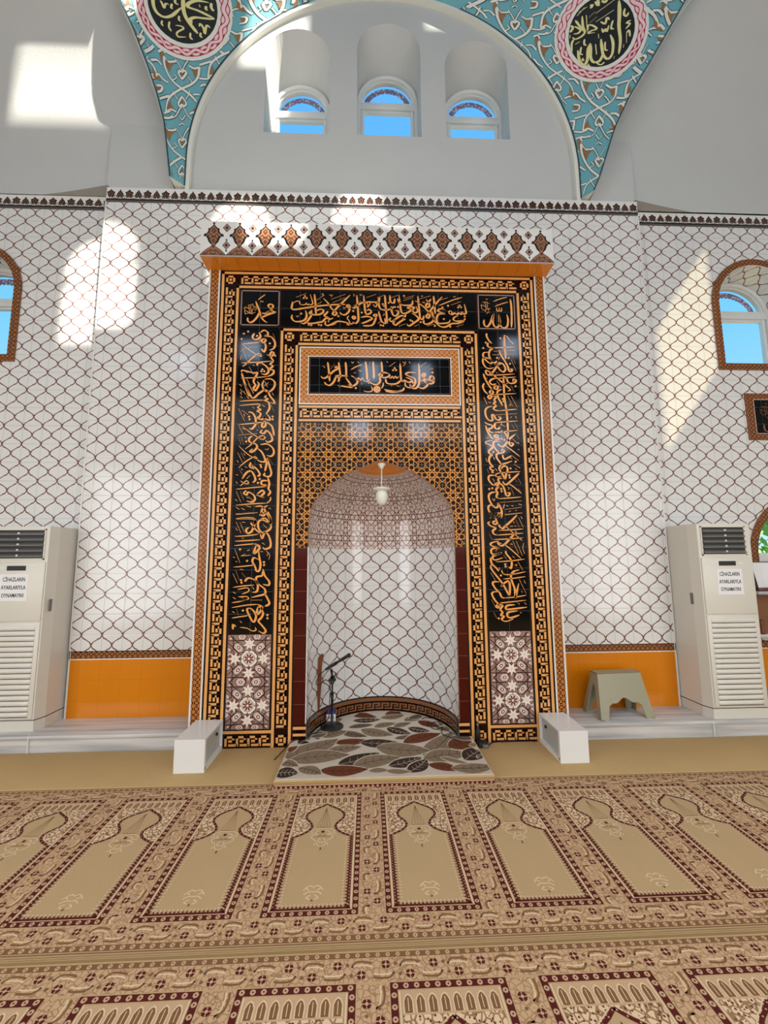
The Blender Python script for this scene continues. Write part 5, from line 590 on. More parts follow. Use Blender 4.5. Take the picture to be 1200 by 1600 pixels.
def aisle(sd):
    mb = MB(); xa, xb = (-6.2, -3.05) if sd < 0 else (3.065, 6.2)
    holes = [archloop(sd * 4.51, .475, 3.9, 4.67)[::-1]]
    if sd > 0: holes.append(archloop(4.74, .57, 1.36, 1.70)[::-1])
    else: holes.append(archloop(-4.74, .57, 1.36, 1.70)[::-1])
    wallpiece(mb, [[(xa, .12), (xb, .12), (xb, 5.84), (xa, 5.84)]] + holes, .5, 'ogee_side')
    struct(mb, 'wall_aisle_' + ('left' if sd < 0 else 'right'))
aisle(-1); aisle(1)
# dado: orange tiles under a dark star band with white beads
def dado(name, xa, xb, y, z1=.775, z0=.15, ret=None):
    mb = MB(); f = Flat(mb, YF(y))
    f.rect(xa, z0, xb, z1 - .085, 'orange'); f.rect(xa, z1 - .078, xb, z1 - .012, 'star_dark'); f.rect(xa, z1 - .088, xb, z1 - .078, 'white', 2); f.rect(xa, z1 - .012, xb, z1 - .004, 'outline', 2)
    if ret: mb.box((ret - .008, y - .004, z0), (ret + .008, y + .002, z1), 'white')
    struct(mb, name)
dado('trim_3', -3.06, -1.71, H, .785, ret=-3.055); dado('trim_4', 1.71, 3.075, H, .778, ret=3.07)
dado('trim_5', -6.2, -3.06, .5, .772); dado('trim_6', 3.075, 6.2, .5, .772)
# painted palmette frieze along the top of the tiles
def frieze(name, xa, xb, y, z0, z1):
    mb = MB(); f = Flat(mb, YF(y)); f.rect(xa, z0, xb, z1 + .02, 'white', 1)
    f.rect(xa, z0, xb, z0 + .028, 'corn_grey', 2); f.rect(xa, z0 + .026, xb, z0 + .046, 'palm_dark', 3)
    n = round((xb - xa) / .1); p_ = (xb - xa) / n; zb = z0 + .046; hh = z1 - zb
    S1 = [(0, 1), (.10, .86), (.24, .76), (.47, .66), (.37, .5), (.36, .3), (.2, .12), (.06, .02)]
    S2 = [(0, 1), (.07, .84), (.2, .7), (.34, .52), (.38, .36), (.3, .2), (.16, .08), (.05, .02)]
    for i in range(n):
        cx = xa + (i + .5) * p_; S = S1 if i % 2 == 0 else S2
        for k, mm, l in ((1, 'palm_dark', 2), (.72, 'corn_brown', 3)):
            P = [(cx + a * p_ * k, zb + hh * (b * k + (1 - k) * .42)) for a, b in S]; P += [(cx - a * p_ * k, zb + hh * (b * k + (1 - k) * .42)) for a, b in S[::-1][:-1]]
            f.poly(P, mm, l)
        f.disc((cx, zb + hh * .45), .009, 'palm_dark', 4, 4)
        f.poly([(cx + .012, zb), (cx + .0, zb + hh * .2), (cx - .012, zb)], 'white', 4)
        f.stroke([(cx + p_ * .26, zb + .001), (cx + p_ * .5, zb + hh * .36), (cx + p_ * .74, zb + .001)], .009, 'corn_grey', 2, 4)
        f.poly([(cx + p_ * .42, zb), (cx + p_ * .58, zb), (cx + p_ * .5, zb + hh * .16)], 'corn_brown', 3)
    struct(mb, name)
frieze('trim_7', -3.06, 3.075, H, 5.675, 5.84)
frieze('trim_8', -6.2, -3.06, .5, 5.655, 5.81); frieze('trim_9', 3.075, 6.2, .5, 5.645, 5.80)
# tympanum with three deep arched openings
TYM = .455
NW = [(-.962, .388, 6.695, 7.755, 7.43), (.144, .388, 6.70, 7.887, 7.60), (1.222, .388, 6.705, 7.692, 7.45)]
mb = MB()
wallpiece(mb, [[(-3.1, 5.84), (3.1, 5.84), (3.1, 9.3), (-3.1, 9.3)]] + [archloop(c_, h_, z_, s_)[::-1] for c_, h_, z_, s_, b_ in NW], TYM, 'plaster')
struct(mb, 'wall_tympanum')
def arch_window(n, cx, hw, z0, sf, sb, y0, y1, reveal, transom, bx=None, bh=None, band=None, lilac_arc=True, low=None):
    bx = cx if bx is None else bx; bh = hw if bh is None else bh; N = 24
    mb = MB()
    A = [(cx - hw, z0)] + [(cx - hw * cos(pi * k / N), sf + hw * sin(pi * k / N)) for k in range(N + 1)] + [(cx + hw, z0)]
    Bk = [(bx - bh, z0)] + [(bx - bh * cos(pi * k / N), sb + bh * sin(pi * k / N)) for k in range(N + 1)] + [(bx + bh, z0)]
    d = 0
    for i in range(len(A) - 1):
        L = sqrt((A[i + 1][0] - A[i][0]) ** 2 + (A[i + 1][1] - A[i][1]) ** 2)
        mb.face([(A[i][0], y0, A[i][1]), (A[i + 1][0], y0, A[i + 1][1]), (Bk[i + 1][0], y1, Bk[i + 1][1]), (Bk[i][0], y1, Bk[i][1])], reveal, [(y0 + d * 0, d), (y0, d + L), (y1, d + L), (y1, d)], True)
        d += L
    mb.face([(cx - hw, y0, z0), (bx - bh, y1, z0), (bx + bh, y1, z0), (cx + hw, y0, z0)], 'marble' if band else 'plaster')
    w_ = struct(mb, 'window_%d' % n)
    yo = y1
    def ring(mb, ro, ri, ya, yb, z_lo, m, a0=0, a1=pi):
        def loop(r, zz): return [(bx - r, zz)] + [(bx - r * cos(pi * k / N), sb + r * sin(pi * k / N)) for k in range(N + 1)] + [(bx + r, zz)]
        o, i_ = loop(ro, z_lo), loop(ri, z_lo + (ro - ri))
        for k in range(len(o) - 1):
            mb.face([(o[k][0], ya, o[k][1]), (i_[k][0], ya, i_[k][1]), (i_[k + 1][0], ya, i_[k + 1][1]), (o[k + 1][0], ya, o[k + 1][1])][::-1], m)
            mb.face([(i_[k][0], ya, i_[k][1]), (i_[k][0], yb, i_[k][1]), (i_[k + 1][0], yb, i_[k + 1][1]), (i_[k + 1][0], ya, i_[k + 1][1])][::-1], m)
            mb.face([(o[k][0], ya, o[k][1]), (o[k][0], yb, o[k][1]), (o[k + 1][0], yb, o[k + 1][1]), (o[k + 1][0], ya, o[k + 1][1])], m)
        mb.box((bx - ro, ya, z_lo), (bx + ro, yb, z_lo + (ro - ri)), m)
    f = MB(); ring(f, bh, bh - .045, yo - .05, yo + .03, z0, 'pvc'); ring(f, bh - .04, bh - .06, yo - .02, yo + .03, z0 + .04, 'pvc')
    fo = build_local(f, 'window_frame', w_, sharp=40); 
    t_ = MB(); t_.rbox((bx - bh + .04, yo - .045, transom - .05), (bx + bh - .04, yo + .02, transom + .05), 'pvc', .008); 
    t_.box((bx - bh + .045, yo - .02, transom - .075), (bx + bh - .045, yo + .02, transom - .05), 'pvc')
    for s_ in (-1, 1): t_.box((bx + s_ * (bh - .07) - .018, yo - .03, z0 + .05), (bx + s_ * (bh - .07) + .018, yo + .02, transom - .05), 'pvc')
    build_local(t_, 'transom', w_, sharp=40)
    g = MB(); r = bh - .055
    g.holes([[(bx - r, z0 + .04), (bx + r, z0 + .04)] + [(bx + r * cos(pi * k / N), sb + r * sin(pi * k / N)) for k in range(N + 1)]], lambda a, b: (a, yo + .012, b), 'glass')
    build_local(g, 'pane', w_)
    if lilac_arc:
        l_ = MB(); R1, R2 = bh - .06, bh - .125  # scalloped lilac band behind the head of the glass
        for k in range(3, 21):
            a, b = pi * k / N, pi * (k + 1) / N
            l_.face([(bx - R1 * cos(a), yo + .06, sb + R1 * sin(a)), (bx - R1 * cos(b), yo + .06, sb + R1 * sin(b)), (bx - R2 * cos(b), yo + .06, sb + R2 * sin(b) - .0), (bx - R2 * cos((a + b) / 2), yo + .06, sb + R2 * sin((a + b) / 2) - .018), (bx - R2 * cos(a), yo + .06, sb + R2 * sin(a))], 'lilac_arc')
        build_local(l_, 'lilac_scallops', w_)
    if band:
        o_ = MB(); bw = band
        O = [(cx - hw - bw, z0 - bw)] + [(cx - (hw + bw) * cos(pi * k / N), sf + (hw + bw) * sin(pi * k / N)) for k in range(N + 1)] + [(cx + hw + bw, z0 - bw)]
        ya = y0 - .018
        cl = len(O)
        for i in range(cl):
            j = (i + 1) % cl; q = [(O[i][0], ya, O[i][1]), (A[i][0], ya, A[i][1]), (A[j][0], ya, A[j][1]), (O[j][0], ya, O[j][1])][::-1]
            d0 = i * .08; o_.face(q, 'star_dark', [(x, z) for x, _, z in q])
            o_.face([(A[i][0], ya, A[i][1]), (A[i][0], y0 + .02, A[i][1]), (A[j][0], y0 + .02, A[j][1]), (A[j][0], ya, A[j][1])][::-1], 'white')
            o_.face([(O[i][0], ya, O[i][1]), (O[i][0], y0, O[i][1]), (O[j][0], y0, O[j][1]), (O[j][0], ya, O[j][1])], 'brown')
        build_local(o_, 'tile_border', w_)
    return w_
for i, (c_, h_, z_, s_, b_) in enumerate(NW):
    arch_window(i + 1, c_, h_, z_, s_, b_, TYM, .85, 'plaster', (7.375, 7.545, 7.385)[i], bx=(-.972, .143, 1.262)[i], bh=(.372, .392, .384)[i])
arch_window(4, -4.51, .475, 3.9, 4.67, 4.67, .5, .85, 'ogee_side', 4.71, band=.078, bh=.47)
arch_window(5, 4.51, .475, 3.9, 4.67, 4.67, .5, .85, 'ogee_side', 4.71, band=.078, bh=.47)
arch_window(6, -4.74, .57, 1.36, 1.70, 1.70, .5, .85, 'white', 1.66, band=.078, lilac_arc=False)
arch_window(7, 4.74, .57, 1.36, 1.70, 1.70, .5, .85, 'white', 1.66, band=.078, lilac_arc=False)
# arch edge of the front wall
AZ, ARX, ARZ = 6.25, 2.3, 2.4
def P1(sd, z):
    x = ARX if z <= AZ else ARX * sqrt(max(0, 1 - ((z - AZ) / ARZ) ** 2)); return Vector((.1 + sd * x, H, z))
LT = [(0, 5.9), (.09, 6.51), (.18, 6.78), (.28, 7.02), (.44, 7.33), (.58, 7.53), (.66, 7.75), (.72, 8.05), (.76, 8.4), (.78, 8.65)]
RT = [(0, 5.88), (.07, 6.03), (.25, 6.55), (.42, 6.87), (.66, 7.21), (.89, 7.55), (1.0, 7.72), (1.4, 8.1), (1.9, 8.5), (2.0, 8.56), (2.1, 8.65)]
def P2(sd, z):
    T_ = RT if sd > 0 else LT
    for (s0, z0), (s1, z1) in zip(T_, T_[1:]):
        if z <= z1 or z1 >= 8.65: break
    s = s0 + (s1 - s0) * max(0, min(1, (z - z0) / (z1 - z0)))
    a = radians(60 if sd > 0 else 45); o = Vector((2.5, .28, z)) if sd > 0 else Vector((-2.32, .28, z))
    return o + Vector((sd * s * sin(a), -s * cos(a), 0))
def SP(sd, s, z): return P1(sd, z) * (1 - s) + P2(sd, z) * s
def SPN(sd, s, z):
    a = SP(sd, s, z); n = (SP(sd, s + .01, z) - a).cross(SP(sd, s, z - .01) - a)
    n.normalize()
    return n if n.y < 0 else -n
mb = MB()
for k in range(60):                                       # rim of the front arch and its narrow soffit
    def q(i):
        if i <= 6: z = 5.86 + (AZ - 5.86) * i / 6; return (.1 - ARX, z), (.1 - ARX + .045, z)
        if i >= 54: z = AZ - (AZ - 5.86) * (i - 54) / 6; return (.1 + ARX, z), (.1 + ARX - .045, z)
        a = pi * (i - 6) / 48; return (.1 - ARX * cos(a), AZ + ARZ * sin(a)), (.1 - (ARX - .045) * cos(a), AZ + (ARZ - .045) * sin(a))
    (a0, a1), (b0, b1) = q(k), q(k + 1)
    mb.face([(a1[0], H, a1[1]), (b1[0], H, b1[1]), (b0[0], H, b0[1]), (a0[0], H, a0[1])], 'whitep', sm=True)
    mb.face([(a1[0], H, a1[1]), (a1[0], TYM, a1[1]), (b1[0], TYM, b1[1]), (b1[0], H, b1[1])], 'whitep', sm=True)
struct(mb, 'trim_10')
for sd, nm in ((-1, 'left'), (1, 'right')):
    zb = 5.9 if sd < 0 else 5.88
    mb = MB()
    mb.grid(lambda u, v: SP(sd, u, zb + (8.65 - zb) * v), 12, 60, 'teal', flip=sd < 0)
    mb.grid(lambda u, v: SP(sd, u, 8.65) + Vector((0, 0, .65 * v)), 12, 1, 'plaster', flip=sd < 0)
    a, b = P1(sd, zb), P2(sd, zb); c_ = Vector((b.x, .46, zb)); e_ = Vector((a.x, .46, zb))
    mb.face([a, b, c_, e_], 'whitep')
    mb.grid(lambda u, v: P2(sd, zb + (8.65 - zb) * v).lerp(Vector((P2(sd, zb + (8.65 - zb) * v).x + sd * .02, max(P2(sd, zb + (8.65 - zb) * v).y + .02, .5 - 1.0 * v), zb + (8.65 - zb) * v)), u), 1, 40, 'plaster')
    struct(mb, 'wall_pendentive_' + nm)
    # painted arabesque and roundel on the pendentive
    root = empty('painted_roundel', SP(sd, .5, 7.6), 'round black calligraphy roundel with a crimson braided rim, painted %s of the three high windows' % nm, 'painting', 'calligraphy roundels between the arches')
    def fs(u, v, l, sd=sd): return SP(sd, u, v) + SPN(sd, u, v) * (.0012 * l + .002)
    ar = MB(); f = Flat(ar, fs); asp = .85
    K = PD[nm]
    for st in K['scroll']:
        c_ = st[0]; P = [(x / 1000, y / 1000) for x, y in zip(st[1::2], st[2::2])]
        hw = max(.25, (P1(sd, P[0][1]) - P2(sd, P[0][1])).length)
        if c_ == 8: f.poly(P, 'leafbrown', 3)
        else:
            wd = {5: .026, 6: .021, 7: .012}[c_]
            f.stroke(P, wd + .012, 'tealdark', 1, 2 if len(P) > 2 else 0, asp=hw); f.stroke(P, wd, 'whitep', 2, 2 if len(P) > 2 else 0, asp=hw)
    for s_ in (0.0, 1.0):                                 # dark line along both edges of the field
        zz = [zb + (8.45 - zb) * k / 60 for k in range(61)]
        for z0_, z1_ in zip(zz, zz[1:]):
            h0 = .014 / (P1(sd, z0_) - P2(sd, z0_)).length; h1 = .014 / (P1(sd, z1_) - P2(sd, z1_)).length; sg = 1 if s_ == 0 else -1
            ar.face([fs(s_, z0_, 4), fs(s_ + sg * h0, z0_, 4), fs(s_ + sg * h1, z1_, 4), fs(s_, z1_, 4)], 'tealdark')
    build_local(ar, 'painted_scrollwork', bpy.data.objects['wall_pendentive_' + nm])['kind'] = 'structure'
    def P_of(s): return [(x / 1000, y / 1000) for x, y in zip(s[0][1::2], s[0][2::2])]
    def fan(mb, f, P, m, l):
        cx = sum(a for a, b in P) / len(P); cy = sum(b for a, b in P) / len(P)
        for a, b in zip(P, P[1:] + P[:1]):
            for t0, t1 in ((0, .34), (.34, .67), (.67, 1)):
                g = lambda q, t_: (cx + (q[0] - cx) * t_, cy + (q[1] - cy) * t_)
                mb.face([fs(*g(a, t0), l), fs(*g(a, t1), l), fs(*g(b, t1), l), fs(*g(b, t0), l)], m)
    r1 = MB(); f = Flat(r1, fs); RR = {k: P_of(K[k]) for k in ('rim', 'red', 'inner', 'disc')}
    def annul(mb, A, Bq, m, l):
        for i in range(len(A)):
            j = (i + 1) % len(A); mb.face([fs(*A[i], l), fs(*Bq[i], l), fs(*Bq[j], l), fs(*A[j], l)], m)
    big = [((a - .5) * 1.0 + .5, b) for a, b in RR['rim']]
    annul(r1, RR['rim'], RR['red'], 'whitep', 6); annul(r1, RR['inner'], RR['disc'], 'whitep', 6); build_local(r1, 'white_ring', root)
    r2 = MB(); annul(r2, RR['red'], RR['inner'], 'red', 6); f = Flat(r2, fs); hw = (P1(sd, 7.7) - P2(sd, 7.7)).length
    for k, l in (('strand_a', 7), ('strand_b', 8)):
        P = P_of(K[k]); f.stroke(P, .042, 'red', l, 0, asp=hw); f.stroke(P, .027, 'pinkw', l + .5, 0, asp=hw)
    build_local(r2, 'braided_ring', root)
    r3 = MB(); fan(r3, None, RR['disc'], 'blackp', 6); build_local(r3, 'black_field', root)
    r4 = MB(); f = Flat(r4, fs); script(f, K['letters'], 'cream', 1.75, 9, asp=hw); build_local(r4, 'calligraphy', root)
# barrel vaults over the aisles, seen past the corner arches
for sd, nm in ((-1, 'left'), (1, 'right')):
    mb = MB(); VZ, VR, VY = 6.25, 2.6, -2.1
    def a_lim(v): return True
    def vf(u, v):
        if v < .1: y, z = .5, 5.8 + (VZ - 5.8) * v / .1
        else: a = pi * (v - .1) / .9 * .75; y, z = VY + VR * cos(a), VZ + VR * sin(a)
        if v > .1 and z > 8.1: y, z = VY + sqrt(VR ** 2 - (8.1 - VZ) ** 2), 8.1 + (v - .42) * 2.4
        e = abs(P2(sd, max(5.9, min(8.6, z))).x) + .0 if a_lim(v) else 3.9
        return (sd * (e + (6.2 - e) * u), y, z)
    mb.grid(vf, 1, 64, 'plaster', flip=sd > 0)
    struct(mb, 'ceiling_vault_' + nm)
    lg = MB(); x0 = 3.06 * sd; z0 = 5.835                  # ledge with shade-coloured underside, where the vault springs beside the pier
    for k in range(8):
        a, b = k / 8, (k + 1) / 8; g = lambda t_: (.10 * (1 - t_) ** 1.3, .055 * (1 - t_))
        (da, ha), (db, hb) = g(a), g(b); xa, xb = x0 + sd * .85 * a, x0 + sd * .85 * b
        lg.face([(xa, .502, z0), (xb, .502, z0), (xb, .502 - db, z0 + hb), (xa, .502 - da, z0 + ha)], 'plaster_shade')
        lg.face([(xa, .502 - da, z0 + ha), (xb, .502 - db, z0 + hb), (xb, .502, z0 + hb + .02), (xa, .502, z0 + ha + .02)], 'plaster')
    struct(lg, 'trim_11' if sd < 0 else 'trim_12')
# rest of the hall round the viewer
mb = MB(); mb.box((-6.4, -8.4, 0), (-6.2, .7, 9.3), 'plaster'); struct(mb, 'wall_left')
mb = MB()
for xx in (6.2, 6.4): mb.holes([[(-8.4, 0), (.7, 0), (.7, 9.3), (-8.4, 9.3)], [(-3.0, 7.1), (-3.0, 8.9), (-2.0, 8.9), (-2.0, 7.1)]], lambda a, b, xx=xx: (xx, a, b), 'plaster')  # unseen opening added so sun reaches the right aisle wall
struct(mb, 'wall_right')
mb = MB(); mb.face([(6.3, -3.1, 7.0), (6.3, -1.9, 7.0), (6.3, -1.9, 9.0), (6.3, -3.1, 9.0)], 'sunfilter'); struct(mb, 'window_8')  # filter pane added over that opening to soften the sun patch
mb = MB(); mb.box((-6.4, -8.5, 0), (6.4, -8.3, 9.3), 'plaster'); struct(mb, 'wall_back')
mb = MB(); mb.holes([[(-6.4, -8.5), (6.4, -8.5), (6.4, 1.0), (-6.4, 1.0)], [(-3.2, -4.6), (-3.2, .2), (3.4, .2), (3.4, -4.6)]], lambda a, b: (a, b, 9.3), 'plaster')
mb.holes([[(-6.4, -8.5), (6.4, -8.5), (6.4, 1.0), (-6.4, 1.0)], [(-3.2, -4.6), (-3.2, .2), (3.4, .2), (3.4, -4.6)]], lambda a, b: (a, b, 9.4), 'plaster'); struct(mb, 'ceiling')
# unseen drum wall as sun baffle, arched openings cut to throw the patches
openings = []
for bx, bz, w_, h_ in SUNP: openings.append((bx, bz, w_, h_))
mb = MB(); loops = [[(-3.2, 9.35), (5.6, 9.35), (5.6, 17.0), (-3.2, 17.0)]]
for bx, bz, w_, h_ in openings:
    loops.append(archloop(bx, w_ / 2, bz - h_ / 2, bz + h_ / 2 - w_ / 2, n=12)[::-1])
mb.holes(loops, lambda a, b: (a, -4.6, b), 'plaster')
for bx, bz, w_, h_ in openings: mb.box((bx - w_ / 2, -4.64, bz + .12 * h_), (bx + w_ / 2, -4.6, bz + .12 * h_ + .06), 'pvc')
mb.box((-3.3, -4.6, 9.3), (-3.2, .3, 17.0), 'plaster'); mb.box((3.4, -4.6, 9.3), (3.5, .3, 9.4), 'plaster')
mb.box((-3.3, .2, 9.3), (5.7, .3, 17.0), 'plaster'); mb.box((-3.3, -4.7, 17.0), (5.7, .3, 17.1), 'plaster'); mb.box((5.6, -4.7, 9.3), (5.7, .3, 17.0), 'plaster')
mb.box((3.4, -4.7, 9.3), (5.7, .3, 9.4), 'plaster'); struct(mb, 'wall_sun_baffle')
# a leafy shrub outside the low window
bush = MB(); rr = random.Random(3)
for k in range(700):
    a, b = rr.uniform(0, 2 * pi), rr.uniform(-.3, 1); r = 1.05 * rr.uniform(.75, 1); c_ = Vector((5.4 + r * cos(a), 2.6 + .7 * r * sin(a), 1.5 + r * b * 1.1))
    n = Vector((rr.gauss(0, 1), rr.gauss(0, 1), rr.gauss(0, 1))).normalized(); u = n.orthogonal().normalized(); v = n.cross(u); s_ = rr.uniform(.07, .13)
    bush.face([c_ - u * s_, c_ - v * s_ * .45, c_ + u * s_, c_ + v * s_ * .45], 'green')
sh = empty('shrub', (5.4, 2.6, .0), 'pale green leafy shrub outdoors behind the low arched window on the right', 'shrub')
build_local(bush, 'foliage', sh); tk = MB(); tk.tube([(5.4, 2.6, 0), (5.42, 2.6, .6), (5.35, 2.62, 1.4)], .05, 'wood'); build_local(tk, 'stem', sh)
og = MB(); og.box((-12, .95, -.12), (12, 9, -.02), 'rugtaupe'); struct(og, 'floor_outside')

# ================================================================== PRAYER NICHE
mih = empty('prayer_niche', (0, 0, 0), 'tall tiled prayer niche with greek key borders and black inscription bands', 'prayer niche')
AP = [(1.775, .69), (1.99, .688), (2.11, .674), (2.2, .637), (2.3, .553), (2.39, .455), (2.475, .335), (2.53, .215), (2.575, .092), (2.6, .0)]
NX = .01
APs = cat([(a, b) for a, b in AP], 4)
arch_r = [(NX + max(0, w_), z) for z, w_ in APs]; arch_l = [(NX - max(0, w_), z) for z, w_ in APs[::-1][1:]]
hole = [(NX - .69, .0), (NX + .69, .0)] + arch_r + arch_l
b_ = MB()
b_.holes([[(-1.71, 0), (-NX * 0 - .68, 0)] + [(NX - .69, .001)] + arch_l[::-1] + [(NX, 2.6)] + arch_r[::-1][1:] + [(NX + .69, .001), (NX + .69, 0), (1.71, 0), (1.71, 4.57), (-1.71, 4.57)]], lambda a, b: (a, 0, b), 'keybg', lambda a, b: (a, b))
b_.face([(-1.71, 0, 0), (-1.71, 0, 4.57), (-1.71, H, 4.57), (-1.71, H, 0)], 'star_small'); b_.face([(1.71, 0, 4.57), (1.71, 0, 0), (1.71, H, 0), (1.71, H, 4.57)], 'star_small')
build_local(b_, 'surround', mih)
def part(mb, name, **k): return build_local(mb, name, mih, **k)
st = MB(); f = Flat(st, YF(0))
for s_ in (-1, 1):
    xa, xb = sorted((s_ * 1.618, s_ * 1.698)); q = MB(); f = Flat(q, YF(0)); f.rect(xa, 0, xb, 4.57, 'star_small')
    part(q, 'star_border')
    q = MB(); q.box((s_ * 1.61 - .007, -.006, 0), (s_ * 1.61 + .007, 0, 4.57), 'white'); q.box((s_ * 1.705 - .008, -.008, 0), (s_ * 1.705 + .008, .005, 4.57), 'white'); part(q, 'white_edge')
# greek key
def keyrun(f, fn, L, n, m='gold', l=2, flip=False):
    p_ = L / n
    for i in range(n):
        a = i * p_; S_, G = p_ * .2, p_ * .1333
        x = [a + G / 2 + (S_ + G) * k for k in range(4)]
        y0 = .1 - .0433; hs = .02; hg = .01333; ys = [y0, y0 + hs + hg, y0 + 2 * (hs + hg)]
        R = [(x[0], y0, x[0] + S_, ys[2] + hs), (x[0], ys[2], x[2] + S_, ys[2] + hs), (x[2], ys[1], x[2] + S_, ys[2] + hs), (x[1], ys[1], x[2] + S_, ys[1] + hs), (x[1], y0, x[3] + S_ * .5, y0 + hs)]
        for u0, v0, u1, v1 in R:
            P = [fn(u0, v0), fn(u1, v0), fn(u1, v1), fn(u0, v1)]
            f.poly(P if not flip else P[::-1], m, l)
def band_lines(f, fn, L, m='gold', l=2, flip=False, a=.0, b=.0):
    for v0, v1 in ((.013, .038), (.162, .187)):
        e0 = a if v0 < .1 else b
        P = [fn(-e0, v0), fn(L + e0, v0), fn(L + e0, v1), fn(-e0, v1)]; f.poly(P if not flip else P[::-1], m, l)
def corner(f, cx, cz):
    for k, (a, b) in enumerate(((.044, .02), (.012, .0))):
        f.rect(cx - a, cz - a, cx + a, cz - a + .02 if k == 0 else cz + a, 'gold', 2)
        if k == 0: f.rect(cx - a, cz + a - .02, cx + a, cz + a, 'gold', 2); f.rect(cx - a, cz - a, cx - a + .02, cz + a, 'gold', 2); f.rect(cx + a - .02, cz - a, cx + a, cz + a, 'gold', 2)
def frame(name, x0, x1, z0, z1):                           # one tile wide key border up both sides and over the top
    q = MB(); f = Flat(q, YF(0))
    Lz = z1 - .2 - z0 - .2
    for s_, xx in ((-1, x0), (1, x1)):
        fn = (lambda u, v, xx=xx, s_=s_: (xx - s_ * v, z0 + .2 + u))
        keyrun(f, fn, Lz, round(Lz * 10), flip=s_ < 0)
        for v0, v1, ext in ((.013, .038, 1), (.162, .187, 0)):
            a, b = sorted((xx - s_ * v0, xx - s_ * v1)); f.rect(a, z0 + (.0 if ext else .0), b, z1 - (v0 if ext else .162), 'gold', 2)
    Lx = x1 - x0 - .4; keyrun(f, lambda u, v: (x0 + .2 + u, z1 - .2 + v), Lx, round(Lx * 10))
    f.rect(x0 + .013, z1 - .038, x1 - .013, z1 - .013, 'gold', 2); f.rect(x0 + .162, z1 - .187, x1 - .162, z1 - .162, 'gold', 2)
    for cx in (x0 + .1, x1 - .1):
        corner(f, cx, z1 - .1); corner(f, cx, z0 + .1)
    part(q, name)
frame('outer_key_border', -1.6, 1.6, -.03, 4.57)
frame('inner_key_border', -1.0, 1.0, -.03, 3.97)
for s_ in (-1, 1):                                        # foot of the border under the geometric panels
    q = MB(); f = Flat(q, YF(0)); xa = -1.4 if s_ < 0 else 1.0
    keyrun(f, lambda u, v: (xa + u, -.03 + v), .4, 4); f.rect(xa - .03, -.0, xa + .43, .008, 'gold', 3); f.rect(xa - .03, .132, xa + .43, .157, 'gold', 3)
    part(q, 'key_border_foot')
q = MB(); f = Flat(q, YF(0)); keyrun(f, lambda u, v: (-.79 + u, 2.985 + v * .98), 1.58, 16); f.rect(-.795, 3.0, .795, 3.022, 'gold', 2); f.rect(-.795, 3.137, .795, 3.16, 'gold', 2); part(q, 'key_border_strip')
# black inscription bands
def inscr(name, x0, z0, x1, z1, data, k=1.0, lab=None, grid=True):
    q = MB(); f = Flat(q, YF(0)); f.rect(x0, z0, x1, z1, 'black', 1.5); o = part(q, name)
    if data:
        c_ = MB(); f = Flat(c_, YF(0)); script(f, data, 'script', k, 4); build_local(c_, 'calligraphy', o)
    return o
inscr('inscription_panel', -.98, 3.985, .98, 4.365, CAL['top'])
inscr('inscription_panel', -1.395, .995, -1.005, 3.965, CAL['left'])
inscr('inscription_panel', 1.005, .995, 1.395, 3.965, CAL['right'])
for s_, d in ((-1, CAL['boxl']), (1, CAL['boxr'])):
    xa, xb = sorted((s_ * 1.0, s_ * 1.395)); o = inscr('inscription_panel', xa, 3.972, xb, 4.365, d)
    q = MB(); f = Flat(q, YF(0)); a, b, c_, d_ = xa + .006, 3.982, xb - .006, 4.358
    for r_ in ((a, b, c_, b + .011), (a, d_ - .011, c_, d_), (a, b, a + .011, d_), (c_ - .011, b, c_, d_)): f.rect(*r_, 'mauve', 5)
    build_local(q, 'thin_frame', o)
# middle inscription in its star frame
q = MB(); f = Flat(q, YF(0)); f.rect(-.797, 3.172, .803, 3.768, 'white', 1.5); f.rect(-.785, 3.184, .791, 3.756, 'star_gold2', 2.2); f.rect(-.712, 3.27, .716, 3.672, 'white', 2.9); part(q, 'star_frame')
o = inscr('inscription_panel', -.703, 3.279, .707, 3.663, None)
q = MB(); f = Flat(q, YF(0)); f.rect(-.703, 3.279, .707, 3.663, 'black', 3.6); f.rect(-.692, 3.29, .696, 3.293, 'brown', 4); f.rect(-.692, 3.649, .696, 3.652, 'brown', 4); f.rect(-.692, 3.29, -.689, 3.652, 'brown', 4); f.rect(.693, 3.29, .696, 3.652, 'brown', 4); build_local(q, 'black_field', o)
q = MB(); f = Flat(q, YF(0)); script(f, CAL['center'], 'script', 1.0, 5); c_ = (-.031, 3.331)
f.disc(c_, .036, 'script', 5, 16)
for k in range(6): f.stroke([(c_[0] + .006 * cos(k), c_[1] + .006 * sin(k)), (c_[0] + .03 * cos(k * 1.05), c_[1] + .03 * sin(k * 1.05))], .003, 'brown', 6, 0)
build_local(q, 'calligraphy', o)
# star lattice field round the arch head
q = MB(); q.holes([[(-.797, 1.775), (NX - .695, 1.775)] + [(a - .006 if a < NX else a + .006, b + .006) for a, b in (arch_l[::-1] + [(NX, 2.6)] + arch_r[::-1][1:])] + [(NX + .695, 1.775), (.803, 1.775), (.803, 2.985), (-.797, 2.985)]], lambda a, b: (a, -.001, b), 'star_gold', lambda a, b: (a, b)); part(q, 'star_lattice_panel')
for s_ in (-1, 1):
    q = MB(); f = Flat(q, YF(0)); xa, xb = sorted((NX + s_ * .69, s_ * .795)); f.rect(xa, .19, xb, 1.775, 'maroon', 1.5)
    f.rect(xa, .155, xb, .18, 'gold', 2); f.rect(xa, .10, xb, .122, 'gold', 2); part(q, 'dark_red_panel')
q = MB()                                                  # narrow brown lip round the arch
pth = [(NX - .69, .2)] + arch_l[::-1][:0] + [(NX - w_, z) for z, w_ in APs] + [(NX + w_, z) for z, w_ in APs[::-1][1:]] + [(NX + .69, .2)]
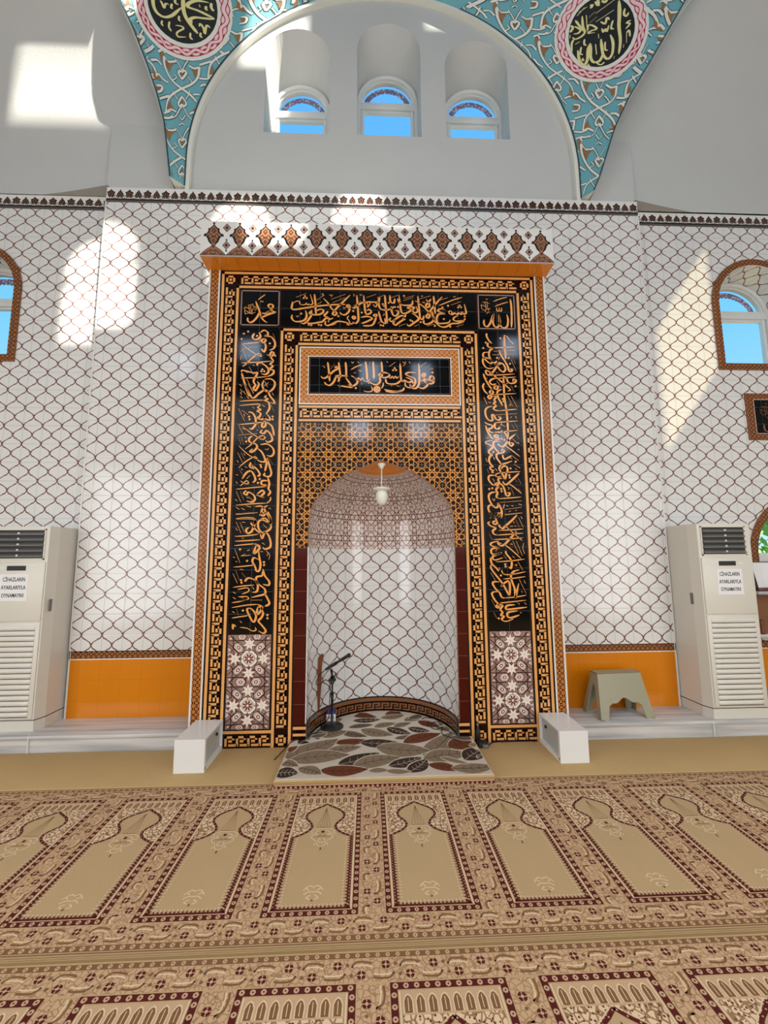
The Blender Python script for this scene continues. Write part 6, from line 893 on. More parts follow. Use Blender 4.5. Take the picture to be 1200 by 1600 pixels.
for a, b in zip(pth, pth[1:]):
    q.face([(a[0], -.0015, a[1]), (b[0], -.0015, b[1]), (b[0] * 1.012, -.0015, b[1] + .007), (a[0] * 1.012, -.0015, a[1] + .007)][::-1], 'brown' if a[1] > 1.7 else 'white')
    q.face([(a[0], -.0015, a[1]), (b[0], -.0015, b[1]), (b[0], .012, b[1]), (a[0], .012, a[1])], 'brown' if a[1] > 1.7 else 'white')
part(q, 'arch_lip')
# hollow of the niche: half round wall and pointed half dome
q = MB(); N = 48
th = lambda u: pi - pi * u
q.grid(lambda u, v: (NX + .69 * cos(th(u)), .005 + .7 * sin(th(u)), .06 + 1.715 * v), N, 1, 'ogee_niche', lambda u, v: (NX - (u - .5) * -pi * .69, .06 + 1.715 * v))
part(q, 'hollow_wall')
ZL = [z for z, w_ in APs]; WL = [max(0, w_) for z, w_ in APs]; SL = [0]
for i in range(1, len(ZL)): SL.append(SL[-1] + sqrt((ZL[i] - ZL[i - 1]) ** 2 + (WL[i] - WL[i - 1]) ** 2 * .9))
q = MB(); n_ = len(ZL) - 1
def dome(u, v): i = round(v * n_); return (NX + WL[i] * cos(th(u)), .005 + WL[i] * sin(th(u)) * 1.014, ZL[i])
q.grid(dome, N, n_, 'star_dome', lambda u, v: (NX + (u - .5) * pi * .69, 1.775 + SL[round(v * n_)] * .86), mf=lambda v: 'soffit' if ZL[min(n_, round(v * n_))] > 2.515 else 'star_dome')
part(q, 'half_dome')
q = MB(); f = Flat(q, lambda u, v, l: (NX + (.69 - .015 - .0007 * l) * cos(pi - u / .69), .005 + (.7 - .015 - .0007 * l) * sin(pi - u / .69), .06 + v))
Lc = pi * .69
for k in range(40): f.rect(Lc * k / 40, 0, Lc * (k + 1) / 40, .15, 'keybg', 0); f.rect(Lc * k / 40, .105, Lc * (k + 1) / 40, .14, 'brown', 1); 
for k in range(40):
    a0, a1 = pi * k / 40, pi * (k + 1) / 40
    q.face([(NX - .675 * cos(a0), .005 + .685 * sin(a0), .21), (NX - .675 * cos(a1), .005 + .685 * sin(a1), .21), (NX - .69 * cos(a1), .005 + .7 * sin(a1), .21), (NX - .69 * cos(a0), .005 + .7 * sin(a0), .21)], 'palm_dark')
keyrun(f, lambda u, v: (u, .0 + v * .75 - .02), Lc, 22, 'brown', 1)
part(q, 'hollow_skirting')
# canopy over the whole
cp = MB(); cz0, cz1, cy, cw = 4.572, 4.945, -.19, 1.737
cp.box((-cw, cy, cz0), (cw, H, cz1), 'white')
can = part(cp, 'canopy')
q = MB(); q.face([(-cw + .004, cy + .004, cz0 - .001), (-cw + .004, H, cz0 - .001), (cw - .004, H, cz0 - .001), (cw - .004, cy + .004, cz0 - .001)], 'soffit'); build_local(q, 'ochre_soffit', can)
q = MB(); f = Flat(q, YF(cy)); n = 14; p_ = 2 * cw / n; hh = cz1 - cz0
PAL = [(170, 460), (170, 440), (130, 400), (80, 360), (45, 340), (22, 322), (38, 300), (62, 280), (82, 230), (100, 207), (135, 205), (125, 175), (92, 165), (75, 140), (75, 105), (45, 95), (20, 70), (0, 45)]
for i in range(n):
    cx = -cw + (i + .5) * p_
    for k, mm, l in ((1, 'palm_dark', 1), (.7, 'palm', 2)):
        P = []
        for a, b in PAL: P.append((a / 340 * p_ * (k if k == 1 or b < 330 else .86) * 1, (460 - b) / 450 * hh))
        if k < 1: P = [(a, (b - (.09 if b < .12 else .24)) * .84 + (.09 if b < .12 else .24) + (.004 if b < .01 else 0)) for a, b in P]
        f.poly([(cx + a, cz0 + b) for a, b in P] + [(cx - a, cz0 + b) for a, b in P[::-1][1:]], mm, l)
    for zz, r_, mm, l in ((.27, .022, 'palm_dark', 3), (.27, .012, 'palm', 4), (.165, .017, 'palm_dark', 3), (.165, .008, 'palm', 4), (.105, .011, 'palm_dark', 3)): f.disc((cx, cz0 + zz), r_, mm, l, 4, r_ * 1.3)
    f.stroke([(cx - .055, cz0 + .205), (cx - .03, cz0 + .235), (cx, cz0 + .20), (cx + .03, cz0 + .235), (cx + .055, cz0 + .205)], .006, 'palm_dark', 3)
    f.stroke([(cx - .05, cz0 + .17), (cx - .025, cz0 + .19), (cx, cz0 + .215), (cx + .025, cz0 + .19), (cx + .05, cz0 + .17)], .005, 'palm_dark', 3)
    f.stroke([(cx - .03, cz0 + .07), (cx - .022, cz0 + .03), (cx, cz0 + .025), (cx + .022, cz0 + .03), (cx + .03, cz0 + .07), (cx, cz0 + .055), (cx - .03, cz0 + .07)], .006, 'palm_dark', 3)
    for s_ in (-1, 1): f.stroke([(cx + s_ * .045, cz0 + .06), (cx + s_ * .06, cz0 + .03), (cx + s_ * .09, cz0 + .02), (cx + s_ * .07, cz0 + .045)], .006, 'palm_dark', 3)
    for zz in (.305, .12):
        if i < n - 1:
            ex = cx + p_ / 2; f.disc((ex, cz0 + zz), .04, 'palm_dark', 1, 4, .046); f.disc((ex, cz0 + zz), .033, 'mauve', 2, 4, .038); f.disc((ex, cz0 + zz), .014, 'palm_dark', 3, 4, .018); f.disc((ex, cz0 + zz), .007, 'maroon', 4, 4)
            if zz < .2: f.disc((ex, cz0 + zz + .055), .01, 'palm_dark', 1, 4, .014); f.disc((ex, cz0 + zz - .058), .01, 'palm_dark', 1, 4, .014)
    f.disc((cx, cz0 + .35), .014, 'palm_dark', 2, 4)
f.rect(-cw, cz0, cw, cz0 + .012, 'mauve2', 4)
build_local(q, 'palmette_frieze', can)
# the two interlaced star panels low down
for s_ in (-1, 1):
    q = MB(); f = Flat(q, YF(0)); ox = -1.2 if s_ < 0 else 1.2; x0, x1, z0, z1 = ox - .192, ox + .192, .17, .985
    f.rect(x0 - .006, z0 - .006, x1 + .006, z1, 'palm_dark', 1.5); f.rect(x0, z0, x1, z1, 'mauve', 2.2)
    def clipx(P): return [(min(x1, max(x0, a)), min(z1, max(z0, b))) for a, b in P]
    def star(cx, cz, R1, R2, n, m, l, ph=pi / 2):
        P = [(cx + (R1 if k % 2 == 0 else R2) * cos(ph + pi * k / n), cz + (R1 if k % 2 == 0 else R2) * sin(ph + pi * k / n)) for k in range(2 * n)]
        f.poly(clipx(P), m, l)
    def petal(cx, cz, ang, sc=1.0, hexa=False):
        sh = [(.052, 0), (.03, .036), (-.03, .036), (-.05, .0), (-.03, -.036), (.03, -.036)]
        for k, mm, l in ((1.14, 'outline', 3), (1.0, 'mauve2', 4), (.62, 'starw', 5), (.42, 'rosy', 6), (.2, 'starw', 7)):
            P = [(cx + (a * cos(ang) - b * sin(ang)) * k * sc, cz + (a * sin(ang) + b * cos(ang)) * k * sc) for a, b in sh]
            if max(P)[0] < x0 or min(P)[0] > x1: continue
            f.poly(clipx(P), mm, l)
    def line(*P): f.stroke(clipx(P), .0065, 'outline', 8, 0)
    for cz in (.37, .775):
        for k in range(4):
            a = pi / 4 + k * pi / 2; petal(ox + .098 * sqrt(2) * cos(a) * .98, cz + .098 * sqrt(2) * sin(a), a + pi)
            sx_, sz_ = ox + .128 * cos(k * pi / 2), cz + .128 * sin(k * pi / 2)
            star(sx_, sz_, .074, .036, 7, 'rosy', 3, pi / 2 if k % 2 else 0); star(sx_, sz_, .064, .028, 7, 'starw', 4, (pi / 2 if k in (1,) else -pi / 2 if k == 3 else (0 if k == 0 else pi)))
            f.stroke([(sx_ - .02, sz_), (sx_ + .02, sz_)], .0015, 'mauve', 5, 0); f.stroke([(sx_, sz_ - .02), (sx_, sz_ + .02)], .0015, 'mauve', 5, 0)
        for sx_ in (-1, 1):
            for sz_ in (-1, 1): petal(ox + sx_ * .192, cz + sz_ * .062, pi / 2 * sz_, .8)
        for r_, mm, l in ((.083, 'outline', 5), (.076, 'starw', 6), (.055, 'rosy', 7), (.05, 'starw', 8)): f.disc((ox, cz), r_, mm, l, 8, ph=pi / 8)
        for k in range(8):
            a = k * pi / 4 + pi / 8; f.poly([(ox + .012 * cos(a - .5), cz + .012 * sin(a - .5)), (ox + .04 * cos(a - .25), cz + .04 * sin(a - .25)), (ox + .046 * cos(a), cz + .046 * sin(a)), (ox + .04 * cos(a + .25), cz + .04 * sin(a + .25)), (ox + .012 * cos(a + .5), cz + .012 * sin(a + .5))], 'rosy', 9)
        for k in range(4): f.disc((ox + .063 * cos(k * pi / 2), cz + .063 * sin(k * pi / 2)), .007, 'outline', 9, 4)
        f.disc((ox, cz), .011, 'starw', 10, 8)
        for sx_ in (-1, 1):
            line((ox + sx_ * .145, cz + .2), (ox + sx_ * .145, cz + .075)); line((ox + sx_ * .145, cz - .2), (ox + sx_ * .145, cz - .075))
            line((ox + sx_ * .145, cz + .075), (ox + sx_ * .19, cz + .05)); line((ox + sx_ * .145, cz - .075), (ox + sx_ * .19, cz - .05))
            for sz_ in (-1, 1):
                line((ox + sx_ * .19, cz + sz_ * .16), (ox + sx_ * .045, cz + sz_ * .16)); line((ox + sx_ * .045, cz + sz_ * .16), (ox + sx_ * .02, cz + sz_ * .2))
                line((ox + sx_ * .045, cz + sz_ * .09), (ox + sx_ * .17, cz + sz_ * .205)); line((ox + sx_ * .085, cz + sz_ * .045), (ox + sx_ * .19, cz + sz_ * .14))
                f.disc((ox + sx_ * .168, cz + sz_ * .178), .008, 'starw', 8, 6)
    for sx_ in (-1, 1): petal(ox + sx_ * .068, .5725, 0 if sx_ > 0 else pi, .95)
    for sx_ in (-1, 1):
        for zz, a in ((.185, pi / 2), (.97, -pi / 2)): petal(ox + sx_ * .068, zz, 0, .8)
    part(q, 'geometric_star_panel')

# ================================================================== CARPETS
tag(MB().build('x') if False else empty('_', (0, 0, 0), 'x', 'x'), 'x'); bpy.data.objects.remove(bpy.data.objects['_'])
RP = .588
def rug(f, k0, k1):
    xa, xb = -.4 + RP * (k0 - .5), -.4 + RP * (k1 + .5)
    R = f.rect
    def chain_h(v0, v1, a, b, m='rugdark'):
        R(a, v0, b, v1, m, 1); n = max(1, round((b - a) / .042)); h = (v1 - v0) / 2
        for i in range(n):
            c_ = (a + (i + .5) * (b - a) / n, (v0 + v1) / 2); f.disc(c_, h * .82, 'rugpink', 2, 7); f.disc(c_, h * .32, m, 3, 4)
    def chain_v(u0, u1, a, b, m='rugdark'):
        R(u0, a, u1, b, m, 1); n = max(1, round((b - a) / .042)); h = (u1 - u0) / 2
        for i in range(n):
            c_ = ((u0 + u1) / 2, a + (i + .5) * (b - a) / n); f.disc(c_, h * .8, 'rugpink', 2, 7); f.disc(c_, h * .32, m, 3, 4)
    def rose(c_, r=.019):
        f.disc(c_, r, 'rugdark', 2, 8); f.disc(c_, r * .45, 'rugpink', 3, 4)
        for k in range(4): f.stroke([(c_[0] + r * .5 * cos(k * pi / 2), c_[1] + r * .5 * sin(k * pi / 2)), (c_[0] + r * cos(k * pi / 2), c_[1] + r * sin(k * pi / 2))], .004, 'rugpink', 3, 0)
    def scroll_h(vc, a, b):
        R(a, vc - .048, b, vc + .048, 'ruglane', .6); n = round((b - a) / .196); p_ = (b - a) / n
        for i in range(n):
            x = a + (i + .5) * p_; s_ = 1
            rose((x - .045, vc - .02)); rose((x + .052, vc + .02)); f.disc((x - .005, vc - .022), .008, 'rugbrown', 2, 6); f.disc((x + .012, vc + .02), .008, 'rugbrown', 2, 6)
            for o_, mm, w_ in ((0, 'rugbrown', .009), (.014, 'rugcream', .006)):
                f.stroke([(x - .095, vc + .03 - o_), (x - .07, vc + .034 - o_), (x - .03, vc + .032 - o_), (x - .012, vc + .012)], w_, mm, 1.3, 3)
                f.stroke([(x + .012, vc - .012), (x + .03, vc - .034 + o_), (x + .07, vc - .034 + o_), (x + .095, vc - .026 + o_)], w_, mm, 1.3, 3)
    def scroll_v(uc, a, b):
        R(uc - .062, a, uc + .062, b, 'ruglane', .6); n = round((b - a) / .196); p_ = (b - a) / n
        for i in range(n):
            y = a + (i + .5) * p_
            rose((uc - .024, y - .03)); rose((uc + .026, y + .03)); f.disc((uc - .024, y + .012), .007, 'rugbrown', 2, 6); f.disc((uc + .024, y - .012), .007, 'rugbrown', 2, 6)
            for o_, mm, w_ in ((0, 'rugbrown', .009), (.013, 'rugcream', .006)):
                f.stroke([(uc + .04 - o_, y - .095), (uc + .044 - o_, y - .07), (uc + .038 - o_, y - .03), (uc + .01, y - .012)], w_, mm, 1.3, 3)
                f.stroke([(uc - .01, y + .055), (uc - .038 + o_, y + .06), (uc - .042 + o_, y + .085), (uc - .035 + o_, y + .1)], w_, mm, 1.3, 3)
    chain_h(.028, .052, xa, xb, 'rugbrown'); scroll_h(.103, xa, xb); scroll_h(1.225, xa, xb); chain_h(1.275, 1.303, xa, xb, 'rugbrown')
    R(xa, 1.308, xb, 1.314, 'rugbrown', 1); R(xa, 1.32, xb, 1.326, 'rugtaupe', 1); R(xa, .006, xb, .02, 'rugtaupe', 1)
    out = [(0, .285), (.035, .315), (.085, .35), (.118, .395), (.117, .44), (.088, .48), (.072, .52), (.088, .56), (.125, .592), (.163, .612)]
    og_ = cat(out, 3)
    for k in range(k0, k1 + 1):
        c_ = -.4 + RP * k; rk = random.Random(k)
        chain_h(.156, .184, c_ - .228, c_ + .228); chain_h(1.142, 1.17, c_ - .228, c_ + .228)
        for s_ in (-1, 1):
            a, b = sorted((c_ + s_ * .228, c_ + s_ * .2)); chain_v(a, b, .184, 1.142)
            a, b = sorted((c_ + s_ * .196, c_ + s_ * .190)); R(a, .19, b, 1.136, 'rugcream', 1)
            a, b = sorted((c_ + s_ * .186, c_ + s_ * .17)); R(a, .612, b, 1.13, 'rugdark', 1)
            n = 26
            for i in range(n):
                y = .62 + i * .0197; a = c_ + s_ * .171; t1, t2 = c_ + s_ * .155, c_ + s_ * .148
                f.poly([(a, y - .006), (t1, y), (a, y + .006)], 'rugdark', 2); f.disc((t2, y + .0098), .0045, 'rugcream', 2, 4); f.disc((c_ + s_ * .18, y), .004, 'rugpink', 2, 4)
            P = [(c_ + s_ * a_, b_) for a_, b_ in og_]
            f.stroke(P, .015, 'rugdark', 3, 0)
            for a_, b_ in P[1::2]: f.disc((a_ - s_ * 0, b_), .0042, 'rugpink', 4, 4)
            f.stroke([(a_ + s_ * .013 * (1 if i else 0), b_ - .006) for i, (a_, b_) in enumerate(P)], .004, 'rugcream', 3, 0)
        R(c_ - .19, 1.125, c_ + .19, 1.136, 'rugdark', 1)
        for i in range(18):
            x = c_ - .165 + i * .0194; f.poly([(x - .006, 1.125), (x, 1.112), (x + .006, 1.125)], 'rugdark', 2); f.disc((x + .0097, 1.108), .0045, 'rugcream', 2, 4)
        scroll_v(c_ + RP / 2, .16, 1.17)
        # arcade
        R(c_ - .186, .19, c_ + .186, .275, 'rugpink', .8)
        for i in range(8):
            x = c_ - .163 + i * .0466; f.poly([(x - .019, .268), (x - .019, .225), (x - .011, .207), (x, .199), (x + .011, .207), (x + .019, .225), (x + .019, .268)], 'rugcream', 1.2)
            f.poly([(x - .014, .268), (x - .015, .228), (x - .008, .212), (x, .206), (x + .008, .212), (x + .015, .228), (x + .014, .268)], 'rugbrown', 1.8); f.stroke([(x, .262), (x, .215)], .003, 'rugcream', 2.2, 0)
        # speckled spandrels above the pointed head
        f.poly([(c_ - .186, .275), (c_ + .186, .275), (c_ + .186, .612)] + [(c_ + a_, b_) for a_, b_ in og_[::-1]] + [(c_ - a_, b_) for a_, b_ in og_[1:]] + [(c_ - .186, .612)], 'rugspeck', .8)
        # hanging lamp figure and small flower
        R(c_ - .04, .528, c_ + .04, .532, 'rugbrown', 1); R(c_ - .045, .612, c_ + .045, .616, 'rugbrown', 1)
        for i in range(5): f.stroke([(c_, .33), (c_ - .04 + .02 * i, .526)], .0022, 'rugbrown', 1, 0)
        f.disc((c_, .572), .011, 'rugdark', 2, 6)
        for s_ in (-1, 1):
            f.stroke([(c_ + s_ * .005, .61), (c_ + s_ * .015, .6), (c_ + s_ * .025, .61)], .004, 'rugbrown', 2, 3)
            for P in ([(0, .545), (.03, .54), (.055, .55), (.075, .565), (.06, .575)], [(.015, .56), (.035, .565), (.045, .585), (.03, .595)], [(.02, .6), (.05, .6), (.065, .615), (.05, .64), (.03, .65)], [(.01, .63), (.02, .65), (.01, .67), (0, .66)], [(.03, .66), (.02, .69), (.0, .7)], [(.05, .585), (.08, .59)], [(.0, .71), (.0, .73)], [(.035, .67), (.04, .69)]):
                f.stroke([(c_ + s_ * a_, b_) for a_, b_ in P], .0055, 'rugcream', 1.5, 3)
            for P in ([(0, 1.0), (.02, .99), (.035, 1.005), (.02, 1.02)], [(.0, 1.03), (.025, 1.03), (.045, 1.045)], [(.01, 1.05), (.03, 1.065), (.01, 1.075)], [(.035, 1.0), (.05, 1.02)]):
                f.stroke([(c_ + s_ * a_, b_) for a_, b_ in P], .006, 'rugcream', 1.5, 3)
        f.disc((c_, 1.082), .007, 'rugbrown', 2, 6)
mb = MB(); mb.box((-5.9, -1.326, 0), (5.9, -.002, .008), 'rug')
f = Flat(mb, lambda u, v, l: (u, -v, .008 + .00035 * l)); rug(f, -8, 8)
c0 = mb.build('prayer_carpet'); c0.location = (0, -.592, .001)
tag(c0, 'patterned prayer carpet row nearest the niche, edged by the plain tan runner', 'carpet', 'prayer carpet rows')
for i, nm_ in enumerate(('patterned prayer carpet row nearest the viewer, second from the niche',)):
    o = c0.copy(); COL.objects.link(o); o.location = (0 if i == 0 else .0, -.592 - 1.333 * (i + 1), .001); o['label'] = nm_
# plain runner between carpet and step
mb = MB()
for a, b in ((-6.1, -.815), (.815, 6.1)): mb.rbox((a, -.60, 0), (b, -.004, .014), 'rugplain', .005)
tag(mb.build('carpet_runner'), 'plain tan carpet runner lying along the foot of the wall and steps', 'carpet')
# raised step in front of and inside the niche
stp = empty('platform_step', (0, -.33, 0), 'low platform step of the prayer niche with tan and patterned carpet on its riser', 'step')
q = MB(); q.box((-.81, -.655, .0105), (.81, -.012, .0635), 'rugplain'); build_local(q, 'base', stp)
q = MB(); q.rbox((-.815, -.672, .034), (.815, -.655, .0635), 'rugplain', .004)
for k in range(2): q.box((-.815, -.674, .036 + k * .011), (.815, -.672, .040 + k * .011), 'rugtaupe')
build_local(q, 'tan_riser', stp)
q = MB(); q.box((-.805, -.675, .0105), (.81, -.655, .034), 'rugpink'); f = Flat(q, YF(-.675))
f.rect(-.805, .006, .81, .028, 'rugdark', 1)
for k in range(46): f.disc((-.79 + k * .035, .017), .008, 'rugpink', 2, 7); f.disc((-.79 + k * .035, .017), .003, 'rugdark', 3, 4)
build_local(q, 'patterned_riser', stp)
q = MB(); q.face([(NX + .66 * cos(pi * k / 30), .01 + .66 * sin(pi * k / 30), .0625) for k in range(31)], 'rugplain'); build_local(q, 'niche_floor', stp)
def lf(u, v, l): return (u, v, .072 + .00012 * l)
lc = MB(); ol = [(-.805, -.668), (.805, -.668), (.805, -.014), (.655, -.008)] + [(NX + .652 * cos(pi * k / 30), .006 + .662 * sin(pi * k / 30)) for k in range(31)] + [(-.64, -.008), (-.805, -.014)]
lc.holes([ol], lambda a, b: (a, b, .072), 'leafbg')
for a, b in zip(ol, ol[1:] + ol[:1]): lc.face([(a[0], a[1], .064), (b[0], b[1], .064), (b[0], b[1], .072), (a[0], a[1], .072)], 'leafbg')
f = Flat(lc, lf)
def inside(x, y):
    if y < -.01: return abs(x) < .80 and y > -.665
    return ((x - NX) / .645) ** 2 + ((y - .006) / .655) ** 2 < 1
for li, (c_, x0, y0, x1, y1, w_) in enumerate(LEAVES):
    ex, ey = (x1 - x0) * .06, (y1 - y0) * .06; x0 -= ex; x1 += ex; y0 -= ey; y1 += ey; lz = 2 + li * .35
    w_ = min(w_ * 1.4, .26); dx, dy = x1 - x0, y1 - y0; L = sqrt(dx * dx + dy * dy); nx, ny = -dy / L, dx / L
    bend = .1 * w_ * (1 if (x0 * 7 + y0 * 13) % 1 > .5 else -1)
    for grow in (.022, 0):
        A, Bq, Md = [], [], []
        for k in range(13):
            t_ = k / 12; h = w_ / 2 * (sin(pi * t_ ** .85)) ** .85 + grow / 2 * (1 if 0 < k < 12 else .3); c2 = (x0 + dx * t_ + nx * bend * sin(pi * t_), y0 + dy * t_ + ny * bend * sin(pi * t_)); Md.append(c2)
            def lim(px, py, c2=c2):
                for q_ in (1, .9, .8, .7, .6, .5, .4, .3, .2, .1, 0):
                    X_, Y_2 = c2[0] + (px - c2[0]) * q_, c2[1] + (py - c2[1]) * q_
                    if inside(X_, Y_2): return (X_, Y_2)
                return None
            A.append(lim(c2[0] + nx * h, c2[1] + ny * h)); Bq.append(lim(c2[0] - nx * h, c2[1] - ny * h))
        for k in range(12):
            if A[k] and A[k + 1] and Bq[k] and Bq[k + 1]: z_ = lz - (.15 if grow else 0); lc.face([lf(*A[k], z_), lf(*Bq[k], z_), lf(*Bq[k + 1], z_), lf(*A[k + 1], z_)], 'leafbg' if grow else ('leafT', 'leafD', 'leafR', 'leafG')[c_])
    vm = 'veinl' if c_ == 1 else 'vein'
    MM = [q_ for q_ in Md if inside(*q_)]
    if len(MM) > 3 and w_ > .09:
        f.stroke(MM, .0055, vm, lz + .2, 0)
        for k in (3, 5, 7, 9):
            for s_ in (-1, 1):
                e = (Md[k][0] + dx * .09 + nx * s_ * w_ * .28, Md[k][1] + dy * .09 + ny * s_ * w_ * .28)
                if inside(*e) and inside(*Md[k]): f.stroke([Md[k], e], .0035, vm, lz + .2, 0)
tag(lc.build('leaf_rug'), 'grey and rust leaf patterned rug covering the niche platform', 'rug')

# ================================================================== THINGS
# pendant lamp in the arch head
lp = empty('pendant_lamp', (.012, .05, 2.19), 'small white pendant lamp with opal globe hanging from the arch head', 'lamp')
q = MB(); q.lathe((.012, .05, 2.56), [(.0, -.02), (.018, -.018), (.022, 0), (.042, .022), (.042, .03), (0, .03)], 'opal', 20); build_local(q, 'ceiling_rose', lp)
q = MB(); q.tube([(.012, .05, 2.55), (.012, .05, 2.36)], .0055, 'opal'); build_local(q, 'rod', lp)
q = MB(); q.lathe((.012, .05, 2.335), [(0, .03), (.03, .026), (.085, .012), (.086, 0), (.05, -.012), (.04, -.02), (0, -.02)], 'opal', 28); build_local(q, 'lamp_shade', lp)
q = MB(); q.lathe((.012, .05, 2.18), [(0, 0), (.022, .004), (.042, .022), (.055, .055), (.06, .09), (.054, .12), (.042, .14), (0, .14)], 'opal', 24); build_local(q, 'globe', lp)
# microphone stand
mx_, my_ = -.47, .255; z0 = .0735
ms = empty('microphone_stand', (mx_, my_, z0), 'black microphone stand with a round foot on the leaf rug', 'microphone stand')
q = MB(); q.lathe((mx_, my_, z0), [(0, 0), (.108, 0), (.11, .006), (.105, .013), (.03, .02), (.016, .03), (0, .03)], 'blk', 32); build_local(q, 'round_foot', ms)
q = MB(); q.tube([(mx_, my_, z0 + .02), (mx_, my_, z0 + .3)], .0125, 'blk'); q.tube([(mx_, my_, z0 + .28), (mx_, my_, z0 + .48)], .009, 'blk'); q.tube([(mx_, my_, z0 + .27), (mx_, my_, z0 + .32)], .016, 'blk'); build_local(q, 'pole', ms)
q = MB(); q.tube([(mx_, my_, z0 + .40), (mx_, my_, z0 + .47)], .02, 'blk'); q.tube([(mx_ - .035, my_ - .005, z0 + .435), (mx_ + .035, my_ - .005, z0 + .435)], .014, 'blk'); q.tube([(mx_, my_, z0 + .47), (mx_ - .012, my_, z0 + .535)], .012, 'blk', 10)
q.tube([(mx_ + .02, my_, z0 + .455), (mx_ + .035, my_ - .01, z0 + .5)], .006, 'blk'); build_local(q, 'clamp', ms)
q = MB(); a_, b_2 = Vector((mx_ - .04, my_, z0 + .545)), Vector((mx_ + .045, my_, z0 + .595)); q.tube([a_, b_2], .016, 'blk', 12); build_local(q, 'microphone_clip', ms)
mc = empty('microphone', a_, 'slim black microphone tilted up to the right in the stand clip', 'microphone')
q = MB(); d_ = (b_2 - a_).normalized(); q.tube([a_ - d_ * .03 + Vector((0, 0, .0)), a_ + d_ * .02, a_ + d_ * .12, a_ + d_ * .16, a_ + d_ * .22], lambda t_: .0125 if t_ < .6 else .016, 'rubber', 12); build_local(q, 'body', mc)
q = MB(); e0 = a_ + d_ * .21; q.tube([e0, e0 + d_ * .012, e0 + d_ * .03, e0 + d_ * .04], lambda t_: (.017, .0185, .0185, .008)[min(3, int(t_ * 3.01))], 'blk', 14); build_local(q, 'grille', mc)
q = MB(); s0 = a_ - d_ * .03
q.tube([s0, s0 + Vector((-.06, -.01, -.05)), s0 + Vector((-.085, -.02, -.12)), s0 + Vector((-.05, -.02, -.135)), s0 + Vector((-.0, -.02, -.09)), (mx_ - .02, my_ - .02, z0 + .4), (mx_ - .022, my_ - .015, z0 + .25), (mx_ - .03, my_ - .02, z0 + .1), (mx_ - .1, my_ - .05, z0 + .006), (mx_ - .13, my_ - .12, z0 + .004), (-.70, .06, z0 + .004), (-.79, -.05, z0 + .006), (-.835, -.11, .05), (-.90, -.25, .02)], .0042, 'rubber', 6, 5)
tag(q.build('microphone_cable'), 'thin black cable looping from the microphone across the left of the leaf rug', 'cable')
# staff leaning in the hollow
q = MB(); P = [(-.598, .318, .215), (-.602, .322, .30), (-.60, .325, .5), (-.592, .328, .66), (-.585, .33, .74)]
def paddle(mb, P, W, T, m):
    for i in range(len(P) - 1):
        a, b = P[i], P[i + 1]; wa, wb = W[i], W[i + 1]
        A = [(a[0] - wa, a[1] - T, a[2]), (a[0] + wa, a[1] - T, a[2]), (a[0] + wa, a[1] + T, a[2]), (a[0] - wa, a[1] + T, a[2])]; Bq = [(b[0] - wb, b[1] - T, b[2]), (b[0] + wb, b[1] - T, b[2]), (b[0] + wb, b[1] + T, b[2]), (b[0] - wb, b[1] + T, b[2])]
        for k in range(4): j = (k + 1) % 4; mb.face([A[k], A[j], Bq[j], Bq[k]], m)
        if i == 0: mb.face(A[::-1], m)
        if i == len(P) - 2: mb.face(Bq, m)
P = [(-.60, .30, .212), (-.603, .30, .32), (-.60, .30, .46), (-.60, .302, .6), (-.592, .304, .69), (-.58, .305, .722), (-.572, .306, .742)]
paddle(q, P, [.006, .014, .022, .022, .024, .022, .006], .007, 'wood')
tag(q.build('wooden_staff'), 'short dark wooden staff leaning upright on the left curve of the niche', 'staff')
# small carton
ct = empty('carton', (-.49, .39, .0735), 'small white carton with blue and red top standing behind the microphone foot', 'carton')
q = MB(); q.rbox((-.535, .368, .0735), (-.445, .402, .15), 'paper', .003); build_local(q, 'box', ct)
q = MB(); q.rbox((-.533, .370, .15), (-.447, .400, .2), 'blue', .003); build_local(q, 'blue_top', ct)
q = MB(); f = Flat(q, YF(.368)); f.rect(-.515, .16, -.5, .195, 'redp', 1); f.rect(-.49, .16, -.465, .18, 'paper', 1); f.rect(-.525, .11, -.455, .13, 'mauve2', 1); f.rect(-.53, .078, -.45, .086, 'redp', 1); build_local(q, 'print', ct)
# cables and adapter on the right
q = MB(); q.tube([(.41, .40, .0765), (.46, .44, .0765), (.55, .40, .0765), (.62, .45, .0765), (.60, .34, .0765), (.50, .30, .0765), (.47, .20, .0765), (.52, .14, .0765), (.58, .2, .0765), (.55, .05, .0765), (.62, -.05, .0765), (.68, -.12, .0765)], .0035, 'rubber', 6, 5)
tag(q.build('loose_cable'), 'thin dark cable curled on the right side of the leaf rug', 'cable')
q = MB(); q.tube([(.66, .03, .0765), (.60, .12, .0765), (.52, .2, .0765), (.44, .22, .0765), (.47, .34, .0765)], .003, 'rubber', 6, 5)
tag(q.build('loose_cable'), 'shorter thin cable crossing the curled one near the right edge of the niche', 'cable')
ad = empty('power_adapter', (.885, -.07, .014), 'small black power adapter with a grey front beside the right corner of the rug', 'adapter')
q = MB(); q.rbox((.845, -.125, .0145), (.93, -.04, .055), 'rubber', .006); build_local(q, 'body', ad); q = MB(); q.rbox((.875, -.132, .018), (.925, -.125, .045), 'acgrey', .002); build_local(q, 'grey_face', ad)
bt = empty('spray_bottle', (.86, -.035, .014), 'slender dark bottle standing behind the black adapter at the wall', 'bottle')
q = MB(); q.lathe((.862, -.026, .0145), [(0, 0), (.022, 0), (.022, .1), (.012, .13), (.009, .15), (0, .15)], 'rubber', 16); build_local(q, 'body', bt)
q = MB(); q.tube([(.862, -.026, .16), (.862, -.026, .20)], .009, 'acgrey', 10); build_local(q, 'cap', bt)
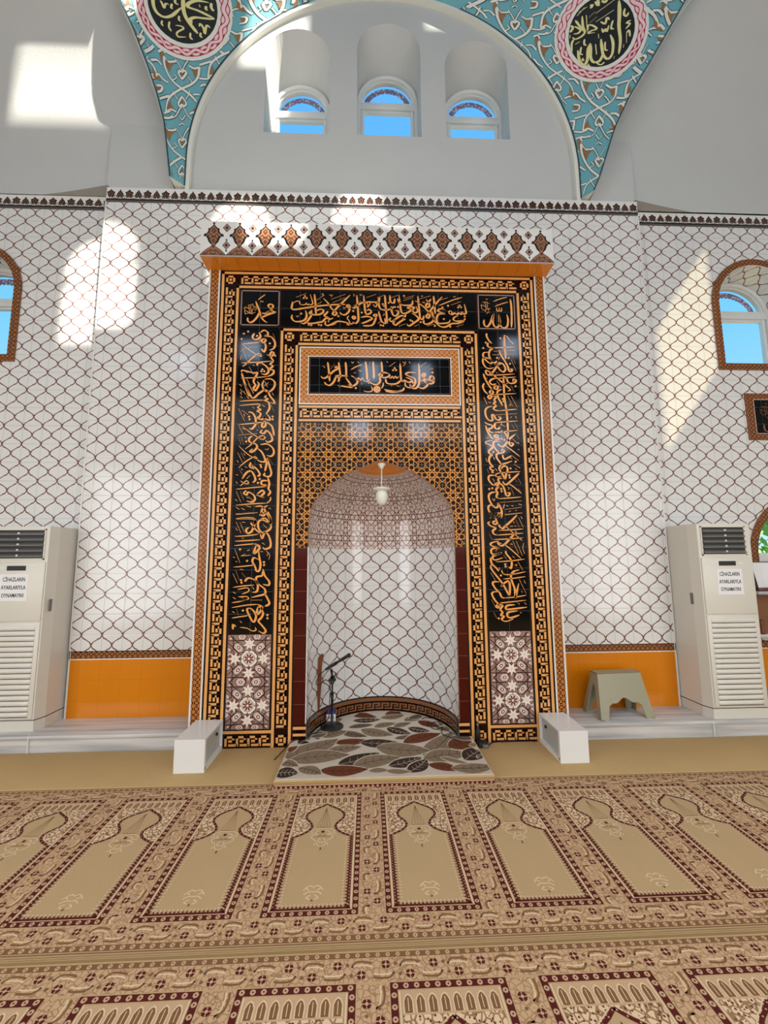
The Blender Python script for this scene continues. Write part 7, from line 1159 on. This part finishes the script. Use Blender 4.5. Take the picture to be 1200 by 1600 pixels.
q = MB(); q.tube([(.93, -.09, .02), (1.0, -.02, .018), (1.15, -.012, .018), (1.3, -.012, .018), (1.40, -.016, .018)], .004, 'rubber', 6, 4); tag(q.build('floor_cable'), 'thin black cable on the tan runner between adapter and right white box', 'cable')
# white side boxes
def white_box(cx, s_, label):
    x0, x1, y0, y1, z1 = cx - .118, cx + .118, -.425, -.018, .262; z0_ = .0145
    r = empty('white_cabinet', (cx, (y0 + y1) / 2, z0_), label, 'cabinet', 'white boxes flanking the niche')
    q = MB(); T_ = .014; o_ = x1 if s_ > 0 else x0; i_ = x0 if s_ > 0 else x1
    q.box((x0, y0, z1 - T_), (x1, y1, z1), 'boxw'); q.box((x0, y0, z0_), (x1, y1, z0_ + T_), 'boxw'); q.box((x0, y0, z0_ + T_), (x1, y0 + T_, z1 - T_), 'boxw'); q.box((x0, y1 - T_, z0_ + T_), (x1, y1, z1 - T_), 'boxw')
    a, b = sorted((i_, i_ + s_ * T_)); q.box((a, y0 + T_, z0_ + T_), (b, y1 - T_, z1 - T_), 'boxw'); build_local(q, 'body', r)
    q = MB(); ox = o_ - s_ * .02
    a, b = sorted((ox, ox - s_ * .012)); q.box((a, y0 + .03, z0_ + .035), (b, y1 - .02, z1 - .03), 'boxin'); d = build_local(q, 'door', r)
    q = MB(); q.box((min(o_ - s_ * .02, o_), y0 + T_, z0_ + T_), (max(o_ - s_ * .02, o_), y0 + .03, z1 - T_), 'boxw'); q.box((min(o_ - s_ * .02, o_), y0 + T_, z0_ + T_), (max(o_ - s_ * .02, o_), y1 - T_, z0_ + .035), 'boxw'); build_local(q, 'door_frame', r)
    q = MB(); q.lathe((ox + s_ * .001, -.13, .185), [(0, s_ * .016), (.012, s_ * .014), (.013, s_ * .004), (.007, 0)], 'blk', 14, 'x'); build_local(q, 'knob', d)
    return r
white_box(-1.522, 1, 'white lacquered box with open panelled side standing left of the niche')
white_box(1.545, -1, 'white lacquered box with open panelled side standing right of the niche')
# stool
sr = empty('plastic_stool', (2.3, .2, .1505), 'olive grey plastic step stool with scalloped apron on the marble step', 'stool', rz=0)
q = MB(); cx, cy, z0_, zt = 2.305, .215, .1505, .555
def sq(u, v):  # outline at height fraction v of the four corners, flared towards the floor
    hx, hy = .225 + .05 * (1 - v), .05 + .096 * (1 - v); return hx, hy
ang = radians(5)
def cr(x, y, z): return (cx + x * cos(ang) - y * sin(ang), cy + x * sin(ang) + y * cos(ang), z)
q.face([cr(-.225, -.05, zt), cr(.225, -.05, zt), cr(.225, .05, zt), cr(-.225, .05, zt)], 'stool')
def side(p0, p1, low, n=28):
    for k in range(n):
        a, b = k / n, (k + 1) / n
        za, zb = low(a), low(b)
        def at(t_, h): 
            v = (h - z0_) / (zt - z0_); hx, hy = sq(0, v); xx = (p0[0] + (p1[0] - p0[0]) * t_) * hx; yy = (p0[1] + (p1[1] - p0[1]) * t_) * hy; return cr(xx, yy, h)
        for o_ in (1, .94):
            F_ = [at(a, za), at(b, zb), at(b, zt), at(a, zt)]
            if o_ < 1: F_ = [(cx + (p_[0] - cx) * .95, cy + (p_[1] - cy) * .9, p_[2] - (.01 if i > 1 else 0)) for i, p_ in enumerate(F_)][::-1]
            q.face(F_, 'stool')
        i0_, i1_ = at(a, za), at(b, zb); q.face([i1_, i0_, (cx + (i0_[0] - cx) * .95, cy + (i0_[1] - cy) * .9, i0_[2]), (cx + (i1_[0] - cx) * .95, cy + (i1_[1] - cy) * .9, i1_[2])], 'stool')
def longlow(t_):
    if t_ < .17 or t_ > .83: return z0_
    u = (t_ - .17) / .66; m_ = min(u, 1 - u)
    if m_ < .04: return z0_ + .12
    if m_ < .30: return z0_ + .12 + .03 * sin((m_ - .04) / .26 * pi / 2) + .008 * sin((m_ - .04) / .26 * pi * 2)
    return z0_ + .145 + .04 * sin((m_ - .30) / .2 * pi / 2)
def shortlow(t_):
    if t_ < .2 or t_ > .8: return z0_
    return z0_ + .04 + .26 * sqrt(max(0, 1 - ((t_ - .5) / .3) ** 2))
side((-1, -1), (1, -1), longlow); side((1, 1), (-1, 1), longlow); side((-1, 1), (-1, -1), shortlow); side((1, -1), (1, 1), shortlow)
build_local(q, 'seat_shell', sr)
q = MB(); P = [cr(-.228, -.053, zt - .004), cr(.228, -.053, zt - .004), cr(.228, .053, zt - .004), cr(-.228, .053, zt - .004), cr(-.228, -.053, zt - .004)]; q.tube(P, .005, 'stool', 6); build_local(q, 'rim', sr)
for sx_, sy_ in ((-1, -1), (1, -1), (1, 1), (-1, 1)):
    q = MB(); hx, hy = sq(0, 0); q.tube([cr(sx_ * hx * .93, sy_ * hy * .93, z0_), cr(sx_ * hx * .93, sy_ * hy * .93, z0_ + .01)], .02, 'stool', 10); build_local(q, 'foot', sr)
# floor standing air conditioners
def text(body, size, loc, mat, parent, name, width, align='CENTER'):
    c_ = bpy.data.curves.new(name, 'FONT'); c_.body = body; c_.size = size; c_.align_x = align; c_.align_y = 'CENTER'; c_.extrude = .0004; c_.offset = .0008; c_.resolution_u = 3
    t_ = bpy.data.objects.new('tmp', c_); COL.objects.link(t_); dg = bpy.context.evaluated_depsgraph_get(); dg.update()
    me = bpy.data.meshes.new_from_object(t_.evaluated_get(dg)); bpy.data.objects.remove(t_)
    me.materials.clear(); me.materials.append(M_[mat]); o = bpy.data.objects.new(name, me); COL.objects.link(o)
    off = Vector((0, 0, 0)); p_ = parent
    while p_: off += p_.location; p_ = p_.parent
    o.location = Vector(loc) - off; o.rotation_euler.x = pi / 2; o.parent = parent
    wd = max(v.co.x for v in me.vertices) - min(v.co.x for v in me.vertices); k_ = width / wd
    for v in me.vertices: v.co.x *= k_
    return o
def aircon(x0, x1, yf, lab, sgn):                          # sgn: side of the inner flank
    xc = (x0 + x1) / 2; yb = .478; z0_, zt = .1505, 1.99
    r = empty('air_conditioner', (xc, (yf + yb) / 2, z0_), lab, 'air conditioner', 'floor standing air conditioners')
    q = MB(); ch = .032
    def outline(zz, e=0): return [(x0 - e, yb, zz), (x0 - e, yf + .09, zz), (x0 + ch, yf, zz), (x1 - ch, yf, zz), (x1 + e, yf + .09, zz), (x1 + e, yb, zz)]
    A, Bq = outline(z0_ + .1), outline(zt)
    for i in range(6): j = (i + 1) % 6; q.face([A[j], A[i], Bq[i], Bq[j]][::-1], 'ac')
    q.face(Bq[::-1], 'ac'); q.face(A, 'ac'); build_local(q, 'casing', r)
    q = MB(); A, Bq = [(x, y + .004 if y < .2 else y, z) for x, y, z in outline(z0_)], [(x, y + .004 if y < .2 else y, z) for x, y, z in outline(z0_ + .092)]
    for i in range(6): j = (i + 1) % 6; q.face([A[j], A[i], Bq[i], Bq[j]][::-1], 'ac')
    q.face(Bq[::-1], 'acdark'); q.face(A, 'ac'); build_local(q, 'plinth', r)
    gx0, gx1 = xc - .225, xc + .205 if sgn > 0 else xc + .205
    if sgn < 0: gx0, gx1 = xc - .205, xc + .225
    f_ = YF(yf)
    q = MB(); q.box((gx0, yf - .001, 1.69), (gx1, yf + .002, 1.955), 'acdark'); g = build_local(q, 'air_outlet', r)
    q = MB()
    for (a, b, c2, d2) in ((gx0 - .012, 1.678, gx1 + .012, 1.69), (gx0 - .012, 1.955, gx1 + .012, 1.967), (gx0 - .012, 1.678, gx0, 1.967), (gx1, 1.678, gx1 + .012, 1.967)): q.box((a, yf - .008, b), (c2, yf + .001, d2), 'ac')
    build_local(q, 'outlet_frame', r)
    for k in range(5):
        q = MB(); zc = 1.713 + k * .052; q.face([(gx0, yf - .02, zc - .004), (gx1, yf - .02, zc - .004), (gx1, yf - .002, zc + .012), (gx0, yf - .002, zc + .012)], 'acgrey'); q.box((gx0, yf - .022, zc - .012), (gx1, yf - .018, zc - .004), 'acgrey'); q.box((xc - .008, yf - .025, zc - .003), (xc + .008, yf - .015, zc + .012), 'pvc'); build_local(q, 'louvre', g)
    q = MB(); q.rbox((x0 + ch + .012, yf - .010, 1.115), (x1 - ch - .012, yf + .001, 1.655), 'ac', .005); pn = build_local(q, 'upper_panel', r)
    q = MB(); q.box((xc - .085, yf - .0125, 1.578), (xc + .085, yf - .0095, 1.622), 'acdark'); build_local(q, 'display', pn)
    q = MB(); q.box((xc - .185, yf - .0122, 1.592), (xc - .105, yf - .0099, 1.612), 'pvc'); build_local(q, 'small_badge', pn)
    q = MB(); q.box((xc + .105, yf - .0122, 1.592), (xc + .16, yf - .0099, 1.612), 'pvc'); build_local(q, 'small_badge', pn)
    q = MB(); q.rbox((x0 + ch + .012, yf - .010, .258), (x1 - ch - .012, yf + .001, 1.105), 'ac', .005); ln_ = build_local(q, 'intake_panel', r)
    for k in range(17):
        q = MB(); zc = .285 + k * .0472
        q.grid(lambda u, v: (x0 + ch + .05 + (x1 - x0 - 2 * ch - .1) * u, yf - .011 - .016 * sin(pi * v) * min(1, 12 * min(u, 1 - u) + .15), zc + .034 * v - .006 * (1 - v)), 12, 4, 'ac2')
        q.face([(x0 + ch + .05, yf - .0105, zc - .012), (x1 - ch - .05, yf - .0105, zc - .012), (x1 - ch - .05, yf - .0105, zc - .005), (x0 + ch + .05, yf - .0105, zc - .005)], 'acdark'); build_local(q, 'intake_louvre', ln_)
    sxc = xc + .01 if sgn > 0 else xc - .01; q = MB(); q.box((sxc - .128, yf - .0125, 1.30), (sxc + .128, yf - .0102, 1.545), 'paper'); s_ = tag(q.build('paper_notice'), 'white paper notice in black capitals stuck on the %s air conditioner' % ('right' if sgn > 0 else 'left'), 'notice', 'paper notices on the air conditioners')
    for k, wd in enumerate(('C\u0130HAZLARIN', 'AYARLARIYLA', 'OYNAMAYIN!')): text(wd, .05, (sxc, yf - .0128, 1.495 - k * .073), 'ink', s_, 'lettering', (.2, .222, .2)[k])
    hx_ = x0 if sgn > 0 else x1; q = MB(); q.box((hx_ - .002, .12, 1.20), (hx_ + .002, .155, 1.31), 'acgrey'); build_local(q, 'side_grip', r)
aircon(3.09, 3.69, .036, 'cream floor standing air conditioner on the step right of the stool', 1)
aircon(-3.69, -3.09, .10, 'cream floor standing air conditioner on the step at the left edge', -1)
# small bright thing on the left step
q = MB(); 
yl = empty('duster', (-1.80, .33, .1505), 'small neon yellow duster with black handle lying on the left marble step', 'duster')
rr = random.Random(8)
q.lathe((-1.76, .33, .152), [(0, 0), (.05, .004), (.066, .025), (.05, .05), (.02, .06), (0, .06)], 'yellow', 16); q.lathe((-1.80, .335, .152), [(0, 0), (.035, .004), (.045, .018), (.03, .034), (0, .038)], 'yellow', 12); build_local(q, 'head', yl)
q = MB(); q.tube([(-1.80, .35, .20), (-1.755, .35, .225), (-1.72, .355, .25)], .018, 'rubber', 8); build_local(q, 'handle', yl)
# framed plaque on the right aisle wall
pl = empty('framed_plaque', (4.68, .49, 3.26), 'black calligraphy plaque in a brown star border under the right arched window', 'plaque')
q = MB(); px0, px1, pz0, pz1 = 4.222, 4.94, 2.985, 3.535; yy = .482
for (a, b, c2, d2) in ((px0, pz0, px1, pz0 + .075), (px0, pz1 - .075, px1, pz1), (px0, pz0 + .075, px0 + .09, pz1 - .075), (px1 - .09, pz0 + .075, px1, pz1 - .075)): q.box((a, yy, b), (c2, .499, d2), 'star_dark')
build_local(q, 'frame', pl)
q = MB(); q.box((px0 + .085, yy + .002, pz0 + .07), (px1 - .085, .499, pz1 - .07), 'black'); fd = build_local(q, 'black_field', pl)
q = MB(); f = Flat(q, YF(yy)); a, b, c2, d2 = px0 + .085, pz0 + .07, px1 - .085, pz1 - .07
for r_ in ((a, b, c2, b + .008), (a, d2 - .008, c2, d2), (a, b, a + .008, d2), (c2 - .008, b, c2, d2)): f.rect(*r_, 'mauve2', 1)
build_local(q, 'white_line', pl)
q = MB(); f = Flat(q, lambda u, v, l: (4.575 + (u - 1.2) * 1.25, yy - .0007 * l, 3.26 + (v - 4.17) * 1.1)); script(f, CAL['boxr'], 'brown', .9, 1); build_local(q, 'calligraphy', fd)
# sill shelf in front of the low right window with two books
sh_ = empty('marble_shelf', (4.7, .42, .8), 'white marble shelf unit under the low arched window on the right', 'shelf')
q = MB(); q.rbox((3.98, .34, 1.265), (5.6, .498, 1.30), 'marble', .004); build_local(q, 'top_slab', sh_)
q = MB(); q.rbox((3.98, .38, .82), (5.6, .498, .85), 'marble', .004); build_local(q, 'lower_slab', sh_)
q = MB(); q.box((3.985, .47, .85), (5.55, .498, 1.265), 'brown'); build_local(q, 'back_panel', sh_)
q = MB(); q.lathe((4.06, .43, .851), [(0, 0), (.025, 0), (.03, .02), (.018, .06), (.026, .1), (.02, .14), (0, .15)], 'wood', 14); tag(q.build('small_vase'), 'small brown vase on the lower shelf behind the right air conditioner', 'vase')
q = MB(); q.rbox((3.99, .345, 1.3005), (4.30, .495, 1.335), 'book', .004); tag(q.build('closed_book'), 'dark red closed book lying on the marble shelf by the right air conditioner', 'book')
bk = empty('open_book', (4.2, .42, 1.3355), 'white open book propped upright on the dark red book at the right edge', 'book')
q = MB()
for s_ in (-1, 1): q.face([(4.14, .405, 1.336), (4.14 + s_ * .125, .37, 1.336), (4.14 + s_ * .125, .425, 1.60), (4.14, .455, 1.60)][::s_], 'paper')
q.box((4.02, .44, 1.336), (4.26, .445, 1.36), 'paper')
build_local(q, 'pages', bk)
q = MB(); q.face([(4.005, .405, 1.336), (4.27, .405, 1.336), (4.27, .48, 1.61), (4.005, .48, 1.61)], 'acgrey'); build_local(q, 'cover', bk)
bpy.context.view_layer.update()
